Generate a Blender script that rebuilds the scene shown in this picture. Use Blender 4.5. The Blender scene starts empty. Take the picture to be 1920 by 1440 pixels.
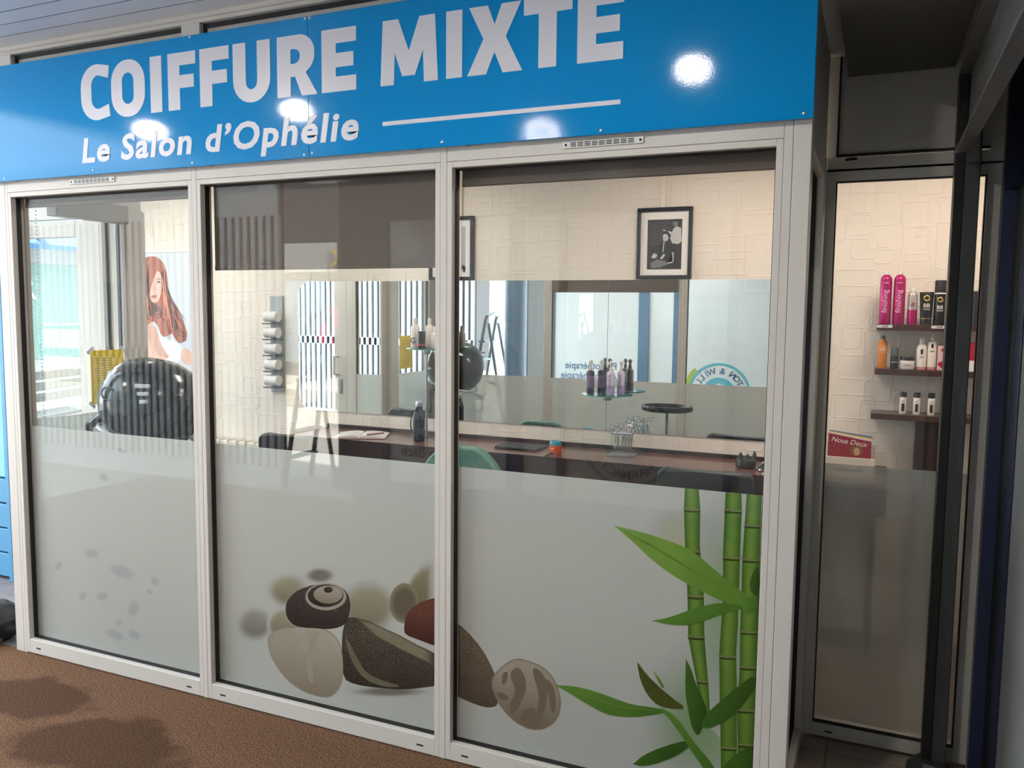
import bpy, bmesh, math, random
from mathutils import Vector, Matrix

random.seed(7)
scene = bpy.context.scene
COL = scene.collection
PI = math.pi

# ---------------------------------------------------------------- camera
F_PX, YAW, PITCH, ROLL = 1550.0, 0.4135, 0.0896, 0.0103
cam_data = bpy.data.cameras.new('camera')
cam_data.sensor_width = 36.0
cam_data.lens = F_PX / 1920.0 * 36.0
cam_data.clip_start = 0.02
cam_data.clip_end = 300
cam = bpy.data.objects.new('camera', cam_data)
COL.objects.link(cam)
fw = Vector((-math.sin(YAW) * math.cos(PITCH), math.cos(YAW) * math.cos(PITCH), -math.sin(PITCH)))
rt = Vector((math.cos(YAW), math.sin(YAW), 0))
up = rt.cross(fw)
r2 = rt * math.cos(ROLL) + up * math.sin(ROLL)
u2 = up * math.cos(ROLL) - rt * math.sin(ROLL)
cam.matrix_world = Matrix(((r2.x, u2.x, -fw.x, 0.1915), (r2.y, u2.y, -fw.y, -2.5471), (r2.z, u2.z, -fw.z, 1.6394), (0, 0, 0, 1)))
scene.camera = cam

# ---------------------------------------------------------------- sky, sun, exposure
world = bpy.data.worlds.new('sky')
scene.world = world
world.use_nodes = True
wn = world.node_tree
for n in list(wn.nodes):
    wn.nodes.remove(n)
w_out = wn.nodes.new('ShaderNodeOutputWorld')
w_bg = wn.nodes.new('ShaderNodeBackground')
w_bg.inputs[0].default_value = (0.80, 0.90, 1.0, 1)
w_bg.inputs[1].default_value = 4.2
wn.links.new(w_bg.outputs[0], w_out.inputs[0])

sun_data = bpy.data.lights.new('sun', 'SUN')
sun_data.energy = 60.0
sun_data.angle = 0.01
sun_data.color = (1.0, 0.95, 0.86)
sun = bpy.data.objects.new('sun', sun_data)
COL.objects.link(sun)
sun.rotation_euler = Vector((-1.0, -0.12, -0.6)).to_track_quat('-Z', 'Y').to_euler()

vs = scene.view_settings
vs.view_transform = 'Standard'
vs.look = 'None'
vs.exposure = 0.5
vs.gamma = 1.0
vs.use_curve_mapping = False
scene.cycles.max_bounces = 10
scene.cycles.transparent_max_bounces = 24
scene.cycles.glossy_bounces = 6
scene.cycles.diffuse_bounces = 4
scene.cycles.transmission_bounces = 8
scene.cycles.sample_clamp_indirect = 6.0
scene.cycles.caustics_reflective = False
scene.cycles.caustics_refractive = False

# ---------------------------------------------------------------- materials
MATS = {}

def new_mat(name):
    m = bpy.data.materials.new(name)
    m.use_nodes = True
    nt = m.node_tree
    for n in list(nt.nodes):
        nt.nodes.remove(n)
    out = nt.nodes.new('ShaderNodeOutputMaterial')
    MATS[name] = m
    return m, nt, out

def N(nt, kind, **kw):
    n = nt.nodes.new(kind)
    for k, v in kw.items():
        if isinstance(k, str) and k.startswith('i_'):
            key = k[2:]
            key = int(key) if key.isdigit() else key.replace('_', ' ')
            n.inputs[key].default_value = v
        else:
            setattr(n, k, v)
    return n

def c4(c):
    return (c[0], c[1], c[2], 1.0)

def lin(r, g, b):
    def f(v):
        v /= 255.0
        return v / 12.92 if v <= 0.04045 else ((v + 0.055) / 1.055) ** 2.4
    return (f(r), f(g), f(b))

def mat(name, col, rough=0.5, metal=0.0, var=0.06, scale=8.0, bump=0.0, bscale=60.0, coat=0.0, spec=0.5, stretch=(1, 1, 1), emit=None):
    """principled material with a faint procedural colour variation and optional fine relief"""
    m, nt, out = new_mat(name)
    p = N(nt, 'ShaderNodeBsdfPrincipled')
    p.inputs['Roughness'].default_value = rough
    p.inputs['Metallic'].default_value = metal
    p.inputs['Specular IOR Level'].default_value = spec
    p.inputs['Coat Weight'].default_value = coat
    tc = N(nt, 'ShaderNodeTexCoord')
    mp = N(nt, 'ShaderNodeMapping')
    mp.inputs['Scale'].default_value = stretch
    nt.links.new(tc.outputs['Object'], mp.inputs[0])
    if var > 0:
        nz = N(nt, 'ShaderNodeTexNoise', i_Scale=scale, i_Detail=5.0)
        nt.links.new(mp.outputs[0], nz.inputs['Vector'])
        mx = N(nt, 'ShaderNodeMix', data_type='RGBA')
        mx.inputs[6].default_value = c4([max(0, c * (1 - var)) for c in col])
        mx.inputs[7].default_value = c4([min(1, c * (1 + var)) for c in col])
        nt.links.new(nz.outputs[0], mx.inputs[0])
        nt.links.new(mx.outputs[2], p.inputs['Base Color'])
    else:
        p.inputs['Base Color'].default_value = c4(col)
    if bump > 0:
        nb = N(nt, 'ShaderNodeTexNoise', i_Scale=bscale, i_Detail=4.0)
        nt.links.new(mp.outputs[0], nb.inputs['Vector'])
        b = N(nt, 'ShaderNodeBump', i_Strength=bump, i_Distance=0.01)
        nt.links.new(nb.outputs[0], b.inputs['Height'])
        nt.links.new(b.outputs[0], p.inputs['Normal'])
    if emit:
        p.inputs['Emission Color'].default_value = c4(emit[0])
        p.inputs['Emission Strength'].default_value = emit[1]
    nt.links.new(p.outputs[0], out.inputs[0])
    return m

def glass_mat(name, tint=(1, 1, 1), base=0.045, rough=0.0):
    """clear pane: see-through with a Fresnel reflection on each face"""
    m, nt, out = new_mat(name)
    lw = N(nt, 'ShaderNodeLayerWeight', i_Blend=0.5)
    pw = N(nt, 'ShaderNodeMath', operation='POWER')
    pw.inputs[1].default_value = 5.0
    nt.links.new(lw.outputs['Facing'], pw.inputs[0])
    ma = N(nt, 'ShaderNodeMath', operation='MULTIPLY_ADD')
    ma.inputs[1].default_value = 1.0 - base
    ma.inputs[2].default_value = base
    nt.links.new(pw.outputs[0], ma.inputs[0])
    tr = N(nt, 'ShaderNodeBsdfTransparent')
    tr.inputs[0].default_value = c4(tint)
    gl = N(nt, 'ShaderNodeBsdfGlossy', i_Roughness=rough)
    mx = N(nt, 'ShaderNodeMixShader')
    nt.links.new(ma.outputs[0], mx.inputs[0])
    nt.links.new(tr.outputs[0], mx.inputs[1])
    nt.links.new(gl.outputs[0], mx.inputs[2])
    nt.links.new(mx.outputs[0], out.inputs[0])
    return m

FILM_COL = lin(240, 241, 238)

def film_mat(name, col, refr=0.16, transl=0.34, var=0.03, scale=5.0, soft=False, dens=1.0, speck=0.0, grad=None, edge=None):
    """frosted window film / translucent print: part diffuse, part translucent, part blurred see-through"""
    m, nt, out = new_mat(name)
    tc = N(nt, 'ShaderNodeTexCoord')
    nz = N(nt, 'ShaderNodeTexNoise', i_Scale=scale, i_Detail=9.0, i_Roughness=0.7)
    nt.links.new(tc.outputs['Object'], nz.inputs['Vector'])
    mx = N(nt, 'ShaderNodeMix', data_type='RGBA')
    mx.inputs[6].default_value = c4([max(0, c * (1 - 2 * var)) for c in col])
    mx.inputs[7].default_value = c4([min(1, c * (1 + var)) for c in col])
    nt.links.new(nz.outputs[0], mx.inputs[0])
    csock = mx.outputs[2]
    if speck > 0:
        n2 = N(nt, 'ShaderNodeTexNoise', i_Scale=170.0, i_Detail=3.0)
        nt.links.new(tc.outputs['Object'], n2.inputs['Vector'])
        rp = N(nt, 'ShaderNodeMapRange')
        rp.inputs[1].default_value = 0.52
        rp.inputs[2].default_value = 0.75
        rp.inputs[4].default_value = speck
        nt.links.new(n2.outputs[0], rp.inputs[0])
        m2 = N(nt, 'ShaderNodeMix', data_type='RGBA')
        m2.inputs[7].default_value = (0.70, 0.66, 0.58, 1)
        nt.links.new(rp.outputs[0], m2.inputs[0])
        nt.links.new(csock, m2.inputs[6])
        csock = m2.outputs[2]
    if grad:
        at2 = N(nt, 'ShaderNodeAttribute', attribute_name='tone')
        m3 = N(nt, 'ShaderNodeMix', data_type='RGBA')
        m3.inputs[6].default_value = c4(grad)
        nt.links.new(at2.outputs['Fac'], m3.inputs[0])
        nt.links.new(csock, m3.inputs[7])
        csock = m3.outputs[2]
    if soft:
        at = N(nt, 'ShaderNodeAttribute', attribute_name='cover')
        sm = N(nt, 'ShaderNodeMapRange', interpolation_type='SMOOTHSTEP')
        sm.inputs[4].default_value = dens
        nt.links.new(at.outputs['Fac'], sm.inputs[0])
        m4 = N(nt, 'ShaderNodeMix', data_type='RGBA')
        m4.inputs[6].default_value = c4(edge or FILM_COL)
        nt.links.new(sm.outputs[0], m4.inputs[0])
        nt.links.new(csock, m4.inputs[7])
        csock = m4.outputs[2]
    df = N(nt, 'ShaderNodeBsdfDiffuse')
    tl = N(nt, 'ShaderNodeBsdfTranslucent')
    nt.links.new(csock, df.inputs[0])
    nt.links.new(csock, tl.inputs[0])
    a = N(nt, 'ShaderNodeMixShader')
    a.inputs[0].default_value = transl
    nt.links.new(df.outputs[0], a.inputs[1])
    nt.links.new(tl.outputs[0], a.inputs[2])
    last = a.outputs[0]
    if refr > 0:
        rf = N(nt, 'ShaderNodeBsdfRefraction', i_Roughness=0.36, i_IOR=1.02)
        nt.links.new(csock, rf.inputs[0])
        b = N(nt, 'ShaderNodeMixShader')
        b.inputs[0].default_value = refr
        nt.links.new(last, b.inputs[1])
        nt.links.new(rf.outputs[0], b.inputs[2])
        last = b.outputs[0]
    nt.links.new(last, out.inputs[0])
    return m

def emit_mat(name, col, strength):
    m, nt, out = new_mat(name)
    e = N(nt, 'ShaderNodeEmission', i_Strength=strength)
    e.inputs[0].default_value = c4(col)
    nt.links.new(e.outputs[0], out.inputs[0])
    return m

mat('frame', lin(216, 211, 204), 0.38, var=0.03, scale=3, spec=0.4)
mat('frame_seam', lin(90, 86, 82), 0.8, var=0)
mat('frame_grey', lin(206, 202, 192), 0.45, var=0.05, scale=3)
mat('gasket', (0.006, 0.006, 0.007), 0.6, var=0)
mat('dark_slot', (0.004, 0.004, 0.004), 0.8, var=0)
mat('infill', lin(205, 200, 195), 0.4, var=0.04)
glass_mat('glass', (0.975, 0.985, 0.98), 0.036)
glass_mat('glass_dark', (0.35, 0.42, 0.5), 0.06)
mat('sign_blue', lin(0, 144, 214), 0.07, var=0.02, spec=0.3, bump=0.02, bscale=260)
mat('sign_white', lin(226, 226, 236), 0.3, var=0.0)
mat('screw', (0.55, 0.56, 0.58), 0.3, 0.9, var=0.1)
mat('plastic_white', lin(225, 224, 220), 0.35, var=0.02)
mat('plank', lin(222, 226, 234), 0.32, var=0.05, scale=4, spec=0.5)
mat('plank_gap', (0.02, 0.02, 0.025), 0.9, var=0)
mat('blind', lin(112, 98, 88), 0.85, var=0.06, scale=60, bump=0.15, bscale=500)
mat('blind_bar', lin(150, 138, 124), 0.5)
mat('wallpaper', lin(240, 231, 219), 0.6, var=0.02, bump=0.05, bscale=300)
mat('shop_ceiling', lin(235, 232, 226), 0.8, var=0.02)
mat('shop_floor', lin(120, 104, 92), 0.4, var=0.15, scale=6)
mat('tile', lin(160, 146, 132), 0.45, var=0.18, scale=9, bump=0.06)
mat('grout', lin(52, 44, 38), 0.9, var=0.1)
mat('wood_dark', lin(70, 44, 38), 0.32, var=0.25, scale=14, stretch=(1, 1, 9), coat=0.2)
mat('wood_counter', lin(104, 66, 54), 0.28, var=0.25, scale=10, stretch=(1, 12, 12), coat=0.3)
mat('wood_edge', lin(52, 33, 30), 0.35, var=0.2, scale=10)
mat('black_frame', (0.012, 0.013, 0.016), 0.35, var=0.1)
mat('paper', lin(240, 238, 234), 0.7, var=0.01)
mat('paper_grey', lin(214, 214, 220), 0.6, var=0.02)
mat('ink', (0.015, 0.015, 0.018), 0.7, var=0)
mat('ink_soft', lin(110, 110, 114), 0.7, var=0)
mat('photo_dark', lin(44, 44, 46), 0.5, var=0.5, scale=50)
mat('photo_brick', lin(70, 70, 72), 0.5, var=0.35, scale=60)
mat('photo_light', lin(196, 196, 196), 0.5, var=0.1)
mat('photo_mid', lin(120, 120, 124), 0.5, var=0.2)
mat('photo_sky', lin(176, 178, 196), 0.5, var=0.05)
m, nt, out = new_mat('mirror')
g = N(nt, 'ShaderNodeBsdfGlossy', i_Roughness=0.0)
g.inputs[0].default_value = (0.90, 0.94, 0.93, 1)
nt.links.new(g.outputs[0], out.inputs[0])
mat('mirror_edge', lin(150, 175, 168), 0.2)
mat('chrome', (0.75, 0.76, 0.78), 0.12, 1.0, var=0.03)
mat('steel', lin(168, 168, 172), 0.3, 0.9)
mat('black_plastic', (0.010, 0.010, 0.012), 0.16, var=0.1, spec=0.6)
mat('black_matte', (0.018, 0.018, 0.02), 0.6, var=0.15)
mat('black_vinyl', (0.012, 0.0125, 0.014), 0.33, var=0.15, bump=0.1, bscale=220)
mat('green_vinyl', lin(84, 136, 120), 0.35, var=0.08, bump=0.1, bscale=220)
mat('grey_hood', lin(196, 202, 208), 0.2)
mat('radiator', lin(232, 226, 212), 0.4)
mat('rack_grey', lin(176, 184, 184), 0.4)
mat('teal', lin(30, 140, 160), 0.2, spec=0.6)
mat('orange', lin(214, 92, 26), 0.2, spec=0.6)
mat('red_pen', lin(130, 20, 30), 0.3)
glass_mat('acrylic', (0.93, 0.96, 0.96), 0.08)
glass_mat('shelf_glass', (0.72, 0.93, 0.86), 0.08)
mat('shelf_glass_edge', lin(90, 170, 150), 0.15)
mat('magenta', lin(186, 28, 112), 0.22, 0.35, var=0.05)
mat('magenta_text', lin(245, 190, 225), 0.4, var=0)
mat('silver', lin(198, 190, 190), 0.3, 0.5)
mat('black_gloss', (0.015, 0.014, 0.014), 0.25)
mat('gold', lin(198, 170, 96), 0.3, 0.6)
mat('amber', lin(206, 130, 52), 0.2)
mat('amber_label', lin(224, 138, 66), 0.4)
mat('charcoal', lin(48, 50, 56), 0.3)
mat('slate_cap', lin(86, 92, 102), 0.35)
mat('jar_white', lin(228, 220, 210), 0.35)
mat('cream_bottle', lin(235, 226, 218), 0.3)
mat('pink_base', lin(214, 150, 150), 0.35)
mat('pink_box', lin(232, 190, 196), 0.4)
mat('crimson', lin(176, 30, 54), 0.4)
mat('purple', lin(58, 42, 78), 0.2)
mat('purple_label', lin(110, 86, 132), 0.35)
mat('lilac', lin(214, 208, 226), 0.25)
mat('lilac_deep', lin(164, 152, 196), 0.3)
mat('lilac_text', lin(120, 96, 170), 0.4)
mat('mag_red', lin(150, 26, 44), 0.35)
mat('mag_yellow', lin(226, 190, 70), 0.35)
mat('mag_blue', lin(70, 110, 160), 0.35)
mat('mag_skin', lin(206, 150, 120), 0.4)
mat('mag_hair', lin(128, 90, 54), 0.4)
mat('holder', lin(216, 206, 192), 0.35)
mat('note_yellow', lin(255, 220, 44), 0.55, var=0.04)
mat('tape', lin(222, 226, 224), 0.4)
mat('lime', lin(190, 196, 60), 0.5)
mat('flask', lin(44, 50, 62), 0.22, 0.3)
mat('galvanised', lin(128, 130, 130), 0.42, 0.7, var=0.35, scale=20, bump=0.3, bscale=40)
mat('steel_worn', lin(74, 78, 76), 0.5, 0.4, var=0.5, scale=16, stretch=(1, 1, 0.15), bump=0.2, bscale=30)
mat('black_steel', (0.006, 0.006, 0.006), 0.5, var=0.2)
mat('navy', lin(40, 48, 78), 0.35, var=0.08)
mat('navy_dark', lin(24, 36, 62), 0.35, var=0.1)
mat('soffit', lin(92, 92, 88), 0.7, var=0.12, scale=5)
mat('panel_grey', lin(196, 193, 186), 0.5, var=0.05)
mat('shop_blue', lin(76, 112, 142), 0.35, var=0.05)
mat('pharm_glass', lin(224, 230, 234), 0.12, var=0.03, spec=0.6)
mat('pharm_teal', lin(90, 180, 200), 0.4, var=0)
mat('pharm_ink', lin(70, 110, 150), 0.4, var=0)
mat('pharm_green', lin(170, 190, 60), 0.4, var=0)
mat('plaster_dark', lin(120, 122, 124), 0.8, var=0.12)
mat('plaster', lin(206, 202, 194), 0.8, var=0.08)
mat('clad', lin(220, 226, 230), 0.35, var=0.05)
mat('clad_dark', (0.015, 0.017, 0.02), 0.8, var=0.1)
mat('column_blue', lin(96, 112, 128), 0.5, var=0.1)
mat('bright_stone', lin(222, 216, 204), 0.8, var=0.12, scale=12)
mat('paving', lin(186, 182, 176), 0.85, var=0.1, scale=1.2, bump=0.1)
mat('kerb', lin(216, 208, 190), 0.85, var=0.1)
mat('deck', lin(120, 118, 122), 0.75, var=0.25, scale=6, stretch=(8, 1, 1))
mat('drain', (0.05, 0.05, 0.06), 0.5, 0.4)
mat('light_blue', lin(130, 196, 226), 0.45, var=0.08)
mat('mid_blue', lin(84, 150, 190), 0.45, var=0.1)
mat('bag_black', (0.010, 0.010, 0.012), 0.7, var=0.3, bump=0.5, bscale=30)
mat('build_white', lin(190, 192, 190), 0.8, var=0.06)
mat('build_green', lin(136, 172, 166), 0.6, var=0.08)
mat('build_blue', lin(48, 108, 170), 0.6, var=0.08)
mat('build_dark', lin(58, 60, 66), 0.6, var=0.15)
mat('build_brown', lin(112, 92, 82), 0.7, var=0.15)
mat('build_glass', lin(120, 160, 180), 0.1, var=0.1)
mat('bench_grey', lin(120, 118, 116), 0.6, var=0.15)
mat('graffiti', lin(230, 60, 130), 0.6, var=0.1)
mat('ladder', lin(112, 130, 140), 0.4, 0.3)
mat('skin', lin(198, 150, 126), 0.5)
mat('shirt', lin(110, 170, 206), 0.8, var=0.4, scale=30)
mat('trousers', lin(60, 66, 84), 0.8)
mat('hair', lin(44, 34, 28), 0.7)
mat('poster_bg', lin(206, 210, 218), 0.4, var=0.03)
mat('poskin', lin(226, 180, 160), 0.45, var=0.06)
mat('poarm', lin(212, 160, 138), 0.45, var=0.06)
mat('podress', lin(232, 236, 242), 0.45, var=0.03)
mat('pohair', lin(168, 84, 54), 0.45, var=0.35, scale=26, stretch=(6, 1, 1))
mat('pocurl', lin(112, 58, 44), 0.45, var=0.5, scale=24)
mat('pocopper', lin(214, 122, 84), 0.45, var=0.2)
mat('podark', lin(74, 38, 30), 0.45, var=0.2)
mat('poeye', lin(60, 56, 56), 0.45, var=0)
mat('polip', lin(190, 86, 84), 0.45, var=0)
mat('poster_blue', lin(60, 120, 180), 0.4, var=0)
mat('poster_navy', lin(36, 48, 72), 0.4, var=0)

# carpet: brown pile with two darker damp patches of their own shape
m, nt, out = new_mat('carpet')
p = N(nt, 'ShaderNodeBsdfPrincipled')
p.inputs['Roughness'].default_value = 0.95
p.inputs['Specular IOR Level'].default_value = 0.1
tc = N(nt, 'ShaderNodeTexCoord')
n1 = N(nt, 'ShaderNodeTexNoise', i_Scale=120.0, i_Detail=4.0)
n2 = N(nt, 'ShaderNodeTexNoise', i_Scale=3.2, i_Detail=9.0, i_Roughness=0.65)
n3 = N(nt, 'ShaderNodeTexNoise', i_Scale=420.0, i_Detail=2.0)
for q in (n1, n2, n3):
    nt.links.new(tc.outputs['Object'], q.inputs['Vector'])
r1 = N(nt, 'ShaderNodeMapRange'); r1.inputs[1].default_value = 0.3; r1.inputs[2].default_value = 0.7
nt.links.new(n1.outputs[0], r1.inputs[0])
mx = N(nt, 'ShaderNodeMix', data_type='RGBA')
mx.inputs[6].default_value = c4(lin(88, 63, 47)); mx.inputs[7].default_value = c4(lin(142, 110, 86))
nt.links.new(r1.outputs[0], mx.inputs[0])
# stain distance fields
sep = N(nt, 'ShaderNodeSeparateXYZ')
nt.links.new(tc.outputs['Object'], sep.inputs[0])
def stain(cx, cy, rx, ry):
    a = N(nt, 'ShaderNodeVectorMath', operation='SUBTRACT'); a.inputs[1].default_value = (cx, cy, 0)
    nt.links.new(tc.outputs['Object'], a.inputs[0])
    b = N(nt, 'ShaderNodeVectorMath', operation='MULTIPLY'); b.inputs[1].default_value = (1 / rx, 1 / ry, 0)
    nt.links.new(a.outputs[0], b.inputs[0])
    l = N(nt, 'ShaderNodeVectorMath', operation='LENGTH')
    nt.links.new(b.outputs[0], l.inputs[0])
    w = N(nt, 'ShaderNodeMath', operation='MULTIPLY_ADD'); w.inputs[1].default_value = 2.0; w.inputs[2].default_value = -1.0
    nt.links.new(n2.outputs[0], w.inputs[0])
    s = N(nt, 'ShaderNodeMath', operation='ADD')
    nt.links.new(l.outputs['Value'], s.inputs[0]); nt.links.new(w.outputs[0], s.inputs[1])
    k = N(nt, 'ShaderNodeMapRange', interpolation_type='SMOOTHSTEP')
    k.inputs[1].default_value = 1.1; k.inputs[2].default_value = 0.75; k.inputs[3].default_value = 0.0; k.inputs[4].default_value = 1.0
    nt.links.new(s.outputs[0], k.inputs[0])
    return k
k1 = stain(-2.42, -0.46, 0.42, 0.20); k2 = stain(-2.95, -0.30, 0.34, 0.16)
mxm = N(nt, 'ShaderNodeMath', operation='MAXIMUM')
nt.links.new(k1.outputs[0], mxm.inputs[0]); nt.links.new(k2.outputs[0], mxm.inputs[1])
mul = N(nt, 'ShaderNodeMath', operation='MULTIPLY'); mul.inputs[1].default_value = 0.62
nt.links.new(mxm.outputs[0], mul.inputs[0])
m2 = N(nt, 'ShaderNodeMix', data_type='RGBA'); m2.inputs[7].default_value = c4(lin(58, 38, 28))
nt.links.new(mul.outputs[0], m2.inputs[0]); nt.links.new(mx.outputs[2], m2.inputs[6])
nt.links.new(m2.outputs[2], p.inputs['Base Color'])
b = N(nt, 'ShaderNodeBump', i_Strength=0.9, i_Distance=0.012)
nt.links.new(n1.outputs[0], b.inputs['Height'])
nt.links.new(b.outputs[0], p.inputs['Normal'])
nt.links.new(p.outputs[0], out.inputs[0])

# frosted film and the prints on it
film_mat('film', FILM_COL, var=0.0)
film_mat('film_clear', FILM_COL, var=0.0, refr=0.55)
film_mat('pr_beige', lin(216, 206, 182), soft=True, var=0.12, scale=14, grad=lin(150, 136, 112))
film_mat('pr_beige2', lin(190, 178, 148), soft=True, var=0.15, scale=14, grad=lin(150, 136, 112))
film_mat('pr_greige', lin(150, 142, 128), soft=True, var=0.1, dens=0.85)
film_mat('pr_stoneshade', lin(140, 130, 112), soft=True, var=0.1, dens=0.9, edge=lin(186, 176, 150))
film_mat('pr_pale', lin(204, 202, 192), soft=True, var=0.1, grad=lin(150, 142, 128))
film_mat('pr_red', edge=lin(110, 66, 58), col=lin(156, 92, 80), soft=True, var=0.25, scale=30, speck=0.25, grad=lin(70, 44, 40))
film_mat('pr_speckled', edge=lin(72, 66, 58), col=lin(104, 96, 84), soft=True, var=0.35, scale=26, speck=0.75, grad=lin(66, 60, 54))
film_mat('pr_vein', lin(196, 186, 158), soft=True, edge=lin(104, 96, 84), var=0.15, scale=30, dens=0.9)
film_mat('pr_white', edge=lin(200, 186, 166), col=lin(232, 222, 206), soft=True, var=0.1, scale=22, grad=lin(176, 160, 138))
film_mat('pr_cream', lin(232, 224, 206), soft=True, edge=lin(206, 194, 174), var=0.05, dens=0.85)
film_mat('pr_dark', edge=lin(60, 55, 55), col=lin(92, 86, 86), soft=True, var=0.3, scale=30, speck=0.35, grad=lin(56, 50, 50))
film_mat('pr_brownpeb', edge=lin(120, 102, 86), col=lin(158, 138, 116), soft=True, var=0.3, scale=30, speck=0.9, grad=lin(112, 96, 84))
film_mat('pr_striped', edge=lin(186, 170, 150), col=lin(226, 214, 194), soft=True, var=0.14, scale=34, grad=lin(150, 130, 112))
film_mat('pr_brown', lin(146, 124, 104), soft=True, edge=lin(186, 170, 150), var=0.15, dens=0.8)
film_mat('pr_yellowhaze', lin(236, 232, 190), soft=True, var=0.02, dens=0.6)
film_mat('pr_greenhaze', lin(120, 190, 70), soft=True, var=0.05, dens=0.6)
film_mat('pr_greenhaze2', lin(160, 205, 140), soft=True, var=0.05, dens=0.55)
film_mat('pr_smudge', lin(196, 200, 210), soft=True, var=0.05, dens=0.42)
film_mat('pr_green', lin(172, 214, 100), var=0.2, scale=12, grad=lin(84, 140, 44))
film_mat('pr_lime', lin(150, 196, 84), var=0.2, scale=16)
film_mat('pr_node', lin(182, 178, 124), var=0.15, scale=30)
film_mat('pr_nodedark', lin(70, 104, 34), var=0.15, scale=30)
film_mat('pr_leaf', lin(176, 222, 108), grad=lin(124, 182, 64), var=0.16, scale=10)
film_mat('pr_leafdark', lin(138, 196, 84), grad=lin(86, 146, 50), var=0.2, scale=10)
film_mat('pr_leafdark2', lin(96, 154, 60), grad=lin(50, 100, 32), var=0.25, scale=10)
film_mat('pr_olive', lin(112, 124, 56), var=0.2, scale=10)
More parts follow.
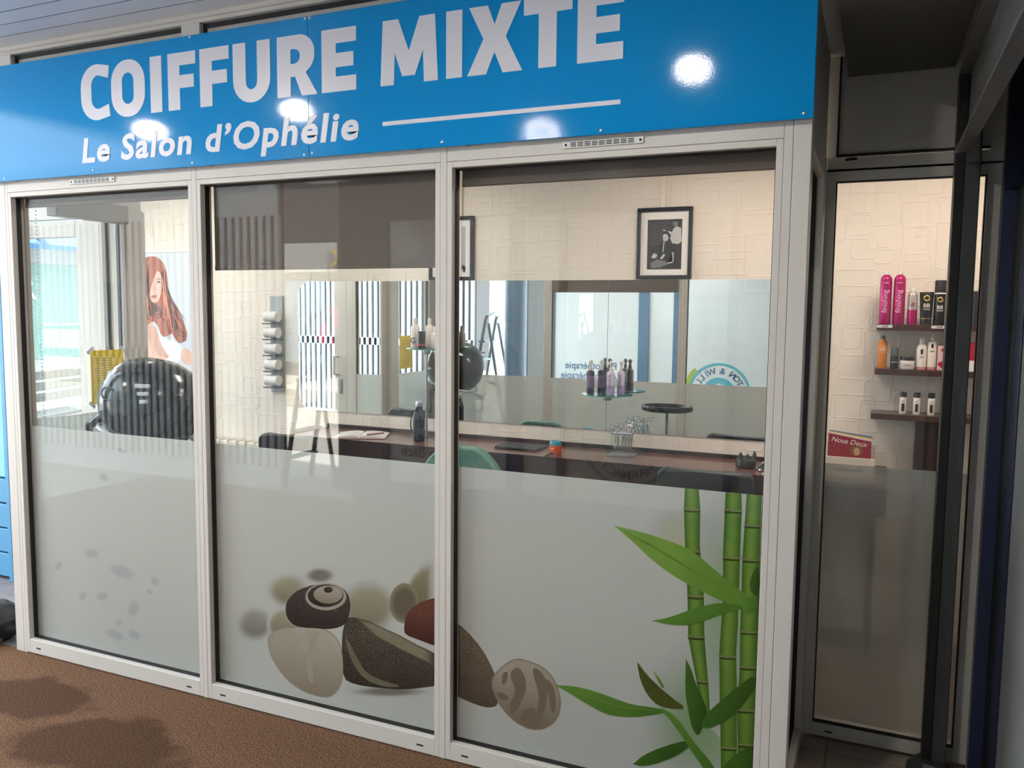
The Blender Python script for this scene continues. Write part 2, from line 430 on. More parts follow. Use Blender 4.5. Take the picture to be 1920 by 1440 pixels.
FILM_PRINTS = [
 (2, 'pebble', 'beige', 0.45, [(-1.811, 0.525), (-1.814, 0.508), (-1.823, 0.49), (-1.836, 0.473), (-1.854, 0.458), (-1.875, 0.446), (-1.898, 0.436), (-1.923, 0.43), (-1.948, 0.428), (-1.972, 0.43), (-1.994, 0.436), (-2.012, 0.446), (-2.025, 0.459), (-2.033, 0.475), (-2.036, 0.492), (-2.033, 0.51), (-2.024, 0.528), (-2.01, 0.545), (-1.991, 0.56), (-1.97, 0.572), (-1.946, 0.582), (-1.921, 0.587), (-1.896, 0.589), (-1.872, 0.586), (-1.852, 0.58), (-1.834, 0.57), (-1.822, 0.557), (-1.814, 0.542)]),
 (2, 'pebble', 'greige', 0.4, [(-1.686, 0.603), (-1.688, 0.594), (-1.694, 0.586), (-1.703, 0.578), (-1.716, 0.57), (-1.731, 0.564), (-1.748, 0.559), (-1.765, 0.555), (-1.783, 0.553), (-1.8, 0.554), (-1.815, 0.556), (-1.828, 0.56), (-1.837, 0.565), (-1.843, 0.572), (-1.845, 0.58), (-1.843, 0.589), (-1.837, 0.597), (-1.827, 0.606), (-1.814, 0.613), (-1.799, 0.62), (-1.782, 0.625), (-1.764, 0.628), (-1.747, 0.629), (-1.73, 0.629), (-1.715, 0.627), (-1.703, 0.623), (-1.694, 0.617), (-1.688, 0.61)]),
 (2, 'pebble', 'beige', 0.5, [(-1.402, 0.522), (-1.406, 0.497), (-1.416, 0.472), (-1.432, 0.448), (-1.454, 0.427), (-1.48, 0.409), (-1.509, 0.396), (-1.54, 0.388), (-1.572, 0.385), (-1.601, 0.389), (-1.628, 0.398), (-1.651, 0.412), (-1.668, 0.431), (-1.678, 0.453), (-1.682, 0.478), (-1.678, 0.504), (-1.667, 0.53), (-1.65, 0.554), (-1.627, 0.575), (-1.6, 0.593), (-1.57, 0.605), (-1.539, 0.612), (-1.508, 0.614), (-1.479, 0.61), (-1.453, 0.601), (-1.432, 0.586), (-1.416, 0.568), (-1.406, 0.546)]),
 (2, 'pebble', 'beige2', 0.45, [(-1.253, 0.725), (-1.3, 0.709), (-1.351, 0.657), (-1.382, 0.589), (-1.382, 0.525), (-1.331, 0.497), (-1.252, 0.519)]),
 (2, 'pebble', 'stoneshade', 0.6, [(-1.318, 0.549), (-1.32, 0.532), (-1.325, 0.515), (-1.332, 0.499), (-1.342, 0.485), (-1.354, 0.474), (-1.368, 0.466), (-1.382, 0.461), (-1.396, 0.461), (-1.41, 0.464), (-1.422, 0.472), (-1.432, 0.482), (-1.44, 0.496), (-1.445, 0.512), (-1.446, 0.529), (-1.444, 0.547), (-1.44, 0.564), (-1.432, 0.58), (-1.422, 0.594), (-1.409, 0.605), (-1.396, 0.613), (-1.382, 0.617), (-1.367, 0.617), (-1.354, 0.613), (-1.342, 0.606), (-1.332, 0.595), (-1.325, 0.581), (-1.32, 0.566)]),
 (2, 'pebble', 'pale', 0.45, [(-1.988, 0.359), (-1.991, 0.34), (-1.999, 0.322), (-2.011, 0.305), (-2.028, 0.289), (-2.048, 0.276), (-2.07, 0.266), (-2.094, 0.26), (-2.117, 0.258), (-2.139, 0.26), (-2.159, 0.266), (-2.176, 0.276), (-2.188, 0.29), (-2.196, 0.306), (-2.198, 0.323), (-2.195, 0.342), (-2.187, 0.361), (-2.174, 0.378), (-2.156, 0.394), (-2.136, 0.407), (-2.113, 0.416), (-2.09, 0.422), (-2.067, 0.423), (-2.045, 0.421), (-2.025, 0.415), (-2.009, 0.405), (-1.997, 0.391), (-1.99, 0.376)]),
 (2, 'pebble', 'beige', 0.6, [(-1.854, 0.378), (-1.856, 0.361), (-1.863, 0.345), (-1.874, 0.329), (-1.888, 0.315), (-1.905, 0.303), (-1.924, 0.294), (-1.944, 0.289), (-1.964, 0.287), (-1.983, 0.289), (-2.0, 0.295), (-2.014, 0.305), (-2.024, 0.317), (-2.031, 0.332), (-2.033, 0.348), (-2.03, 0.365), (-2.023, 0.382), (-2.012, 0.398), (-1.997, 0.412), (-1.98, 0.424), (-1.961, 0.432), (-1.941, 0.437), (-1.921, 0.439), (-1.903, 0.436), (-1.886, 0.43), (-1.872, 0.421), (-1.862, 0.408), (-1.856, 0.394)]),
 (2, 'pebble', 'red', 0.93, [(-1.381, 0.456), (-1.376, 0.482), (-1.363, 0.507), (-1.341, 0.531), (-1.32, 0.548), (-1.3, 0.558), (-1.281, 0.567), (-1.262, 0.576), (-1.252, 0.578), (-1.252, 0.575), (-1.252, 0.53), (-1.252, 0.444), (-1.252, 0.4), (-1.252, 0.398), (-1.271, 0.4), (-1.311, 0.407), (-1.342, 0.412), (-1.365, 0.416), (-1.379, 0.424), (-1.382, 0.436)]),
 (2, 'shadow', 'greige', 0.3, [(-1.249, 0.222), (-1.254, 0.215), (-1.268, 0.207), (-1.291, 0.198), (-1.322, 0.188), (-1.359, 0.178), (-1.401, 0.167), (-1.445, 0.158), (-1.49, 0.149), (-1.534, 0.142), (-1.573, 0.137), (-1.606, 0.134), (-1.631, 0.134), (-1.647, 0.136), (-1.652, 0.14), (-1.646, 0.147), (-1.631, 0.155), (-1.606, 0.165), (-1.573, 0.176), (-1.533, 0.186), (-1.49, 0.197), (-1.445, 0.206), (-1.401, 0.215), (-1.359, 0.221), (-1.322, 0.226), (-1.291, 0.228), (-1.268, 0.228), (-1.254, 0.226)]),
 (2, 'pebble', 'speckled', 0.97, [(-1.617, 0.447), (-1.58, 0.446), (-1.54, 0.441), (-1.497, 0.432), (-1.452, 0.421), (-1.405, 0.408), (-1.349, 0.393), (-1.284, 0.378), (-1.252, 0.369), (-1.252, 0.366), (-1.252, 0.335), (-1.252, 0.275), (-1.252, 0.244), (-1.252, 0.243), (-1.284, 0.232), (-1.349, 0.212), (-1.411, 0.198), (-1.469, 0.19), (-1.525, 0.184), (-1.58, 0.18), (-1.62, 0.182), (-1.647, 0.189), (-1.661, 0.217), (-1.663, 0.266), (-1.664, 0.309), (-1.663, 0.348), (-1.66, 0.379), (-1.654, 0.404), (-1.647, 0.424), (-1.64, 0.44)]),
 (2, 'vein', 'vein', 0.7, [(-1.605, 0.448), (-1.54, 0.444), (-1.403, 0.412), (-1.252, 0.365), (-1.252, 0.32), (-1.372, 0.348), (-1.519, 0.392)]),
 (2, 'vein', 'vein', 0, [(-1.643, 0.361), (-1.629, 0.344), (-1.616, 0.324), (-1.602, 0.3), (-1.584, 0.275), (-1.563, 0.248), (-1.533, 0.231), (-1.496, 0.223), (-1.453, 0.218), (-1.406, 0.215), (-1.406, 0.209), (-1.453, 0.199), (-1.498, 0.198), (-1.541, 0.205), (-1.574, 0.22), (-1.596, 0.242), (-1.615, 0.268), (-1.631, 0.298), (-1.642, 0.328), (-1.647, 0.355)]),
 (2, 'pebble', 'white', 0.95, [(-2.027, 0.29), (-2.022, 0.301), (-2.015, 0.311), (-2.006, 0.32), (-1.995, 0.328), (-1.981, 0.335), (-1.965, 0.342), (-1.948, 0.348), (-1.929, 0.353), (-1.908, 0.358), (-1.888, 0.363), (-1.867, 0.368), (-1.847, 0.372), (-1.826, 0.375), (-1.807, 0.378), (-1.788, 0.379), (-1.77, 0.379), (-1.753, 0.378), (-1.738, 0.376), (-1.723, 0.372), (-1.71, 0.367), (-1.698, 0.36), (-1.688, 0.351), (-1.68, 0.34), (-1.673, 0.327), (-1.667, 0.313), (-1.663, 0.297), (-1.66, 0.28), (-1.659, 0.262), (-1.658, 0.243), (-1.659, 0.225), (-1.66, 0.208), (-1.663, 0.192), (-1.666, 0.176), (-1.672, 0.162), (-1.679, 0.148), (-1.688, 0.135), (-1.698, 0.123), (-1.71, 0.113), (-1.723, 0.105), (-1.737, 0.1), (-1.753, 0.096), (-1.77, 0.094), (-1.788, 0.094), (-1.807, 0.095), (-1.827, 0.097), (-1.848, 0.1), (-1.868, 0.105), (-1.889, 0.112), (-1.909, 0.12), (-1.929, 0.131), (-1.948, 0.144), (-1.966, 0.159), (-1.982, 0.176), (-1.997, 0.194), (-2.009, 0.211), (-2.018, 0.229), (-2.024, 0.246), (-2.028, 0.262), (-2.029, 0.277)]),
 (2, 'vein', 'cream', 0, [(-1.788, 0.362), (-1.771, 0.36), (-1.771, 0.346), (-1.788, 0.319), (-1.8, 0.285), (-1.805, 0.245), (-1.805, 0.206), (-1.801, 0.167), (-1.805, 0.147), (-1.817, 0.144), (-1.827, 0.162), (-1.835, 0.2), (-1.836, 0.239), (-1.829, 0.28), (-1.819, 0.316), (-1.804, 0.347)]),
 (2, 'pebble', 'dark', 0.97, [(-1.934, 0.438), (-1.932, 0.448), (-1.928, 0.459), (-1.921, 0.47), (-1.912, 0.481), (-1.901, 0.492), (-1.889, 0.503), (-1.877, 0.512), (-1.863, 0.52), (-1.849, 0.528), (-1.834, 0.534), (-1.819, 0.541), (-1.802, 0.547), (-1.785, 0.552), (-1.768, 0.557), (-1.751, 0.56), (-1.734, 0.563), (-1.717, 0.564), (-1.701, 0.564), (-1.687, 0.563), (-1.673, 0.561), (-1.661, 0.557), (-1.65, 0.552), (-1.642, 0.545), (-1.635, 0.537), (-1.63, 0.527), (-1.626, 0.516), (-1.624, 0.504), (-1.624, 0.491), (-1.625, 0.478), (-1.627, 0.465), (-1.63, 0.453), (-1.634, 0.44), (-1.639, 0.428), (-1.648, 0.417), (-1.659, 0.407), (-1.673, 0.399), (-1.69, 0.392), (-1.708, 0.386), (-1.727, 0.381), (-1.746, 0.378), (-1.766, 0.376), (-1.786, 0.374), (-1.806, 0.372), (-1.826, 0.369), (-1.847, 0.367), (-1.865, 0.366), (-1.881, 0.367), (-1.894, 0.37), (-1.905, 0.375), (-1.914, 0.381), (-1.922, 0.388), (-1.928, 0.397), (-1.932, 0.407), (-1.934, 0.418), (-1.935, 0.428)]),
 (2, 'ring', 'cream', 0.94, [(-1.64, 0.525), (-1.643, 0.513), (-1.65, 0.5), (-1.662, 0.488), (-1.677, 0.477), (-1.696, 0.467), (-1.716, 0.46), (-1.738, 0.455), (-1.76, 0.453), (-1.781, 0.454), (-1.8, 0.457), (-1.816, 0.464), (-1.827, 0.472), (-1.835, 0.483), (-1.837, 0.495), (-1.834, 0.508), (-1.827, 0.521), (-1.815, 0.534), (-1.799, 0.545), (-1.78, 0.554), (-1.759, 0.561), (-1.737, 0.566), (-1.715, 0.568), (-1.695, 0.567), (-1.676, 0.563), (-1.661, 0.556), (-1.65, 0.548), (-1.643, 0.537)]),
 (2, 'ring', 'dark', 0.95, [(-1.654, 0.527), (-1.656, 0.517), (-1.662, 0.506), (-1.672, 0.496), (-1.686, 0.487), (-1.702, 0.479), (-1.72, 0.472), (-1.739, 0.468), (-1.758, 0.466), (-1.777, 0.467), (-1.793, 0.47), (-1.807, 0.475), (-1.817, 0.482), (-1.823, 0.491), (-1.825, 0.501), (-1.823, 0.512), (-1.816, 0.522), (-1.806, 0.533), (-1.792, 0.542), (-1.775, 0.55), (-1.757, 0.556), (-1.738, 0.56), (-1.719, 0.562), (-1.701, 0.561), (-1.685, 0.558), (-1.672, 0.553), (-1.662, 0.546), (-1.656, 0.537)]),
 (2, 'ring', 'white', 0.92, [(-1.657, 0.531), (-1.659, 0.523), (-1.664, 0.515), (-1.672, 0.507), (-1.683, 0.499), (-1.696, 0.493), (-1.711, 0.488), (-1.727, 0.484), (-1.742, 0.483), (-1.757, 0.483), (-1.77, 0.486), (-1.781, 0.49), (-1.79, 0.495), (-1.795, 0.502), (-1.797, 0.51), (-1.795, 0.519), (-1.789, 0.527), (-1.781, 0.535), (-1.77, 0.543), (-1.756, 0.549), (-1.741, 0.554), (-1.726, 0.557), (-1.71, 0.558), (-1.696, 0.558), (-1.683, 0.556), (-1.672, 0.552), (-1.664, 0.546), (-1.659, 0.539)]),
 (2, 'dot', 'dark', 0.9, [(-1.705, 0.543), (-1.705, 0.54), (-1.707, 0.537), (-1.709, 0.535), (-1.713, 0.532), (-1.717, 0.53), (-1.721, 0.529), (-1.726, 0.528), (-1.731, 0.527), (-1.735, 0.527), (-1.739, 0.528), (-1.743, 0.53), (-1.745, 0.532), (-1.747, 0.534), (-1.747, 0.537), (-1.747, 0.54), (-1.745, 0.542), (-1.743, 0.545), (-1.739, 0.548), (-1.735, 0.55), (-1.731, 0.551), (-1.726, 0.552), (-1.721, 0.553), (-1.717, 0.552), (-1.712, 0.552), (-1.709, 0.55), (-1.707, 0.548), (-1.705, 0.546)]),
 (3, 'pebble', 'brownpeb', 0.95, [(-1.157, 0.496), (-1.156, 0.496), (-1.148, 0.493), (-1.132, 0.485), (-1.108, 0.467), (-1.076, 0.439), (-1.048, 0.408), (-1.027, 0.376), (-1.009, 0.344), (-0.994, 0.311), (-0.988, 0.276), (-0.989, 0.24), (-0.999, 0.218), (-1.018, 0.209), (-1.038, 0.205), (-1.06, 0.205), (-1.092, 0.209), (-1.135, 0.217), (-1.157, 0.223), (-1.157, 0.226), (-1.157, 0.295), (-1.158, 0.429)]),
 (3, 'pebble', 'striped', 0.92, [(-1.007, 0.336), (-0.999, 0.346), (-0.989, 0.357), (-0.978, 0.369), (-0.966, 0.381), (-0.952, 0.393), (-0.938, 0.402), (-0.924, 0.409), (-0.909, 0.412), (-0.894, 0.412), (-0.878, 0.41), (-0.863, 0.408), (-0.847, 0.405), (-0.832, 0.401), (-0.818, 0.396), (-0.806, 0.389), (-0.794, 0.38), (-0.784, 0.369), (-0.775, 0.357), (-0.767, 0.343), (-0.761, 0.328), (-0.756, 0.312), (-0.752, 0.296), (-0.751, 0.279), (-0.752, 0.262), (-0.755, 0.245), (-0.76, 0.229), (-0.768, 0.215), (-0.778, 0.201), (-0.791, 0.189), (-0.804, 0.179), (-0.817, 0.171), (-0.831, 0.165), (-0.846, 0.162), (-0.86, 0.16), (-0.875, 0.16), (-0.89, 0.163), (-0.906, 0.167), (-0.921, 0.173), (-0.935, 0.181), (-0.949, 0.19), (-0.961, 0.2), (-0.973, 0.211), (-0.984, 0.223), (-0.994, 0.237), (-1.002, 0.251), (-1.009, 0.265), (-1.014, 0.278), (-1.017, 0.29), (-1.018, 0.302), (-1.017, 0.313), (-1.013, 0.325)]),
 (3, 'streak', 'brown', 0, [(-0.937, 0.364), (-0.927, 0.373), (-0.917, 0.377), (-0.908, 0.375), (-0.899, 0.367), (-0.89, 0.353), (-0.885, 0.338), (-0.883, 0.323), (-0.883, 0.307), (-0.887, 0.29), (-0.893, 0.273), (-0.9, 0.256), (-0.908, 0.238), (-0.919, 0.22), (-0.927, 0.209), (-0.935, 0.205), (-0.94, 0.207), (-0.945, 0.216), (-0.946, 0.227), (-0.944, 0.239), (-0.939, 0.253), (-0.931, 0.269), (-0.927, 0.284), (-0.927, 0.299), (-0.931, 0.313), (-0.94, 0.327), (-0.943, 0.34), (-0.943, 0.353)]),
 (3, 'streak', 'brown', 0, [(-0.849, 0.388), (-0.834, 0.383), (-0.823, 0.375), (-0.813, 0.363), (-0.807, 0.348), (-0.802, 0.329), (-0.801, 0.308), (-0.803, 0.285), (-0.807, 0.261), (-0.815, 0.233), (-0.822, 0.213), (-0.829, 0.2), (-0.836, 0.194), (-0.842, 0.194), (-0.845, 0.2), (-0.845, 0.212), (-0.842, 0.23), (-0.837, 0.252), (-0.835, 0.276), (-0.837, 0.301), (-0.844, 0.328), (-0.854, 0.355), (-0.859, 0.374), (-0.857, 0.385)]),
 (3, 'streak', 'brown', 0, [(-0.983, 0.273), (-0.971, 0.271), (-0.961, 0.269), (-0.955, 0.265), (-0.952, 0.26), (-0.951, 0.254), (-0.954, 0.25), (-0.958, 0.247), (-0.966, 0.245), (-0.975, 0.246), (-0.983, 0.247), (-0.989, 0.251), (-0.994, 0.257), (-0.998, 0.264), (-0.997, 0.269), (-0.992, 0.272)]),
 (3, 'streak', 'brown', 0, [(-0.968, 0.35), (-0.962, 0.354), (-0.958, 0.355), (-0.955, 0.351), (-0.954, 0.344), (-0.955, 0.333), (-0.957, 0.323), (-0.96, 0.315), (-0.964, 0.309), (-0.969, 0.304), (-0.973, 0.303), (-0.976, 0.306), (-0.977, 0.314), (-0.977, 0.326), (-0.976, 0.336), (-0.973, 0.344)]),
 (3, 'streak', 'brown', 0, [(-0.799, 0.356), (-0.79, 0.348), (-0.783, 0.338), (-0.777, 0.325), (-0.773, 0.311), (-0.771, 0.293), (-0.77, 0.278), (-0.771, 0.264), (-0.773, 0.252), (-0.777, 0.242), (-0.781, 0.237), (-0.784, 0.24), (-0.788, 0.248), (-0.791, 0.263), (-0.794, 0.279), (-0.798, 0.297), (-0.802, 0.316), (-0.807, 0.337), (-0.807, 0.35), (-0.805, 0.357)]),
 (3, 'streak', 'brown', 0, [(-0.891, 0.222), (-0.878, 0.233), (-0.868, 0.239), (-0.858, 0.241), (-0.851, 0.239), (-0.845, 0.232), (-0.841, 0.224), (-0.841, 0.215), (-0.844, 0.204), (-0.85, 0.192), (-0.857, 0.183), (-0.865, 0.178), (-0.875, 0.176), (-0.885, 0.178), (-0.893, 0.181), (-0.9, 0.185), (-0.904, 0.19), (-0.906, 0.197), (-0.904, 0.204), (-0.899, 0.213)]),
 (3, 'haze', 'yellowhaze', 0.15, [(-0.26, 0.94), (-0.261, 0.92), (-0.268, 0.9), (-0.28, 0.881), (-0.295, 0.864), (-0.315, 0.851), (-0.336, 0.841), (-0.359, 0.836), (-0.382, 0.835), (-0.405, 0.839), (-0.425, 0.847), (-0.442, 0.86), (-0.455, 0.876), (-0.464, 0.895), (-0.467, 0.915), (-0.465, 0.936), (-0.457, 0.956), (-0.445, 0.975), (-0.429, 0.992), (-0.409, 1.005), (-0.387, 1.014), (-0.364, 1.019), (-0.341, 1.019), (-0.319, 1.014), (-0.3, 1.006), (-0.283, 0.993), (-0.271, 0.978), (-0.263, 0.96)]),
 (3, 'haze', 'greenhaze', 0.15, [(-0.068, 0.344), (-0.07, 0.278), (-0.082, 0.212), (-0.104, 0.15), (-0.133, 0.095), (-0.17, 0.049), (-0.212, 0.015), (-0.258, -0.005), (-0.304, -0.01), (-0.35, 0.002), (-0.391, 0.028), (-0.427, 0.069), (-0.455, 0.122), (-0.472, 0.185), (-0.48, 0.253), (-0.476, 0.324), (-0.461, 0.393), (-0.437, 0.457), (-0.404, 0.511), (-0.365, 0.555), (-0.322, 0.585), (-0.276, 0.6), (-0.231, 0.601), (-0.188, 0.586), (-0.149, 0.558), (-0.117, 0.518), (-0.092, 0.467), (-0.075, 0.408)]),
 (3, 'haze', 'greenhaze2', 0.2, [(-0.044, 0.729), (-0.044, 0.635), (-0.05, 0.544), (-0.064, 0.459), (-0.084, 0.387), (-0.109, 0.329), (-0.139, 0.29), (-0.171, 0.271), (-0.204, 0.275), (-0.236, 0.301), (-0.267, 0.348), (-0.293, 0.413), (-0.313, 0.494), (-0.327, 0.586), (-0.334, 0.683), (-0.333, 0.781), (-0.324, 0.875), (-0.309, 0.959), (-0.287, 1.03), (-0.261, 1.084), (-0.231, 1.118), (-0.199, 1.131), (-0.167, 1.124), (-0.136, 1.096), (-0.108, 1.049), (-0.083, 0.986), (-0.064, 0.909), (-0.051, 0.822)]),
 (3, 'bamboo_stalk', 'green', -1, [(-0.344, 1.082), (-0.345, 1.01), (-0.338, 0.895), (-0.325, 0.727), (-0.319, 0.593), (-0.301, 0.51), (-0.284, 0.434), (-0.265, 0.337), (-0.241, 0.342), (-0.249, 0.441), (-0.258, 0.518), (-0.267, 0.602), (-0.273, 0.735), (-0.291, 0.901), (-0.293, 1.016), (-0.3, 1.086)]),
 (3, 'bamboo_node', 'node', 0, [(-0.341, 1.015), (-0.326, 1.014), (-0.311, 1.015), (-0.297, 1.016), (-0.29, 1.015), (-0.29, 1.013), (-0.297, 1.01), (-0.311, 1.009), (-0.326, 1.008), (-0.34, 1.008), (-0.348, 1.01), (-0.348, 1.013)]),
 (3, 'bamboo_node', 'nodedark', 0, [(-0.345, 1.008), (-0.319, 1.007), (-0.293, 1.01), (-0.293, 1.005), (-0.318, 1.002), (-0.344, 1.002)]),
 (3, 'bamboo_node', 'node', 0, [(-0.333, 0.879), (-0.32, 0.879), (-0.307, 0.879), (-0.293, 0.881), (-0.287, 0.88), (-0.287, 0.877), (-0.294, 0.875), (-0.307, 0.873), (-0.319, 0.872), (-0.332, 0.873), (-0.339, 0.874), (-0.34, 0.877)]),
 (3, 'bamboo_node', 'nodedark', 0, [(-0.336, 0.872), (-0.313, 0.872), (-0.29, 0.875), (-0.29, 0.87), (-0.313, 0.866), (-0.336, 0.866)]),
 (3, 'bamboo_node', 'node', 0, [(-0.321, 0.732), (-0.306, 0.733), (-0.291, 0.734), (-0.277, 0.736), (-0.27, 0.735), (-0.27, 0.732), (-0.277, 0.73), (-0.291, 0.728), (-0.306, 0.726), (-0.32, 0.726), (-0.328, 0.727), (-0.328, 0.73)]),
 (3, 'bamboo_node', 'nodedark', 0, [(-0.325, 0.725), (-0.299, 0.726), (-0.273, 0.73), (-0.273, 0.725), (-0.298, 0.72), (-0.324, 0.719)]),
 (3, 'bamboo_node', 'node', 0, [(-0.315, 0.599), (-0.3, 0.6), (-0.285, 0.601), (-0.271, 0.603), (-0.264, 0.603), (-0.264, 0.6), (-0.271, 0.598), (-0.285, 0.595), (-0.3, 0.593), (-0.314, 0.593), (-0.322, 0.594), (-0.322, 0.597)]),
 (3, 'bamboo_node', 'nodedark', 0, [(-0.319, 0.592), (-0.292, 0.593), (-0.267, 0.598), (-0.266, 0.593), (-0.292, 0.587), (-0.319, 0.586)]),
 (3, 'bamboo_node', 'node', 0, [(-0.286, 0.456), (-0.275, 0.456), (-0.264, 0.457), (-0.253, 0.459), (-0.248, 0.458), (-0.248, 0.456), (-0.254, 0.453), (-0.264, 0.451), (-0.274, 0.45), (-0.285, 0.45), (-0.29, 0.451), (-0.291, 0.454)]),
 (3, 'bamboo_node', 'nodedark', 0, [(-0.287, 0.449), (-0.269, 0.449), (-0.251, 0.453), (-0.251, 0.448), (-0.269, 0.444), (-0.287, 0.443)]),
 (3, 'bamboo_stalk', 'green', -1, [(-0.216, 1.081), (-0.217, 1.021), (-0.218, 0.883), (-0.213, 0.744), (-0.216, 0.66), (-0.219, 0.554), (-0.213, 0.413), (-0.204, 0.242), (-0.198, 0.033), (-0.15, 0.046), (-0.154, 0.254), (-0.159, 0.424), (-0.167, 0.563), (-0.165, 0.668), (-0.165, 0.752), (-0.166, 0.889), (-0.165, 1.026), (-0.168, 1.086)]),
 (3, 'bamboo_node', 'node', 0, [(-0.213, 1.025), (-0.198, 1.025), (-0.183, 1.025), (-0.169, 1.027), (-0.162, 1.026), (-0.162, 1.023), (-0.169, 1.021), (-0.183, 1.019), (-0.198, 1.019), (-0.212, 1.019), (-0.22, 1.02), (-0.22, 1.023)]),
 (3, 'bamboo_node', 'nodedark', 0, [(-0.217, 1.019), (-0.19, 1.018), (-0.164, 1.021), (-0.164, 1.016), (-0.19, 1.013), (-0.217, 1.012)]),
 (3, 'bamboo_node', 'node', 0, [(-0.213, 0.873), (-0.199, 0.874), (-0.185, 0.874), (-0.17, 0.876), (-0.163, 0.875), (-0.163, 0.873), (-0.171, 0.87), (-0.185, 0.868), (-0.199, 0.867), (-0.213, 0.867), (-0.22, 0.869), (-0.22, 0.872)]),
 (3, 'bamboo_node', 'nodedark', 0, [(-0.217, 0.867), (-0.191, 0.867), (-0.166, 0.87), (-0.166, 0.865), (-0.191, 0.861), (-0.217, 0.861)]),
 (3, 'bamboo_node', 'node', 0, [(-0.215, 0.551), (-0.2, 0.552), (-0.185, 0.554), (-0.171, 0.556), (-0.164, 0.556), (-0.164, 0.553), (-0.171, 0.55), (-0.185, 0.548), (-0.2, 0.546), (-0.214, 0.545), (-0.222, 0.546), (-0.222, 0.549)]),
 (3, 'bamboo_node', 'nodedark', 0, [(-0.219, 0.544), (-0.192, 0.546), (-0.166, 0.551), (-0.166, 0.546), (-0.192, 0.54), (-0.218, 0.538)]),
 (3, 'bamboo_node', 'node', 0, [(-0.2, 0.251), (-0.186, 0.252), (-0.172, 0.255), (-0.158, 0.257), (-0.151, 0.257), (-0.151, 0.255), (-0.158, 0.251), (-0.172, 0.248), (-0.186, 0.246), (-0.2, 0.245), (-0.207, 0.245), (-0.207, 0.249)]),
 (3, 'bamboo_node', 'nodedark', 0, [(-0.204, 0.244), (-0.179, 0.246), (-0.154, 0.252), (-0.154, 0.247), (-0.179, 0.24), (-0.204, 0.237)]),
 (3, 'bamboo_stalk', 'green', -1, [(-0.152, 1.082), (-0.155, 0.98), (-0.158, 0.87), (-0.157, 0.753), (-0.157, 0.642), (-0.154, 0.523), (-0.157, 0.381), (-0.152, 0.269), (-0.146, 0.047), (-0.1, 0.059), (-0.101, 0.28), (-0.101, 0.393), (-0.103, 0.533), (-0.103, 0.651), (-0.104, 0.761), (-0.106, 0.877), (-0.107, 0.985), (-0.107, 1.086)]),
 (3, 'bamboo_node', 'node', 0, [(-0.152, 0.984), (-0.138, 0.984), (-0.124, 0.984), (-0.111, 0.986), (-0.104, 0.985), (-0.104, 0.982), (-0.111, 0.98), (-0.124, 0.979), (-0.138, 0.978), (-0.151, 0.978), (-0.158, 0.98), (-0.158, 0.983)]),
 (3, 'bamboo_node', 'nodedark', 0, [(-0.155, 0.978), (-0.131, 0.977), (-0.107, 0.98), (-0.107, 0.975), (-0.131, 0.972), (-0.155, 0.972)]),
 (3, 'bamboo_node', 'node', 0, [(-0.154, 0.874), (-0.139, 0.875), (-0.124, 0.876), (-0.11, 0.877), (-0.103, 0.877), (-0.103, 0.874), (-0.11, 0.872), (-0.124, 0.87), (-0.139, 0.869), (-0.153, 0.868), (-0.161, 0.87), (-0.161, 0.873)]),
 (3, 'bamboo_node', 'nodedark', 0, [(-0.158, 0.868), (-0.132, 0.868), (-0.106, 0.871), (-0.105, 0.867), (-0.131, 0.863), (-0.158, 0.862)]),
 (3, 'bamboo_node', 'node', 0, [(-0.152, 0.643), (-0.137, 0.644), (-0.122, 0.645), (-0.107, 0.648), (-0.1, 0.647), (-0.1, 0.644), (-0.108, 0.642), (-0.122, 0.639), (-0.137, 0.638), (-0.152, 0.637), (-0.159, 0.638), (-0.16, 0.641)]),
 (3, 'bamboo_node', 'nodedark', 0, [(-0.157, 0.636), (-0.13, 0.637), (-0.103, 0.642), (-0.103, 0.637), (-0.129, 0.632), (-0.156, 0.63)]),
 (3, 'bamboo_node', 'node', 0, [(-0.15, 0.528), (-0.136, 0.529), (-0.121, 0.531), (-0.107, 0.533), (-0.1, 0.533), (-0.1, 0.53), (-0.107, 0.527), (-0.121, 0.525), (-0.135, 0.523), (-0.149, 0.522), (-0.157, 0.523), (-0.157, 0.526)]),
 (3, 'bamboo_node', 'nodedark', 0, [(-0.154, 0.521), (-0.128, 0.523), (-0.103, 0.527), (-0.103, 0.523), (-0.128, 0.517), (-0.154, 0.515)]),
 (3, 'bamboo_node', 'node', 0, [(-0.153, 0.386), (-0.137, 0.388), (-0.121, 0.39), (-0.106, 0.393), (-0.098, 0.393), (-0.099, 0.39), (-0.106, 0.387), (-0.121, 0.384), (-0.137, 0.382), (-0.152, 0.38), (-0.16, 0.381), (-0.16, 0.384)]),
 (3, 'bamboo_node', 'nodedark', 0, [(-0.157, 0.379), (-0.129, 0.382), (-0.101, 0.388), (-0.101, 0.383), (-0.129, 0.376), (-0.157, 0.373)]),
 (3, 'bamboo_node', 'node', 0, [(-0.148, 0.274), (-0.134, 0.275), (-0.119, 0.277), (-0.105, 0.28), (-0.098, 0.28), (-0.098, 0.278), (-0.105, 0.274), (-0.119, 0.271), (-0.133, 0.269), (-0.147, 0.267), (-0.155, 0.268), (-0.155, 0.271)]),
 (3, 'bamboo_node', 'nodedark', 0, [(-0.152, 0.267), (-0.126, 0.269), (-0.101, 0.275), (-0.1, 0.27), (-0.126, 0.263), (-0.152, 0.26)]),
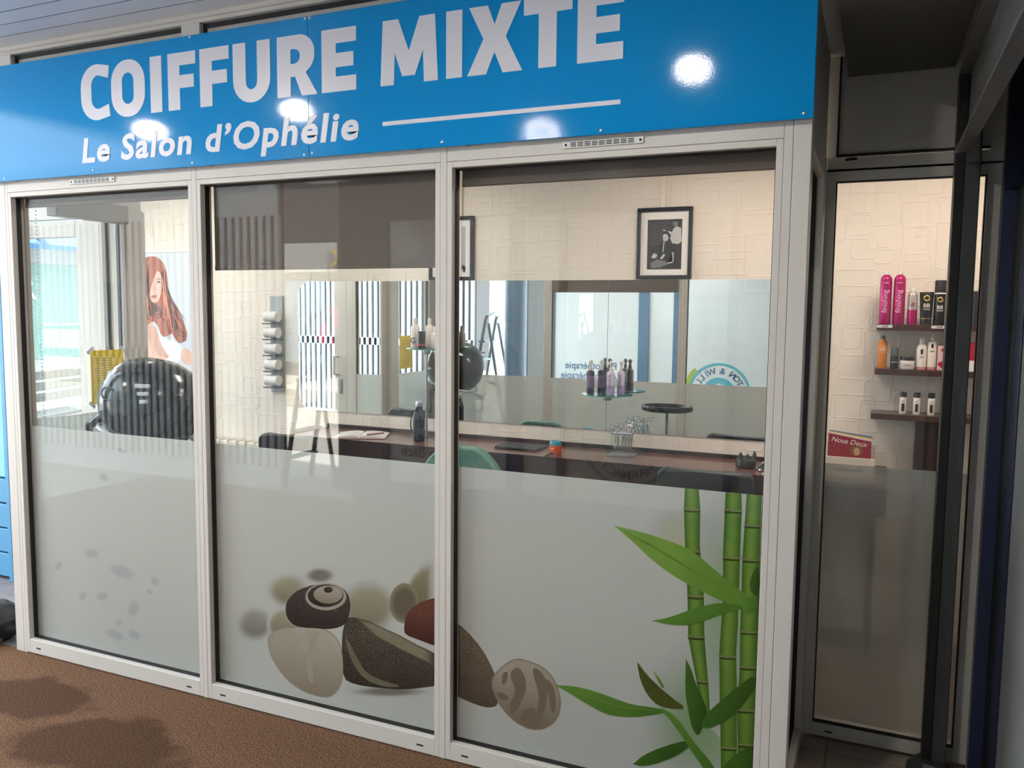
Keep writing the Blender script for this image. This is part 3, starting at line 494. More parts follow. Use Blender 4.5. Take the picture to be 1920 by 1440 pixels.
 (3, 'leaf', 'leaf', -2, [(-0.575, 0.931), (-0.574, 0.931), (-0.548, 0.928), (-0.499, 0.922), (-0.453, 0.915), (-0.41, 0.906), (-0.371, 0.897), (-0.336, 0.887), (-0.305, 0.872), (-0.277, 0.853), (-0.25, 0.833), (-0.222, 0.812), (-0.191, 0.791), (-0.155, 0.767), (-0.138, 0.746), (-0.139, 0.727), (-0.149, 0.718), (-0.169, 0.72), (-0.193, 0.723), (-0.219, 0.73), (-0.253, 0.74), (-0.295, 0.755), (-0.333, 0.771), (-0.368, 0.787), (-0.4, 0.804), (-0.429, 0.822), (-0.457, 0.841), (-0.485, 0.864), (-0.517, 0.889), (-0.556, 0.917)]),
 (3, 'leaf_rib', 'lime', 0, [(-0.569, 0.927), (-0.445, 0.882), (-0.303, 0.815), (-0.153, 0.74), (-0.306, 0.809), (-0.448, 0.874)]),
 (3, 'leaf', 'leafdark', -2, [(-0.439, 0.628), (-0.439, 0.628), (-0.424, 0.633), (-0.396, 0.643), (-0.368, 0.656), (-0.34, 0.671), (-0.313, 0.685), (-0.286, 0.698), (-0.259, 0.71), (-0.232, 0.719), (-0.202, 0.724), (-0.167, 0.726), (-0.152, 0.722), (-0.157, 0.712), (-0.174, 0.702), (-0.203, 0.691), (-0.231, 0.677), (-0.258, 0.66), (-0.283, 0.647), (-0.307, 0.637), (-0.334, 0.629), (-0.365, 0.625), (-0.396, 0.624), (-0.425, 0.627)]),
 (3, 'leaf', 'leafdark', -2, [(-0.772, 0.342), (-0.771, 0.342), (-0.754, 0.345), (-0.719, 0.35), (-0.682, 0.352), (-0.643, 0.35), (-0.609, 0.346), (-0.579, 0.341), (-0.548, 0.336), (-0.518, 0.331), (-0.483, 0.33), (-0.443, 0.333), (-0.411, 0.334), (-0.386, 0.333), (-0.384, 0.327), (-0.405, 0.317), (-0.433, 0.306), (-0.47, 0.293), (-0.506, 0.284), (-0.543, 0.278), (-0.573, 0.276), (-0.596, 0.279), (-0.623, 0.286), (-0.654, 0.297), (-0.683, 0.308), (-0.711, 0.319), (-0.737, 0.329), (-0.761, 0.337)]),
 (3, 'leaf_rib', 'lime', 0, [(-0.765, 0.341), (-0.655, 0.33), (-0.54, 0.315), (-0.402, 0.326), (-0.54, 0.309), (-0.655, 0.324)]),
 (3, 'leaf', 'olive', -2, [(-0.485, 0.479), (-0.485, 0.479), (-0.477, 0.471), (-0.462, 0.453), (-0.442, 0.434), (-0.416, 0.414), (-0.393, 0.397), (-0.371, 0.384), (-0.35, 0.371), (-0.329, 0.359), (-0.329, 0.35), (-0.349, 0.345), (-0.372, 0.342), (-0.397, 0.342), (-0.419, 0.349), (-0.438, 0.364), (-0.453, 0.382), (-0.465, 0.402), (-0.475, 0.429), (-0.482, 0.462)]),
 (3, 'leaf', 'leafdark', -2, [(-0.431, 0.46), (-0.43, 0.46), (-0.423, 0.453), (-0.411, 0.439), (-0.401, 0.426), (-0.393, 0.412), (-0.393, 0.407), (-0.4, 0.409), (-0.411, 0.423), (-0.424, 0.448)]),
 (3, 'leaf', 'leafdark2', -2, [(-0.324, 0.52), (-0.324, 0.52), (-0.319, 0.511), (-0.309, 0.493), (-0.301, 0.475), (-0.295, 0.456), (-0.286, 0.435), (-0.275, 0.413), (-0.264, 0.391), (-0.254, 0.372), (-0.252, 0.351), (-0.256, 0.328), (-0.263, 0.304), (-0.272, 0.278), (-0.281, 0.271), (-0.291, 0.281), (-0.3, 0.3), (-0.307, 0.328), (-0.314, 0.359), (-0.321, 0.394), (-0.324, 0.439), (-0.324, 0.493)]),
 (3, 'leaf', 'leafdark2', -2, [(-0.118, 0.499), (-0.144, 0.474), (-0.17, 0.446), (-0.196, 0.416), (-0.219, 0.39), (-0.238, 0.368), (-0.254, 0.344), (-0.267, 0.318), (-0.266, 0.303), (-0.253, 0.301), (-0.233, 0.308), (-0.206, 0.327), (-0.183, 0.347), (-0.164, 0.369), (-0.147, 0.392), (-0.131, 0.417), (-0.118, 0.438), (-0.108, 0.457), (-0.104, 0.478), (-0.105, 0.5)]),
 (3, 'leaf', 'leafdark2', -2, [(-0.491, 0.123), (-0.49, 0.123), (-0.481, 0.133), (-0.464, 0.153), (-0.441, 0.173), (-0.412, 0.193), (-0.384, 0.21), (-0.356, 0.226), (-0.331, 0.238), (-0.308, 0.245), (-0.3, 0.24), (-0.308, 0.224), (-0.326, 0.204), (-0.354, 0.18), (-0.383, 0.161), (-0.411, 0.144), (-0.434, 0.133), (-0.453, 0.125), (-0.469, 0.122), (-0.484, 0.122)]),
 (3, 'leaf', 'leafdark', -2, [(-0.404, 0.337), (-0.393, 0.337), (-0.378, 0.332), (-0.36, 0.323), (-0.342, 0.308), (-0.324, 0.286), (-0.306, 0.264), (-0.288, 0.243), (-0.269, 0.224), (-0.249, 0.206), (-0.232, 0.187), (-0.216, 0.165), (-0.216, 0.153), (-0.233, 0.148), (-0.254, 0.161), (-0.279, 0.191), (-0.301, 0.218), (-0.319, 0.243), (-0.339, 0.268), (-0.359, 0.292), (-0.379, 0.312), (-0.399, 0.329)]),
 (3, 'leaf', 'leafdark2', -2, [(-0.132, 0.811), (-0.126, 0.83), (-0.119, 0.845), (-0.11, 0.857), (-0.105, 0.838), (-0.104, 0.787), (-0.109, 0.762), (-0.121, 0.765), (-0.129, 0.775), (-0.133, 0.792)]),
 (3, 'leaf', 'leafdark2', -2, [(-0.203, 0.171), (-0.18, 0.206), (-0.158, 0.234), (-0.135, 0.255), (-0.118, 0.27), (-0.106, 0.277), (-0.099, 0.251), (-0.098, 0.19), (-0.11, 0.154), (-0.134, 0.14), (-0.163, 0.138), (-0.197, 0.148)]),
 (3, 'leaf', 'leafdark', -2, [(-0.14, 0.755), (-0.119, 0.759), (-0.108, 0.75), (-0.107, 0.73), (-0.114, 0.713), (-0.131, 0.7), (-0.143, 0.7), (-0.152, 0.712), (-0.155, 0.727), (-0.152, 0.745)]),
 (1, 'smudge', 'smudge', 0.4, [(-2.758, 0.441), (-2.775, 0.426), (-2.798, 0.415), (-2.829, 0.418), (-2.853, 0.419), (-2.88, 0.418), (-2.899, 0.428), (-2.924, 0.437), (-2.944, 0.454), (-2.931, 0.472), (-2.914, 0.486), (-2.89, 0.497), (-2.859, 0.494), (-2.835, 0.494), (-2.809, 0.494), (-2.789, 0.484), (-2.765, 0.474), (-2.746, 0.459)]),
 (1, 'smudge', 'smudge', 0.4, [(-2.97, 0.504), (-2.988, 0.496), (-3.005, 0.493), (-3.02, 0.487), (-3.036, 0.489), (-3.051, 0.49), (-3.073, 0.491), (-3.084, 0.501), (-3.087, 0.513), (-3.088, 0.526), (-3.069, 0.533), (-3.052, 0.537), (-3.037, 0.542), (-3.021, 0.541), (-3.006, 0.539), (-2.984, 0.538), (-2.974, 0.528), (-2.97, 0.517)]),
 (1, 'smudge', 'smudge', 0.4, [(-2.93, 0.318), (-2.938, 0.309), (-2.952, 0.305), (-2.964, 0.298), (-2.98, 0.291), (-2.996, 0.294), (-3.011, 0.299), (-3.023, 0.307), (-3.017, 0.321), (-3.01, 0.331), (-3.002, 0.34), (-2.987, 0.344), (-2.976, 0.35), (-2.96, 0.357), (-2.944, 0.354), (-2.929, 0.35), (-2.917, 0.341), (-2.924, 0.328)]),
 (1, 'smudge', 'smudge', 0.4, [(-3.071, 0.301), (-3.075, 0.293), (-3.085, 0.288), (-3.095, 0.281), (-3.108, 0.274), (-3.12, 0.278), (-3.13, 0.283), (-3.136, 0.291), (-3.129, 0.301), (-3.124, 0.309), (-3.12, 0.317), (-3.11, 0.322), (-3.101, 0.329), (-3.087, 0.335), (-3.075, 0.332), (-3.066, 0.327), (-3.06, 0.319), (-3.067, 0.308)]),
 (1, 'smudge', 'smudge', 0.4, [(-2.738, 0.293), (-2.749, 0.281), (-2.757, 0.263), (-2.776, 0.252), (-2.796, 0.25), (-2.817, 0.25), (-2.827, 0.263), (-2.824, 0.28), (-2.827, 0.292), (-2.82, 0.306), (-2.809, 0.319), (-2.801, 0.336), (-2.782, 0.348), (-2.762, 0.349), (-2.741, 0.349), (-2.731, 0.336), (-2.734, 0.319), (-2.731, 0.307)]),
 (1, 'smudge', 'smudge', 0.4, [(-2.613, 0.435), (-2.622, 0.425), (-2.632, 0.415), (-2.645, 0.413), (-2.655, 0.416), (-2.664, 0.416), (-2.67, 0.421), (-2.674, 0.428), (-2.682, 0.435), (-2.678, 0.447), (-2.669, 0.457), (-2.659, 0.467), (-2.646, 0.469), (-2.637, 0.465), (-2.627, 0.465), (-2.622, 0.46), (-2.618, 0.453), (-2.61, 0.446)]),
 (1, 'smudge', 'smudge', 0.4, [(-2.73, 0.17), (-2.741, 0.16), (-2.753, 0.149), (-2.77, 0.145), (-2.785, 0.15), (-2.799, 0.152), (-2.809, 0.157), (-2.813, 0.165), (-2.824, 0.173), (-2.825, 0.185), (-2.814, 0.195), (-2.803, 0.206), (-2.785, 0.209), (-2.77, 0.204), (-2.757, 0.203), (-2.747, 0.197), (-2.743, 0.189), (-2.732, 0.182)]),
 (1, 'smudge', 'smudge', 0.4, [(-2.895, 0.867), (-2.902, 0.86), (-2.91, 0.852), (-2.925, 0.85), (-2.94, 0.854), (-2.952, 0.857), (-2.959, 0.863), (-2.962, 0.87), (-2.971, 0.876), (-2.972, 0.884), (-2.965, 0.891), (-2.958, 0.899), (-2.942, 0.901), (-2.928, 0.897), (-2.916, 0.894), (-2.909, 0.888), (-2.906, 0.881), (-2.896, 0.875)]),
 (1, 'smudge', 'smudge', 0.4, [(-2.848, 0.211), (-2.853, 0.204), (-2.864, 0.201), (-2.872, 0.2), (-2.881, 0.197), (-2.888, 0.199), (-2.895, 0.2), (-2.905, 0.203), (-2.905, 0.211), (-2.901, 0.219), (-2.896, 0.227), (-2.885, 0.23), (-2.876, 0.231), (-2.868, 0.234), (-2.861, 0.232), (-2.853, 0.23), (-2.844, 0.227), (-2.845, 0.219)]),
 (1, 'smudge', 'smudge', 0.4, [(-2.82, 0.145), (-2.84, 0.134), (-2.859, 0.123), (-2.884, 0.121), (-2.907, 0.127), (-2.928, 0.127), (-2.948, 0.132), (-2.96, 0.142), (-2.98, 0.153), (-2.982, 0.168), (-2.961, 0.179), (-2.943, 0.189), (-2.917, 0.191), (-2.894, 0.185), (-2.873, 0.185), (-2.853, 0.18), (-2.841, 0.17), (-2.822, 0.16)]),
 (1, 'smudge', 'smudge', 0.4, [(-3.225, 0.426), (-3.233, 0.417), (-3.242, 0.409), (-3.252, 0.407), (-3.263, 0.4), (-3.275, 0.397), (-3.281, 0.404), (-3.287, 0.411), (-3.285, 0.423), (-3.274, 0.434), (-3.266, 0.443), (-3.257, 0.451), (-3.247, 0.453), (-3.236, 0.46), (-3.224, 0.463), (-3.218, 0.456), (-3.212, 0.449), (-3.214, 0.437)]),
 (1, 'smudge', 'smudge', 0.4, [(-2.659, 0.384), (-2.663, 0.381), (-2.667, 0.378), (-2.674, 0.377), (-2.682, 0.375), (-2.692, 0.375), (-2.698, 0.379), (-2.704, 0.382), (-2.706, 0.387), (-2.7, 0.391), (-2.696, 0.395), (-2.691, 0.398), (-2.684, 0.398), (-2.677, 0.401), (-2.667, 0.401), (-2.66, 0.397), (-2.654, 0.393), (-2.653, 0.388)]),
 (1, 'smudge', 'smudge', 0.4, [(-2.779, 0.995), (-2.789, 0.992), (-2.797, 0.989), (-2.81, 0.991), (-2.821, 0.993), (-2.833, 0.994), (-2.844, 0.997), (-2.852, 1.002), (-2.863, 1.009), (-2.861, 1.015), (-2.851, 1.018), (-2.843, 1.021), (-2.829, 1.019), (-2.818, 1.017), (-2.807, 1.016), (-2.796, 1.012), (-2.787, 1.007), (-2.777, 1.001)]),
]
POSTER_PRINTS = [
 ('skin_print', 'poskin', [(-4.806, 1.481), (-4.779, 1.504), (-4.749, 1.517), (-4.715, 1.521), (-4.686, 1.51), (-4.661, 1.486), (-4.645, 1.455), (-4.638, 1.417), (-4.623, 1.38), (-4.599, 1.343), (-4.575, 1.313), (-4.551, 1.288), (-4.523, 1.264), (-4.491, 1.241), (-4.508, 1.221), (-4.575, 1.206), (-4.642, 1.207), (-4.709, 1.224), (-4.758, 1.247), (-4.786, 1.278), (-4.807, 1.312), (-4.818, 1.35), (-4.823, 1.394), (-4.82, 1.445)]),
 ('dress_print', 'podress', [(-4.634, 1.43), (-4.601, 1.418), (-4.564, 1.406), (-4.522, 1.395), (-4.481, 1.384), (-4.441, 1.372), (-4.415, 1.351), (-4.404, 1.321), (-4.405, 1.29), (-4.418, 1.259), (-4.437, 1.233), (-4.463, 1.214), (-4.496, 1.212), (-4.537, 1.23), (-4.571, 1.263), (-4.598, 1.312), (-4.622, 1.361), (-4.641, 1.411)]),
 ('dress_print', 'podress', [(-4.815, 1.378), (-4.799, 1.347), (-4.783, 1.316), (-4.767, 1.285), (-4.747, 1.251), (-4.723, 1.214), (-4.74, 1.194), (-4.801, 1.192), (-4.829, 1.242), (-4.825, 1.343)]),
 ('skin_print', 'poskin', [(-4.401, 1.324), (-4.377, 1.337), (-4.35, 1.335), (-4.322, 1.317), (-4.306, 1.293), (-4.3, 1.262), (-4.307, 1.238), (-4.326, 1.218), (-4.354, 1.216), (-4.39, 1.23), (-4.41, 1.257), (-4.413, 1.297)]),
 ('skin_print', 'poarm', [(-4.724, 1.499), (-4.69, 1.502), (-4.663, 1.49), (-4.643, 1.462), (-4.627, 1.43), (-4.616, 1.393), (-4.599, 1.356), (-4.575, 1.319), (-4.553, 1.293), (-4.533, 1.278), (-4.531, 1.267), (-4.548, 1.26), (-4.577, 1.264), (-4.618, 1.278), (-4.656, 1.301), (-4.688, 1.331), (-4.712, 1.365), (-4.728, 1.403), (-4.737, 1.44), (-4.74, 1.478)]),
 ('hair_print', 'pohair', [(-4.796, 1.932), (-4.787, 1.954), (-4.769, 1.972), (-4.743, 1.988), (-4.709, 1.997), (-4.667, 2.001), (-4.629, 1.996), (-4.596, 1.982), (-4.57, 1.96), (-4.55, 1.933), (-4.537, 1.9), (-4.53, 1.864), (-4.525, 1.827), (-4.523, 1.79), (-4.514, 1.753), (-4.498, 1.716), (-4.475, 1.68), (-4.444, 1.643), (-4.418, 1.606), (-4.399, 1.57), (-4.384, 1.536), (-4.373, 1.506), (-4.362, 1.479), (-4.35, 1.454), (-4.351, 1.43), (-4.364, 1.405), (-4.383, 1.386), (-4.408, 1.373), (-4.432, 1.376), (-4.456, 1.393), (-4.476, 1.415), (-4.492, 1.439), (-4.512, 1.442), (-4.538, 1.423), (-4.563, 1.416), (-4.588, 1.421), (-4.608, 1.443), (-4.624, 1.48), (-4.643, 1.508), (-4.668, 1.526), (-4.693, 1.526), (-4.72, 1.506), (-4.744, 1.493), (-4.765, 1.487), (-4.787, 1.474), (-4.809, 1.454), (-4.816, 1.565), (-4.806, 1.803)]),
 ('face_print', 'poskin', [(-4.674, 1.844), (-4.671, 1.855), (-4.667, 1.865), (-4.662, 1.874), (-4.654, 1.882), (-4.646, 1.89), (-4.637, 1.894), (-4.627, 1.896), (-4.617, 1.894), (-4.607, 1.889), (-4.598, 1.883), (-4.591, 1.874), (-4.584, 1.864), (-4.579, 1.852), (-4.576, 1.839), (-4.574, 1.825), (-4.574, 1.81), (-4.575, 1.795), (-4.578, 1.779), (-4.581, 1.764), (-4.585, 1.748), (-4.59, 1.733), (-4.596, 1.719), (-4.602, 1.706), (-4.608, 1.695), (-4.615, 1.685), (-4.622, 1.677), (-4.63, 1.671), (-4.639, 1.666), (-4.648, 1.664), (-4.657, 1.663), (-4.667, 1.665), (-4.676, 1.669), (-4.686, 1.675), (-4.693, 1.683), (-4.699, 1.692), (-4.704, 1.703), (-4.706, 1.716), (-4.707, 1.728), (-4.707, 1.741), (-4.705, 1.753), (-4.701, 1.766), (-4.697, 1.778), (-4.693, 1.789), (-4.689, 1.8), (-4.684, 1.811), (-4.68, 1.822), (-4.677, 1.833)]),
 ('hair_print', 'pohair', [(-4.651, 1.966), (-4.626, 1.96), (-4.612, 1.946), (-4.609, 1.924), (-4.616, 1.903), (-4.633, 1.881), (-4.65, 1.855), (-4.665, 1.824), (-4.679, 1.793), (-4.691, 1.762), (-4.701, 1.731), (-4.708, 1.7), (-4.724, 1.675), (-4.749, 1.656), (-4.769, 1.659), (-4.785, 1.684), (-4.79, 1.722), (-4.784, 1.772), (-4.773, 1.822), (-4.758, 1.871), (-4.729, 1.915), (-4.685, 1.951)]),
 ('hair_print', 'pohair', [(-4.576, 1.885), (-4.562, 1.867), (-4.552, 1.836), (-4.548, 1.793), (-4.54, 1.753), (-4.529, 1.716), (-4.532, 1.689), (-4.55, 1.67), (-4.569, 1.667), (-4.589, 1.679), (-4.595, 1.707), (-4.588, 1.75), (-4.581, 1.787), (-4.575, 1.818), (-4.575, 1.849), (-4.58, 1.879)]),
 ('hair_print', 'pocurl', [(-4.75, 1.653), (-4.711, 1.666), (-4.675, 1.666), (-4.642, 1.654), (-4.613, 1.636), (-4.589, 1.611), (-4.582, 1.583), (-4.592, 1.552), (-4.613, 1.545), (-4.646, 1.564), (-4.679, 1.57), (-4.713, 1.563), (-4.743, 1.55), (-4.77, 1.531), (-4.78, 1.553), (-4.773, 1.615)]),
 ('hair_print', 'pocurl', [(-4.509, 1.646), (-4.477, 1.615), (-4.45, 1.582), (-4.427, 1.545), (-4.414, 1.508), (-4.411, 1.472), (-4.422, 1.45), (-4.446, 1.443), (-4.469, 1.458), (-4.488, 1.495), (-4.509, 1.531), (-4.533, 1.568), (-4.54, 1.605), (-4.53, 1.642)]),
 ('hair_print', 'pocopper', [(-4.736, 1.953), (-4.71, 1.969), (-4.702, 1.95), (-4.713, 1.897), (-4.726, 1.84), (-4.741, 1.778), (-4.754, 1.734), (-4.766, 1.709), (-4.772, 1.731), (-4.771, 1.8), (-4.765, 1.862), (-4.754, 1.918)]),
 ('hair_print', 'pocopper', [(-4.479, 1.63), (-4.451, 1.594), (-4.428, 1.551), (-4.41, 1.502), (-4.408, 1.481), (-4.424, 1.487), (-4.442, 1.508), (-4.461, 1.545), (-4.476, 1.584), (-4.487, 1.627)]),
 ('eye_print', 'poeye', [(-4.63, 1.814), (-4.617, 1.82), (-4.604, 1.822), (-4.59, 1.818), (-4.588, 1.814), (-4.6, 1.809), (-4.614, 1.807), (-4.629, 1.81)]),
 ('lip_print', 'polip', [(-4.684, 1.715), (-4.666, 1.72), (-4.648, 1.72), (-4.631, 1.717), (-4.63, 1.71), (-4.642, 1.7), (-4.657, 1.695), (-4.674, 1.697), (-4.685, 1.701), (-4.691, 1.708)]),
 ('brow_print', 'pocurl', [(-4.642, 1.831), (-4.61, 1.841), (-4.579, 1.833), (-4.609, 1.833)]),
 ('nose_print', 'poarm', [(-4.657, 1.8), (-4.652, 1.781), (-4.652, 1.764), (-4.657, 1.748), (-4.663, 1.742), (-4.671, 1.743), (-4.673, 1.751), (-4.667, 1.765), (-4.663, 1.781), (-4.661, 1.8)]),
 ('hair_strand_print', 'pocopper', [(-4.765, 1.955), (-4.768, 1.92), (-4.77, 1.884), (-4.772, 1.849), (-4.77, 1.814), (-4.765, 1.778), (-4.761, 1.743), (-4.757, 1.707), (-4.756, 1.672), (-4.754, 1.636), (-4.748, 1.601), (-4.747, 1.601), (-4.748, 1.636), (-4.746, 1.672), (-4.744, 1.707), (-4.745, 1.743), (-4.748, 1.778), (-4.752, 1.814), (-4.755, 1.849), (-4.757, 1.884), (-4.757, 1.92), (-4.759, 1.955)]),
 ('hair_strand_print', 'pocurl', [(-4.552, 1.832), (-4.552, 1.794), (-4.551, 1.756), (-4.551, 1.719), (-4.549, 1.681), (-4.543, 1.643), (-4.532, 1.606), (-4.52, 1.568), (-4.51, 1.53), (-4.504, 1.493), (-4.5, 1.455), (-4.498, 1.455), (-4.5, 1.493), (-4.504, 1.53), (-4.513, 1.568), (-4.524, 1.606), (-4.534, 1.643), (-4.54, 1.681), (-4.542, 1.719), (-4.544, 1.756), (-4.546, 1.794), (-4.548, 1.832)]),
 ('hair_strand_print', 'podark', [(-4.769, 1.878), (-4.768, 1.842), (-4.767, 1.805), (-4.766, 1.768), (-4.762, 1.732), (-4.751, 1.695), (-4.733, 1.658), (-4.713, 1.622), (-4.698, 1.585), (-4.691, 1.548), (-4.687, 1.512), (-4.685, 1.512), (-4.687, 1.548), (-4.691, 1.585), (-4.704, 1.622), (-4.723, 1.658), (-4.74, 1.695), (-4.751, 1.732), (-4.755, 1.768), (-4.757, 1.805), (-4.761, 1.842), (-4.764, 1.878)]),
 ('hair_strand_print', 'pocopper', [(-4.56, 1.835), (-4.56, 1.792), (-4.555, 1.748), (-4.544, 1.705), (-4.529, 1.662), (-4.512, 1.619), (-4.493, 1.576), (-4.474, 1.533), (-4.451, 1.49), (-4.422, 1.447), (-4.387, 1.404), (-4.386, 1.404), (-4.417, 1.447), (-4.443, 1.49), (-4.463, 1.533), (-4.48, 1.576), (-4.497, 1.619), (-4.515, 1.662), (-4.531, 1.705), (-4.543, 1.748), (-4.551, 1.792), (-4.554, 1.835)]),
 ('hair_strand_print', 'pocurl', [(-4.745, 1.948), (-4.748, 1.914), (-4.747, 1.88), (-4.744, 1.847), (-4.745, 1.813), (-4.75, 1.779), (-4.755, 1.745), (-4.754, 1.711), (-4.741, 1.678), (-4.724, 1.644), (-4.712, 1.61), (-4.711, 1.61), (-4.719, 1.644), (-4.733, 1.678), (-4.743, 1.711), (-4.743, 1.745), (-4.737, 1.779), (-4.731, 1.813), (-4.731, 1.847), (-4.736, 1.88), (-4.739, 1.914), (-4.74, 1.948)]),
 ('hair_strand_print', 'podark', [(-4.573, 1.818), (-4.574, 1.776), (-4.572, 1.734), (-4.564, 1.693), (-4.549, 1.651), (-4.53, 1.61), (-4.514, 1.568), (-4.503, 1.527), (-4.493, 1.485), (-4.475, 1.444), (-4.444, 1.403), (-4.443, 1.403), (-4.471, 1.444), (-4.486, 1.485), (-4.494, 1.527), (-4.503, 1.568), (-4.518, 1.61), (-4.537, 1.651), (-4.553, 1.693), (-4.562, 1.734), (-4.567, 1.776), (-4.568, 1.817)]),
 ('hair_strand_print', 'pocopper', [(-4.738, 1.924), (-4.74, 1.89), (-4.742, 1.856), (-4.748, 1.821), (-4.757, 1.787), (-4.765, 1.753), (-4.768, 1.718), (-4.763, 1.684), (-4.76, 1.649), (-4.764, 1.614), (-4.78, 1.58), (-4.778, 1.58), (-4.761, 1.614), (-4.754, 1.649), (-4.757, 1.684), (-4.76, 1.718), (-4.757, 1.753), (-4.749, 1.787), (-4.74, 1.821), (-4.735, 1.856), (-4.734, 1.89), (-4.735, 1.924)]),
 ('hair_strand_print', 'pocurl', [(-4.557, 1.879), (-4.557, 1.838), (-4.552, 1.796), (-4.546, 1.755), (-4.539, 1.714), (-4.532, 1.672), (-4.519, 1.631), (-4.5, 1.59), (-4.476, 1.548), (-4.453, 1.507), (-4.434, 1.466), (-4.433, 1.466), (-4.449, 1.507), (-4.471, 1.549), (-4.492, 1.59), (-4.51, 1.631), (-4.522, 1.672), (-4.529, 1.714), (-4.536, 1.755), (-4.544, 1.796), (-4.551, 1.838), (-4.553, 1.879)]),
 ('hair_strand_print', 'podark', [(-4.752, 1.946), (-4.754, 1.91), (-4.753, 1.874), (-4.749, 1.837), (-4.744, 1.801), (-4.742, 1.765), (-4.741, 1.729), (-4.738, 1.693), (-4.73, 1.657), (-4.715, 1.621), (-4.697, 1.584), (-4.696, 1.584), (-4.71, 1.621), (-4.723, 1.657), (-4.729, 1.693), (-4.73, 1.729), (-4.73, 1.765), (-4.733, 1.801), (-4.738, 1.837), (-4.744, 1.873), (-4.747, 1.91), (-4.747, 1.946)]),
 ('hair_strand_print', 'pocopper', [(-4.563, 1.818), (-4.565, 1.789), (-4.564, 1.76), (-4.56, 1.731), (-4.556, 1.702), (-4.553, 1.673), (-4.551, 1.644), (-4.547, 1.615), (-4.537, 1.586), (-4.523, 1.557), (-4.506, 1.528), (-4.505, 1.528), (-4.518, 1.557), (-4.529, 1.586), (-4.536, 1.615), (-4.538, 1.644), (-4.539, 1.673), (-4.542, 1.702), (-4.547, 1.731), (-4.553, 1.76), (-4.556, 1.789), (-4.558, 1.818)]),
 ('hair_strand_print', 'pocurl', [(-4.766, 1.934), (-4.77, 1.897), (-4.773, 1.859), (-4.774, 1.822), (-4.775, 1.784), (-4.777, 1.747), (-4.781, 1.709), (-4.784, 1.671), (-4.785, 1.634), (-4.782, 1.596), (-4.777, 1.558), (-4.776, 1.558), (-4.776, 1.596), (-4.775, 1.634), (-4.771, 1.671), (-4.765, 1.709), (-4.76, 1.747), (-4.758, 1.784), (-4.758, 1.822), (-4.759, 1.859), (-4.759, 1.896), (-4.759, 1.934)]),
 ('hair_strand_print', 'podark', [(-4.547, 1.834), (-4.545, 1.805), (-4.538, 1.775), (-4.528, 1.745), (-4.516, 1.715), (-4.501, 1.685), (-4.482, 1.655), (-4.456, 1.625), (-4.424, 1.596), (-4.389, 1.566), (-4.358, 1.537), (-4.357, 1.537), (-4.384, 1.566), (-4.415, 1.596), (-4.444, 1.626), (-4.468, 1.655), (-4.486, 1.685), (-4.5, 1.715), (-4.513, 1.745), (-4.526, 1.775), (-4.536, 1.805), (-4.541, 1.834)]),
 ('hair_strand_print', 'pocopper', [(-4.755, 1.877), (-4.756, 1.84), (-4.756, 1.803), (-4.757, 1.767), (-4.756, 1.73), (-4.751, 1.693), (-4.741, 1.657), (-4.73, 1.62), (-4.722, 1.583), (-4.718, 1.546), (-4.716, 1.51), (-4.715, 1.51), (-4.713, 1.547), (-4.714, 1.583), (-4.72, 1.62), (-4.73, 1.657), (-4.738, 1.693), (-4.743, 1.73), (-4.745, 1.767), (-4.746, 1.803), (-4.748, 1.84), (-4.75, 1.877)]),
 ('hair_strand_print', 'pocurl', [(-4.577, 1.869), (-4.575, 1.831), (-4.566, 1.793), (-4.555, 1.755), (-4.54, 1.716), (-4.52, 1.678), (-4.495, 1.64), (-4.465, 1.602), (-4.432, 1.564), (-4.399, 1.527), (-4.366, 1.489), (-4.364, 1.489), (-4.395, 1.527), (-4.426, 1.564), (-4.458, 1.602), (-4.487, 1.64), (-4.511, 1.678), (-4.53, 1.716), (-4.546, 1.755), (-4.559, 1.793), (-4.569, 1.831), (-4.573, 1.869)]),
 ('hair_strand_print', 'podark', [(-4.725, 1.93), (-4.728, 1.898), (-4.734, 1.866), (-4.739, 1.834), (-4.739, 1.802), (-4.735, 1.77), (-4.734, 1.738), (-4.742, 1.706), (-4.757, 1.673), (-4.772, 1.641), (-4.776, 1.608), (-4.774, 1.608), (-4.768, 1.641), (-4.751, 1.673), (-4.733, 1.706), (-4.725, 1.738), (-4.725, 1.77), (-4.729, 1.802), (-4.73, 1.834), (-4.726, 1.866), (-4.722, 1.898), (-4.721, 1.93)]),
 ('hair_strand_print', 'pocopper', [(-4.579, 1.901), (-4.58, 1.855), (-4.579, 1.808), (-4.576, 1.761), (-4.573, 1.714), (-4.568, 1.667), (-4.558, 1.62), (-4.544, 1.574), (-4.528, 1.527), (-4.514, 1.48), (-4.504, 1.433), (-4.502, 1.433), (-4.509, 1.48), (-4.52, 1.527), (-4.534, 1.574), (-4.546, 1.621), (-4.555, 1.667), (-4.56, 1.714), (-4.564, 1.761), (-4.568, 1.808), (-4.572, 1.855), (-4.575, 1.901)]),
 ('hair_strand_print', 'pocurl', [(-4.768, 1.872), (-4.772, 1.84), (-4.778, 1.807), (-4.782, 1.775), (-4.782, 1.743), (-4.779, 1.711), (-4.776, 1.678), (-4.78, 1.646), (-4.791, 1.613), (-4.802, 1.581), (-4.804, 1.548), (-4.803, 1.548), (-4.796, 1.581), (-4.78, 1.613), (-4.766, 1.646), (-4.759, 1.678), (-4.76, 1.711), (-4.764, 1.743), (-4.765, 1.775), (-4.763, 1.807), (-4.761, 1.84), (-4.761, 1.872)]),
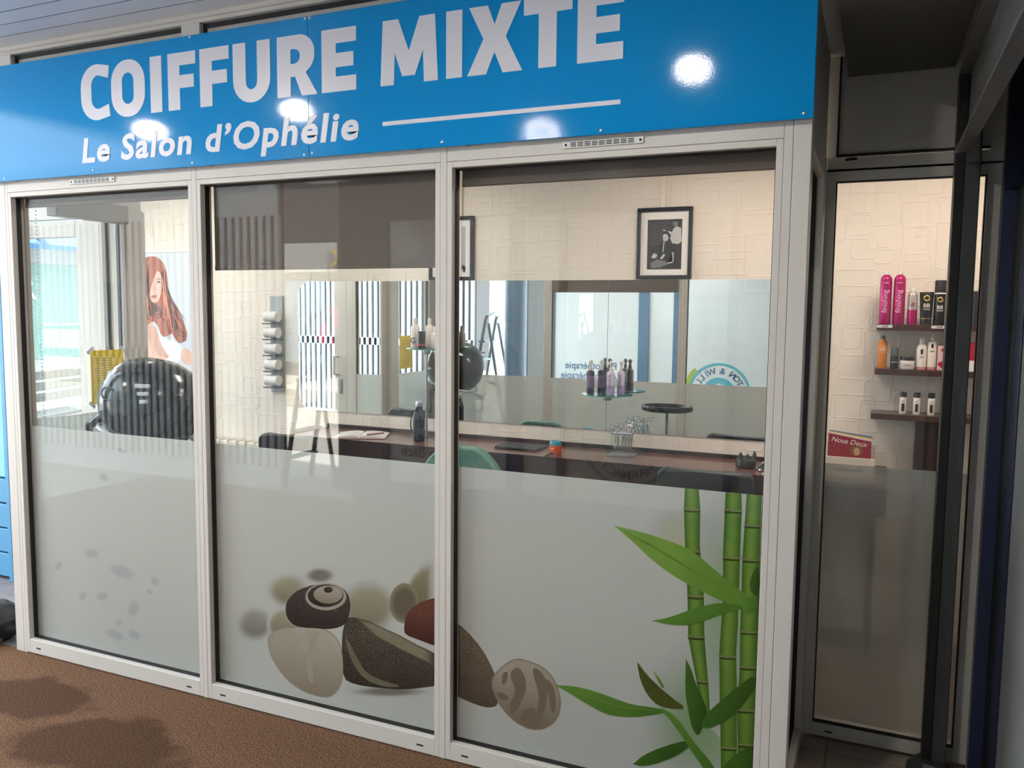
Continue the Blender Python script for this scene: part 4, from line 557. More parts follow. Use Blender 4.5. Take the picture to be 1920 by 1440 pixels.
 ('hair_strand_print', 'podark', [(-4.564, 1.883), (-4.564, 1.848), (-4.563, 1.813), (-4.561, 1.778), (-4.554, 1.743), (-4.542, 1.708), (-4.524, 1.673), (-4.506, 1.638), (-4.492, 1.603), (-4.481, 1.568), (-4.469, 1.533), (-4.467, 1.533), (-4.475, 1.568), (-4.482, 1.603), (-4.493, 1.638), (-4.509, 1.673), (-4.525, 1.708), (-4.537, 1.743), (-4.545, 1.778), (-4.55, 1.813), (-4.554, 1.848), (-4.558, 1.883)]),
 ('hair_strand_print', 'pocopper', [(-4.722, 1.918), (-4.725, 1.885), (-4.731, 1.852), (-4.739, 1.819), (-4.748, 1.786), (-4.755, 1.753), (-4.76, 1.72), (-4.765, 1.686), (-4.775, 1.653), (-4.791, 1.62), (-4.81, 1.586), (-4.808, 1.586), (-4.787, 1.62), (-4.769, 1.653), (-4.757, 1.687), (-4.75, 1.72), (-4.745, 1.753), (-4.738, 1.786), (-4.73, 1.819), (-4.723, 1.852), (-4.719, 1.885), (-4.718, 1.918)]),
 ('hair_strand_print', 'pocurl', [(-4.547, 1.893), (-4.549, 1.843), (-4.549, 1.793), (-4.549, 1.744), (-4.551, 1.694), (-4.554, 1.644), (-4.553, 1.594), (-4.545, 1.544), (-4.532, 1.494), (-4.521, 1.444), (-4.518, 1.394), (-4.517, 1.394), (-4.517, 1.444), (-4.525, 1.494), (-4.536, 1.544), (-4.542, 1.594), (-4.542, 1.644), (-4.539, 1.694), (-4.538, 1.744), (-4.539, 1.793), (-4.542, 1.843), (-4.543, 1.893)]),
 ('hair_strand_print', 'podark', [(-4.717, 1.903), (-4.718, 1.865), (-4.718, 1.827), (-4.719, 1.789), (-4.72, 1.75), (-4.718, 1.712), (-4.711, 1.674), (-4.699, 1.635), (-4.687, 1.597), (-4.682, 1.559), (-4.683, 1.52), (-4.682, 1.52), (-4.678, 1.559), (-4.681, 1.597), (-4.691, 1.635), (-4.701, 1.674), (-4.708, 1.712), (-4.71, 1.75), (-4.709, 1.789), (-4.709, 1.827), (-4.712, 1.865), (-4.713, 1.903)]),
 ('hair_strand_print', 'pocopper', [(-4.55, 1.818), (-4.55, 1.785), (-4.543, 1.752), (-4.53, 1.719), (-4.515, 1.686), (-4.502, 1.652), (-4.488, 1.619), (-4.468, 1.586), (-4.439, 1.553), (-4.4, 1.521), (-4.36, 1.488), (-4.359, 1.488), (-4.395, 1.521), (-4.43, 1.553), (-4.457, 1.586), (-4.475, 1.619), (-4.488, 1.652), (-4.501, 1.686), (-4.516, 1.719), (-4.531, 1.752), (-4.542, 1.785), (-4.545, 1.818)]),
 ('hair_strand_print', 'pocurl', [(-4.724, 1.915), (-4.727, 1.877), (-4.728, 1.838), (-4.727, 1.799), (-4.728, 1.761), (-4.73, 1.722), (-4.73, 1.683), (-4.725, 1.644), (-4.714, 1.606), (-4.703, 1.567), (-4.696, 1.528), (-4.694, 1.528), (-4.697, 1.567), (-4.704, 1.606), (-4.711, 1.644), (-4.713, 1.683), (-4.712, 1.722), (-4.71, 1.761), (-4.711, 1.799), (-4.714, 1.838), (-4.717, 1.876), (-4.718, 1.915)]),
 ('hair_strand_print', 'podark', [(-4.582, 1.811), (-4.579, 1.774), (-4.571, 1.736), (-4.557, 1.698), (-4.541, 1.661), (-4.522, 1.623), (-4.5, 1.586), (-4.472, 1.548), (-4.438, 1.511), (-4.401, 1.474), (-4.363, 1.437), (-4.362, 1.437), (-4.397, 1.474), (-4.433, 1.511), (-4.465, 1.548), (-4.492, 1.586), (-4.513, 1.623), (-4.532, 1.661), (-4.549, 1.698), (-4.563, 1.736), (-4.574, 1.774), (-4.578, 1.811)]),
 ('hair_strand_print', 'pocopper', [(-4.713, 1.902), (-4.719, 1.872), (-4.726, 1.842), (-4.732, 1.812), (-4.735, 1.781), (-4.74, 1.751), (-4.751, 1.721), (-4.768, 1.69), (-4.786, 1.66), (-4.797, 1.629), (-4.8, 1.598), (-4.799, 1.598), (-4.792, 1.629), (-4.777, 1.66), (-4.756, 1.69), (-4.737, 1.721), (-4.725, 1.751), (-4.72, 1.781), (-4.717, 1.811), (-4.714, 1.842), (-4.71, 1.872), (-4.708, 1.902)]),
 ('hair_strand_print', 'pocurl', [(-4.545, 1.885), (-4.547, 1.836), (-4.548, 1.787), (-4.548, 1.739), (-4.548, 1.69), (-4.549, 1.64), (-4.55, 1.591), (-4.548, 1.542), (-4.542, 1.493), (-4.535, 1.444), (-4.53, 1.394), (-4.528, 1.394), (-4.532, 1.444), (-4.537, 1.493), (-4.541, 1.542), (-4.541, 1.591), (-4.54, 1.641), (-4.539, 1.69), (-4.539, 1.739), (-4.541, 1.787), (-4.542, 1.836), (-4.541, 1.885)]),
 ('hair_strand_print', 'podark', [(-4.725, 1.891), (-4.726, 1.857), (-4.726, 1.823), (-4.728, 1.788), (-4.727, 1.754), (-4.72, 1.719), (-4.705, 1.685), (-4.688, 1.65), (-4.678, 1.616), (-4.677, 1.582), (-4.679, 1.547), (-4.677, 1.547), (-4.672, 1.582), (-4.67, 1.616), (-4.677, 1.651), (-4.691, 1.685), (-4.705, 1.719), (-4.713, 1.754), (-4.714, 1.788), (-4.714, 1.823), (-4.717, 1.857), (-4.72, 1.891)]),
 ('hair_strand_print', 'pocopper', [(-4.571, 1.819), (-4.568, 1.784), (-4.561, 1.748), (-4.552, 1.713), (-4.542, 1.678), (-4.529, 1.642), (-4.508, 1.607), (-4.48, 1.572), (-4.448, 1.537), (-4.419, 1.502), (-4.396, 1.467), (-4.395, 1.467), (-4.416, 1.502), (-4.443, 1.537), (-4.473, 1.572), (-4.501, 1.607), (-4.521, 1.642), (-4.534, 1.678), (-4.544, 1.713), (-4.554, 1.748), (-4.563, 1.784), (-4.568, 1.819)]),
 ('hair_strand_print', 'pocurl', [(-4.74, 1.919), (-4.742, 1.881), (-4.742, 1.843), (-4.74, 1.805), (-4.735, 1.767), (-4.725, 1.729), (-4.714, 1.691), (-4.704, 1.653), (-4.696, 1.615), (-4.688, 1.577), (-4.676, 1.539), (-4.675, 1.539), (-4.683, 1.577), (-4.687, 1.615), (-4.692, 1.653), (-4.7, 1.691), (-4.71, 1.729), (-4.719, 1.767), (-4.726, 1.805), (-4.729, 1.843), (-4.732, 1.881), (-4.734, 1.919)]),
 ('hair_strand_print', 'podark', [(-4.561, 1.906), (-4.561, 1.856), (-4.556, 1.807), (-4.546, 1.757), (-4.531, 1.708), (-4.512, 1.658), (-4.493, 1.609), (-4.474, 1.56), (-4.452, 1.51), (-4.425, 1.461), (-4.392, 1.412), (-4.391, 1.412), (-4.421, 1.461), (-4.445, 1.51), (-4.465, 1.56), (-4.483, 1.609), (-4.501, 1.658), (-4.519, 1.708), (-4.535, 1.757), (-4.546, 1.807), (-4.553, 1.856), (-4.556, 1.906)]),
 ('hair_strand_print', 'pocopper', [(-4.724, 1.935), (-4.726, 1.897), (-4.729, 1.86), (-4.736, 1.822), (-4.746, 1.784), (-4.753, 1.746), (-4.753, 1.708), (-4.748, 1.669), (-4.745, 1.631), (-4.754, 1.593), (-4.774, 1.555), (-4.773, 1.555), (-4.751, 1.593), (-4.74, 1.631), (-4.74, 1.67), (-4.744, 1.708), (-4.744, 1.746), (-4.737, 1.784), (-4.728, 1.822), (-4.721, 1.86), (-4.72, 1.897), (-4.721, 1.935)]),
 ('hair_strand_print', 'pocurl', [(-4.559, 1.82), (-4.56, 1.785), (-4.555, 1.75), (-4.545, 1.715), (-4.534, 1.68), (-4.527, 1.645), (-4.522, 1.61), (-4.512, 1.576), (-4.492, 1.541), (-4.462, 1.506), (-4.43, 1.472), (-4.428, 1.472), (-4.458, 1.506), (-4.487, 1.541), (-4.505, 1.576), (-4.514, 1.611), (-4.518, 1.645), (-4.526, 1.68), (-4.537, 1.715), (-4.548, 1.75), (-4.555, 1.785), (-4.556, 1.82)]),
 ('hair_strand_print', 'podark', [(-4.717, 1.946), (-4.721, 1.902), (-4.724, 1.859), (-4.726, 1.815), (-4.729, 1.771), (-4.737, 1.727), (-4.747, 1.683), (-4.754, 1.639), (-4.756, 1.595), (-4.754, 1.551), (-4.752, 1.507), (-4.75, 1.507), (-4.75, 1.551), (-4.75, 1.595), (-4.747, 1.639), (-4.738, 1.683), (-4.727, 1.727), (-4.72, 1.771), (-4.716, 1.815), (-4.716, 1.859), (-4.715, 1.902), (-4.713, 1.946)]),
 ('hair_strand_print', 'pocopper', [(-4.548, 1.889), (-4.551, 1.847), (-4.553, 1.804), (-4.552, 1.761), (-4.546, 1.718), (-4.54, 1.676), (-4.535, 1.633), (-4.534, 1.59), (-4.532, 1.547), (-4.525, 1.504), (-4.51, 1.461), (-4.509, 1.461), (-4.519, 1.504), (-4.522, 1.547), (-4.521, 1.59), (-4.52, 1.633), (-4.523, 1.676), (-4.529, 1.718), (-4.536, 1.761), (-4.54, 1.804), (-4.541, 1.847), (-4.542, 1.889)]),
 ('hair_strand_print', 'pocurl', [(-4.729, 1.964), (-4.734, 1.922), (-4.737, 1.881), (-4.737, 1.839), (-4.738, 1.798), (-4.743, 1.756), (-4.751, 1.714), (-4.759, 1.672), (-4.762, 1.631), (-4.758, 1.589), (-4.751, 1.547), (-4.75, 1.547), (-4.754, 1.589), (-4.755, 1.631), (-4.749, 1.672), (-4.739, 1.714), (-4.73, 1.756), (-4.725, 1.798), (-4.725, 1.839), (-4.726, 1.881), (-4.726, 1.922), (-4.724, 1.964)]),
 ('hair_strand_print', 'podark', [(-4.58, 1.883), (-4.578, 1.843), (-4.569, 1.803), (-4.558, 1.763), (-4.547, 1.723), (-4.534, 1.683), (-4.514, 1.643), (-4.483, 1.603), (-4.445, 1.564), (-4.407, 1.524), (-4.376, 1.485), (-4.374, 1.485), (-4.402, 1.524), (-4.437, 1.564), (-4.473, 1.603), (-4.501, 1.643), (-4.52, 1.683), (-4.533, 1.723), (-4.545, 1.763), (-4.558, 1.803), (-4.569, 1.843), (-4.574, 1.883)]),
 ('hair_strand_print', 'pocopper', [(-4.734, 1.908), (-4.737, 1.867), (-4.738, 1.826), (-4.74, 1.785), (-4.745, 1.744), (-4.752, 1.702), (-4.758, 1.661), (-4.76, 1.62), (-4.755, 1.579), (-4.75, 1.537), (-4.75, 1.496), (-4.748, 1.496), (-4.746, 1.537), (-4.749, 1.579), (-4.751, 1.62), (-4.748, 1.661), (-4.741, 1.703), (-4.733, 1.744), (-4.73, 1.785), (-4.729, 1.826), (-4.73, 1.867), (-4.729, 1.908)]),
 ('hair_strand_print', 'pocurl', [(-4.55, 1.829), (-4.55, 1.793), (-4.546, 1.758), (-4.538, 1.722), (-4.528, 1.686), (-4.517, 1.65), (-4.506, 1.614), (-4.492, 1.578), (-4.473, 1.542), (-4.448, 1.507), (-4.421, 1.471), (-4.42, 1.471), (-4.444, 1.507), (-4.466, 1.542), (-4.483, 1.578), (-4.496, 1.614), (-4.506, 1.65), (-4.516, 1.686), (-4.527, 1.722), (-4.537, 1.758), (-4.543, 1.793), (-4.545, 1.829)]),
 ('hair_strand_print', 'podark', [(-4.734, 1.952), (-4.737, 1.917), (-4.743, 1.882), (-4.752, 1.847), (-4.762, 1.813), (-4.767, 1.778), (-4.766, 1.742), (-4.764, 1.707), (-4.768, 1.672), (-4.783, 1.637), (-4.804, 1.602), (-4.803, 1.602), (-4.777, 1.637), (-4.758, 1.672), (-4.75, 1.707), (-4.75, 1.743), (-4.749, 1.778), (-4.744, 1.812), (-4.736, 1.847), (-4.729, 1.882), (-4.727, 1.917), (-4.728, 1.952)]),
 ('hair_strand_print', 'pocopper', [(-4.57, 1.85), (-4.571, 1.809), (-4.57, 1.769), (-4.567, 1.728), (-4.559, 1.687), (-4.547, 1.646), (-4.534, 1.605), (-4.521, 1.564), (-4.51, 1.524), (-4.496, 1.483), (-4.479, 1.442), (-4.477, 1.442), (-4.491, 1.483), (-4.5, 1.524), (-4.508, 1.565), (-4.518, 1.605), (-4.53, 1.646), (-4.542, 1.687), (-4.551, 1.728), (-4.557, 1.769), (-4.561, 1.809), (-4.563, 1.85)]),
 ('hair_strand_print', 'pocurl', [(-4.771, 1.904), (-4.774, 1.872), (-4.775, 1.839), (-4.776, 1.807), (-4.778, 1.775), (-4.778, 1.742), (-4.775, 1.71), (-4.769, 1.678), (-4.762, 1.645), (-4.756, 1.613), (-4.753, 1.58), (-4.752, 1.58), (-4.75, 1.613), (-4.751, 1.645), (-4.755, 1.678), (-4.759, 1.71), (-4.76, 1.742), (-4.76, 1.775), (-4.76, 1.807), (-4.761, 1.839), (-4.763, 1.871), (-4.765, 1.904)]),
 ('hair_strand_print', 'podark', [(-4.552, 1.828), (-4.552, 1.784), (-4.548, 1.741), (-4.538, 1.697), (-4.524, 1.653), (-4.508, 1.61), (-4.491, 1.566), (-4.474, 1.523), (-4.455, 1.479), (-4.429, 1.436), (-4.396, 1.393), (-4.395, 1.393), (-4.424, 1.436), (-4.447, 1.479), (-4.464, 1.523), (-4.479, 1.566), (-4.495, 1.61), (-4.511, 1.653), (-4.526, 1.697), (-4.537, 1.741), (-4.544, 1.784), (-4.547, 1.828)]),
 ('hair_strand_print', 'pocopper', [(-4.743, 1.877), (-4.746, 1.838), (-4.746, 1.8), (-4.742, 1.761), (-4.737, 1.722), (-4.732, 1.683), (-4.727, 1.645), (-4.723, 1.606), (-4.715, 1.567), (-4.703, 1.528), (-4.686, 1.489), (-4.684, 1.489), (-4.698, 1.528), (-4.707, 1.567), (-4.711, 1.606), (-4.713, 1.645), (-4.717, 1.683), (-4.722, 1.722), (-4.728, 1.761), (-4.734, 1.8), (-4.737, 1.838), (-4.738, 1.877)]),
 ('hair_strand_print', 'pocurl', [(-4.554, 1.846), (-4.554, 1.811), (-4.551, 1.775), (-4.544, 1.74), (-4.528, 1.704), (-4.505, 1.669), (-4.481, 1.633), (-4.462, 1.598), (-4.448, 1.563), (-4.432, 1.528), (-4.404, 1.493), (-4.403, 1.493), (-4.427, 1.528), (-4.44, 1.563), (-4.451, 1.598), (-4.468, 1.634), (-4.492, 1.669), (-4.514, 1.704), (-4.531, 1.74), (-4.54, 1.775), (-4.546, 1.811), (-4.549, 1.846)]),
 ('hair_strand_print', 'podark', [(-4.719, 1.899), (-4.724, 1.868), (-4.729, 1.837), (-4.731, 1.807), (-4.732, 1.776), (-4.735, 1.745), (-4.742, 1.714), (-4.751, 1.683), (-4.758, 1.652), (-4.759, 1.621), (-4.756, 1.59), (-4.754, 1.59), (-4.753, 1.621), (-4.748, 1.652), (-4.737, 1.683), (-4.725, 1.714), (-4.717, 1.745), (-4.714, 1.776), (-4.714, 1.807), (-4.714, 1.837), (-4.713, 1.868), (-4.713, 1.899)]),
 ('hair_strand_print', 'pocopper', [(-4.547, 1.867), (-4.547, 1.822), (-4.547, 1.776), (-4.543, 1.731), (-4.536, 1.685), (-4.525, 1.64), (-4.513, 1.594), (-4.503, 1.549), (-4.496, 1.503), (-4.488, 1.457), (-4.473, 1.412), (-4.472, 1.412), (-4.484, 1.458), (-4.491, 1.503), (-4.497, 1.549), (-4.505, 1.594), (-4.517, 1.64), (-4.528, 1.685), (-4.536, 1.731), (-4.54, 1.776), (-4.542, 1.822), (-4.543, 1.867)]),
 ('hair_curl_print', 'pocopper', [(-4.397, 1.473), (-4.393, 1.465), (-4.394, 1.456), (-4.401, 1.448), (-4.411, 1.443), (-4.423, 1.441), (-4.435, 1.444), (-4.443, 1.45), (-4.447, 1.459), (-4.445, 1.468), (-4.439, 1.476), (-4.433, 1.472), (-4.438, 1.466), (-4.439, 1.46), (-4.437, 1.454), (-4.43, 1.449), (-4.422, 1.447), (-4.414, 1.448), (-4.406, 1.452), (-4.401, 1.457), (-4.4, 1.464), (-4.403, 1.47)]),
 ('hair_curl_print', 'podark', [(-4.624, 1.625), (-4.622, 1.62), (-4.624, 1.615), (-4.629, 1.61), (-4.636, 1.608), (-4.643, 1.608), (-4.649, 1.61), (-4.654, 1.615), (-4.655, 1.62), (-4.653, 1.625), (-4.648, 1.629), (-4.645, 1.627), (-4.649, 1.624), (-4.65, 1.62), (-4.649, 1.616), (-4.646, 1.613), (-4.642, 1.611), (-4.636, 1.611), (-4.632, 1.613), (-4.628, 1.616), (-4.627, 1.62), (-4.628, 1.624)]),
 ('hair_curl_print', 'pocopper', [(-4.574, 1.526), (-4.583, 1.53), (-4.59, 1.537), (-4.591, 1.546), (-4.587, 1.554), (-4.579, 1.561), (-4.568, 1.564), (-4.557, 1.563), (-4.547, 1.559), (-4.541, 1.552), (-4.539, 1.543), (-4.547, 1.544), (-4.547, 1.55), (-4.552, 1.555), (-4.559, 1.558), (-4.567, 1.559), (-4.575, 1.556), (-4.581, 1.552), (-4.584, 1.546), (-4.583, 1.54), (-4.578, 1.534), (-4.571, 1.531)]),
 ('hair_curl_print', 'podark', [(-4.374, 1.418), (-4.365, 1.417), (-4.359, 1.414), (-4.355, 1.408), (-4.355, 1.402), (-4.358, 1.396), (-4.365, 1.392), (-4.373, 1.39), (-4.381, 1.391), (-4.388, 1.395), (-4.391, 1.4), (-4.386, 1.401), (-4.384, 1.397), (-4.379, 1.395), (-4.373, 1.394), (-4.367, 1.396), (-4.363, 1.399), (-4.36, 1.403), (-4.36, 1.407), (-4.363, 1.411), (-4.368, 1.414), (-4.373, 1.414)]),
 ('hair_curl_print', 'pocopper', [(-4.722, 1.619), (-4.718, 1.613), (-4.719, 1.606), (-4.724, 1.6), (-4.732, 1.596), (-4.742, 1.595), (-4.75, 1.597), (-4.757, 1.602), (-4.76, 1.608), (-4.759, 1.615), (-4.754, 1.621), (-4.75, 1.618), (-4.753, 1.614), (-4.754, 1.609), (-4.752, 1.604), (-4.747, 1.601), (-4.741, 1.6), (-4.734, 1.6), (-4.728, 1.603), (-4.725, 1.607), (-4.724, 1.612), (-4.726, 1.617)]),
 ('hair_curl_print', 'podark', [(-4.766, 1.558), (-4.761, 1.567), (-4.752, 1.573), (-4.74, 1.576), (-4.727, 1.575), (-4.717, 1.57), (-4.711, 1.562), (-4.711, 1.553), (-4.716, 1.544), (-4.725, 1.538), (-4.737, 1.535), (-4.737, 1.541), (-4.729, 1.543), (-4.722, 1.547), (-4.718, 1.553), (-4.719, 1.56), (-4.723, 1.566), (-4.73, 1.569), (-4.739, 1.57), (-4.748, 1.568), (-4.755, 1.563), (-4.758, 1.557)]),
 ('hair_curl_print', 'pocopper', [(-4.466, 1.487), (-4.471, 1.48), (-4.479, 1.474), (-4.49, 1.472), (-4.501, 1.473), (-4.509, 1.478), (-4.514, 1.485), (-4.514, 1.493), (-4.509, 1.501), (-4.501, 1.506), (-4.49, 1.508), (-4.49, 1.503), (-4.498, 1.502), (-4.504, 1.498), (-4.507, 1.492), (-4.507, 1.487), (-4.504, 1.481), (-4.498, 1.478), (-4.49, 1.477), (-4.482, 1.479), (-4.476, 1.483), (-4.473, 1.488)]),
 ('hair_curl_print', 'podark', [(-4.687, 1.627), (-4.687, 1.621), (-4.69, 1.616), (-4.695, 1.612), (-4.702, 1.611), (-4.709, 1.611), (-4.715, 1.614), (-4.719, 1.619), (-4.719, 1.624), (-4.717, 1.629), (-4.711, 1.633), (-4.709, 1.63), (-4.713, 1.627), (-4.715, 1.624), (-4.714, 1.62), (-4.712, 1.617), (-4.707, 1.614), (-4.702, 1.614), (-4.697, 1.615), (-4.693, 1.618), (-4.691, 1.622), (-4.692, 1.626)]),
 ('hair_curl_print', 'pocopper', [(-4.72, 1.565), (-4.708, 1.567), (-4.696, 1.563), (-4.687, 1.557), (-4.684, 1.548), (-4.686, 1.539), (-4.693, 1.531), (-4.704, 1.526), (-4.717, 1.525), (-4.728, 1.528), (-4.737, 1.535), (-4.73, 1.538), (-4.724, 1.533), (-4.715, 1.531), (-4.706, 1.531), (-4.698, 1.535), (-4.693, 1.541), (-4.692, 1.547), (-4.694, 1.554), (-4.7, 1.559), (-4.709, 1.561), (-4.718, 1.56)]),
 ('hair_curl_print', 'podark', [(-4.42, 1.46), (-4.407, 1.463), (-4.393, 1.462), (-4.382, 1.457), (-4.375, 1.448), (-4.374, 1.438), (-4.379, 1.428), (-4.389, 1.421), (-4.402, 1.418), (-4.416, 1.419), (-4.427, 1.424), (-4.421, 1.429), (-4.413, 1.425), (-4.403, 1.424), (-4.393, 1.426), (-4.386, 1.432), (-4.383, 1.439), (-4.383, 1.446), (-4.388, 1.452), (-4.396, 1.456), (-4.406, 1.457), (-4.415, 1.454)]),
 ('hair_curl_print', 'pocopper', [(-4.605, 1.566), (-4.615, 1.563), (-4.626, 1.563), (-4.635, 1.567), (-4.642, 1.573), (-4.643, 1.581), (-4.64, 1.589), (-4.633, 1.595), (-4.623, 1.598), (-4.612, 1.598), (-4.603, 1.594), (-4.607, 1.591), (-4.614, 1.593), (-4.622, 1.593), (-4.629, 1.591), (-4.634, 1.586), (-4.636, 1.581), (-4.635, 1.575), (-4.631, 1.571), (-4.624, 1.568), (-4.616, 1.568), (-4.609, 1.57)]),
 ('hair_curl_print', 'podark', [(-4.585, 1.578), (-4.592, 1.576), (-4.599, 1.576), (-4.605, 1.579), (-4.609, 1.584), (-4.61, 1.589), (-4.607, 1.594), (-4.602, 1.598), (-4.595, 1.6), (-4.588, 1.599), (-4.582, 1.596), (-4.585, 1.594), (-4.589, 1.596), (-4.594, 1.596), (-4.599, 1.595), (-4.603, 1.592), (-4.605, 1.589), (-4.605, 1.585), (-4.602, 1.581), (-4.598, 1.579), (-4.592, 1.579), (-4.587, 1.58)]),
 ('hair_curl_print', 'pocopper', [(-4.42, 1.392), (-4.428, 1.396), (-4.432, 1.402), (-4.433, 1.409), (-4.428, 1.416), (-4.421, 1.421), (-4.412, 1.423), (-4.402, 1.422), (-4.394, 1.418), (-4.39, 1.412), (-4.39, 1.404), (-4.396, 1.405), (-4.396, 1.41), (-4.399, 1.415), (-4.405, 1.418), (-4.411, 1.419), (-4.418, 1.417), (-4.424, 1.414), (-4.427, 1.409), (-4.426, 1.403), (-4.423, 1.399), (-4.418, 1.396)]),
 ('hair_curl_print', 'podark', [(-4.681, 1.603), (-4.676, 1.599), (-4.674, 1.594), (-4.675, 1.589), (-4.678, 1.585), (-4.684, 1.582), (-4.691, 1.581), (-4.698, 1.583), (-4.703, 1.586), (-4.705, 1.591), (-4.704, 1.596), (-4.7, 1.595), (-4.701, 1.592), (-4.699, 1.588), (-4.696, 1.586), (-4.691, 1.584), (-4.686, 1.585), (-4.682, 1.587), (-4.679, 1.59), (-4.678, 1.594), (-4.68, 1.597), (-4.683, 1.6)]),
]
# ---------------------------------------------------------------- builders
class B:
    """collects shapes in a bmesh and links them as ONE mesh object"""
    def __init__(self):
        self.bm = bmesh.new()

    def box(self, x0, x1, y0, y1, z0, z1, bev=0.0, seg=1):
        r = bmesh.ops.create_cube(self.bm, size=1.0)
        vs_ = r['verts']
        sx, sy, sz = abs(x1 - x0), abs(y1 - y0), abs(z1 - z0)
        for v in vs_:
            v.co = Vector(((x0 + x1) / 2 + v.co.x * sx, (y0 + y1) / 2 + v.co.y * sy, (z0 + z1) / 2 + v.co.z * sz))
        if bev > 0:
            es = list({e for v in vs_ for e in v.link_edges})
            bmesh.ops.bevel(self.bm, geom=es, offset=min(bev, 0.45 * min(sx, sy, sz)), segments=seg, affect='EDGES', profile=0.5)
        return self

    def lathe(self, prof, c=(0, 0), seg=20, sx=1.0, sy=1.0, cap=True):
        """profile of (radius, z) turned about a vertical axis at c"""
        rings = []
        for r, z in prof:
            rings.append([self.bm.verts.new((c[0] + sx * r * math.cos(2 * PI * i / seg), c[1] + sy * r * math.sin(2 * PI * i / seg), z)) for i in range(seg)])
        for a, b_ in zip(rings, rings[1:]):
            for i in range(seg):
                j = (i + 1) % seg
                self.bm.faces.new((a[i], a[j], b_[j], b_[i]))
        if cap:
            self.bm.faces.new(rings[0][::-1])
            self.bm.faces.new(rings[-1])
        return self

    def tube(self, pts, r, seg=8, closed=False, radii=None):
        pts = [Vector(p_) for p_ in pts]
        n = len(pts)
        rings = []
        up_ = None
        for i, p_ in enumerate(pts):
            a = pts[i - 1] if (i > 0 or closed) else p_
            c = pts[(i + 1) % n] if (i < n - 1 or closed) else p_
            t = (c - a)
            if t.length < 1e-9:
                t = Vector((0, 0, 1))
            t.normalize()
            ref = up_ if up_ is not None else (Vector((0, 0, 1)) if abs(t.z) < 0.9 else Vector((1, 0, 0)))
            s = t.cross(ref)
            if s.length < 1e-6:
                s = t.cross(Vector((0, 1, 0)))
            s.normalize()
            u = s.cross(t).normalized()
            up_ = u
            rr = radii[i] if radii else r
            rings.append([self.bm.verts.new(p_ + (s * math.cos(2 * PI * k / seg) + u * math.sin(2 * PI * k / seg)) * rr) for k in range(seg)])
        m_ = n if closed else n - 1
        for i in range(m_):
            a, b_ = rings[i], rings[(i + 1) % n]
            for k in range(seg):
                l = (k + 1) % seg
                self.bm.faces.new((a[k], a[l], b_[l], b_[k]))
        if not closed:
            self.bm.faces.new(rings[0][::-1])
            self.bm.faces.new(rings[-1])
        return self

    def ring(self, c, r, t, normal='Y', seg=16, ts=6, sx=1.0, sz=1.0):
        pts = []
        for i in range(seg):
            a = 2 * PI * i / seg
            u, v = r * sx * math.cos(a), r * sz * math.sin(a)
            pts.append({'Y': (c[0] + u, c[1], c[2] + v), 'Z': (c[0] + u, c[1] + v, c[2]), 'X': (c[0], c[1] + u, c[2] + v)}[normal])
        return self.tube(pts, t, ts, closed=True)

    def prism_xz(self, pts, y0, y1):
        """outline in the XZ plane pushed through from y0 to y1"""
        a = [self.bm.verts.new((x, y0, z)) for x, z in pts]
        b_ = [self.bm.verts.new((x, y1, z)) for x, z in pts]
        n = len(pts)
        for i in range(n):
            j = (i + 1) % n
            self.bm.faces.new((a[i], a[j], b_[j], b_[i]))
        self.bm.faces.new(a[::-1])
        self.bm.faces.new(b_)
        return self

    def prism_xy(self, pts, z0, z1):
        a = [self.bm.verts.new((x, y, z0)) for x, y in pts]
        b_ = [self.bm.verts.new((x, y, z1)) for x, y in pts]
        n = len(pts)
        for i in range(n):
            j = (i + 1) % n
            self.bm.faces.new((a[i], a[j], b_[j], b_[i]))
        self.bm.faces.new(a[::-1])
        self.bm.faces.new(b_)
        return self

    def prism_yz(self, pts, x0, x1):
        a = [self.bm.verts.new((x0, y, z)) for y, z in pts]
        b_ = [self.bm.verts.new((x1, y, z)) for y, z in pts]
        n = len(pts)
        for i in range(n):
            j = (i + 1) % n
            self.bm.faces.new((a[i], a[j], b_[j], b_[i]))
        self.bm.faces.new(a[::-1])
        self.bm.faces.new(b_)
        return self

    def ball(self, c, r, sx=1, sy=1, sz=1, u=16, v=10):
        r_ = bmesh.ops.create_uvsphere(self.bm, u_segments=u, v_segments=v, radius=r)
        for w in r_['verts']:
            w.co = Vector((c[0] + w.co.x * sx, c[1] + w.co.y * sy, c[2] + w.co.z * sz))
        return self

    def move(self, M_):
        bmesh.ops.transform(self.bm, matrix=M_, verts=self.bm.verts[:])
        return self

    def obj(self, name, material, parent=None, smooth=False, world=False, autosmooth=None):
        bmesh.ops.recalc_face_normals(self.bm, faces=self.bm.faces[:])
        if world and parent is not None:
            o_ = origin_of(parent)
            bmesh.ops.translate(self.bm, vec=-o_, verts=self.bm.verts[:])
        me = bpy.data.meshes.new(name)
        if smooth:
            for f_ in self.bm.faces:
                f_.smooth = True
            for e_ in self.bm.edges:
                if len(e_.link_faces) == 2 and e_.calc_face_angle(0) > 0.65:
                    e_.smooth = False
        self.bm.to_mesh(me)
        self.bm.free()
        me.materials.append(MATS[material])
        o = bpy.data.objects.new(name, me)
        COL.objects.link(o)
        if parent is not None:
            o.parent = parent
        return o

def origin_of(o):
    v = Vector((0, 0, 0))
    while o is not None:
        v += o.location
        o = o.parent
    return v

def tag(o, label=None, cat=None, group=None, kind=None):
    if label:
        o['label'] = label
    if cat:
        o['category'] = cat
    if group:
        o['group'] = group
    if kind:
        o['kind'] = kind
    return o

def thing(name, label, cat, loc=(0, 0, 0), rz=0.0, group=None, kind=None):
    o = bpy.data.objects.new(name, None)
    COL.objects.link(o)
    o.empty_display_size = 0.05
    o.location = loc
    o.rotation_euler = (0, 0, rz)
    return tag(o, label, cat, group, kind)

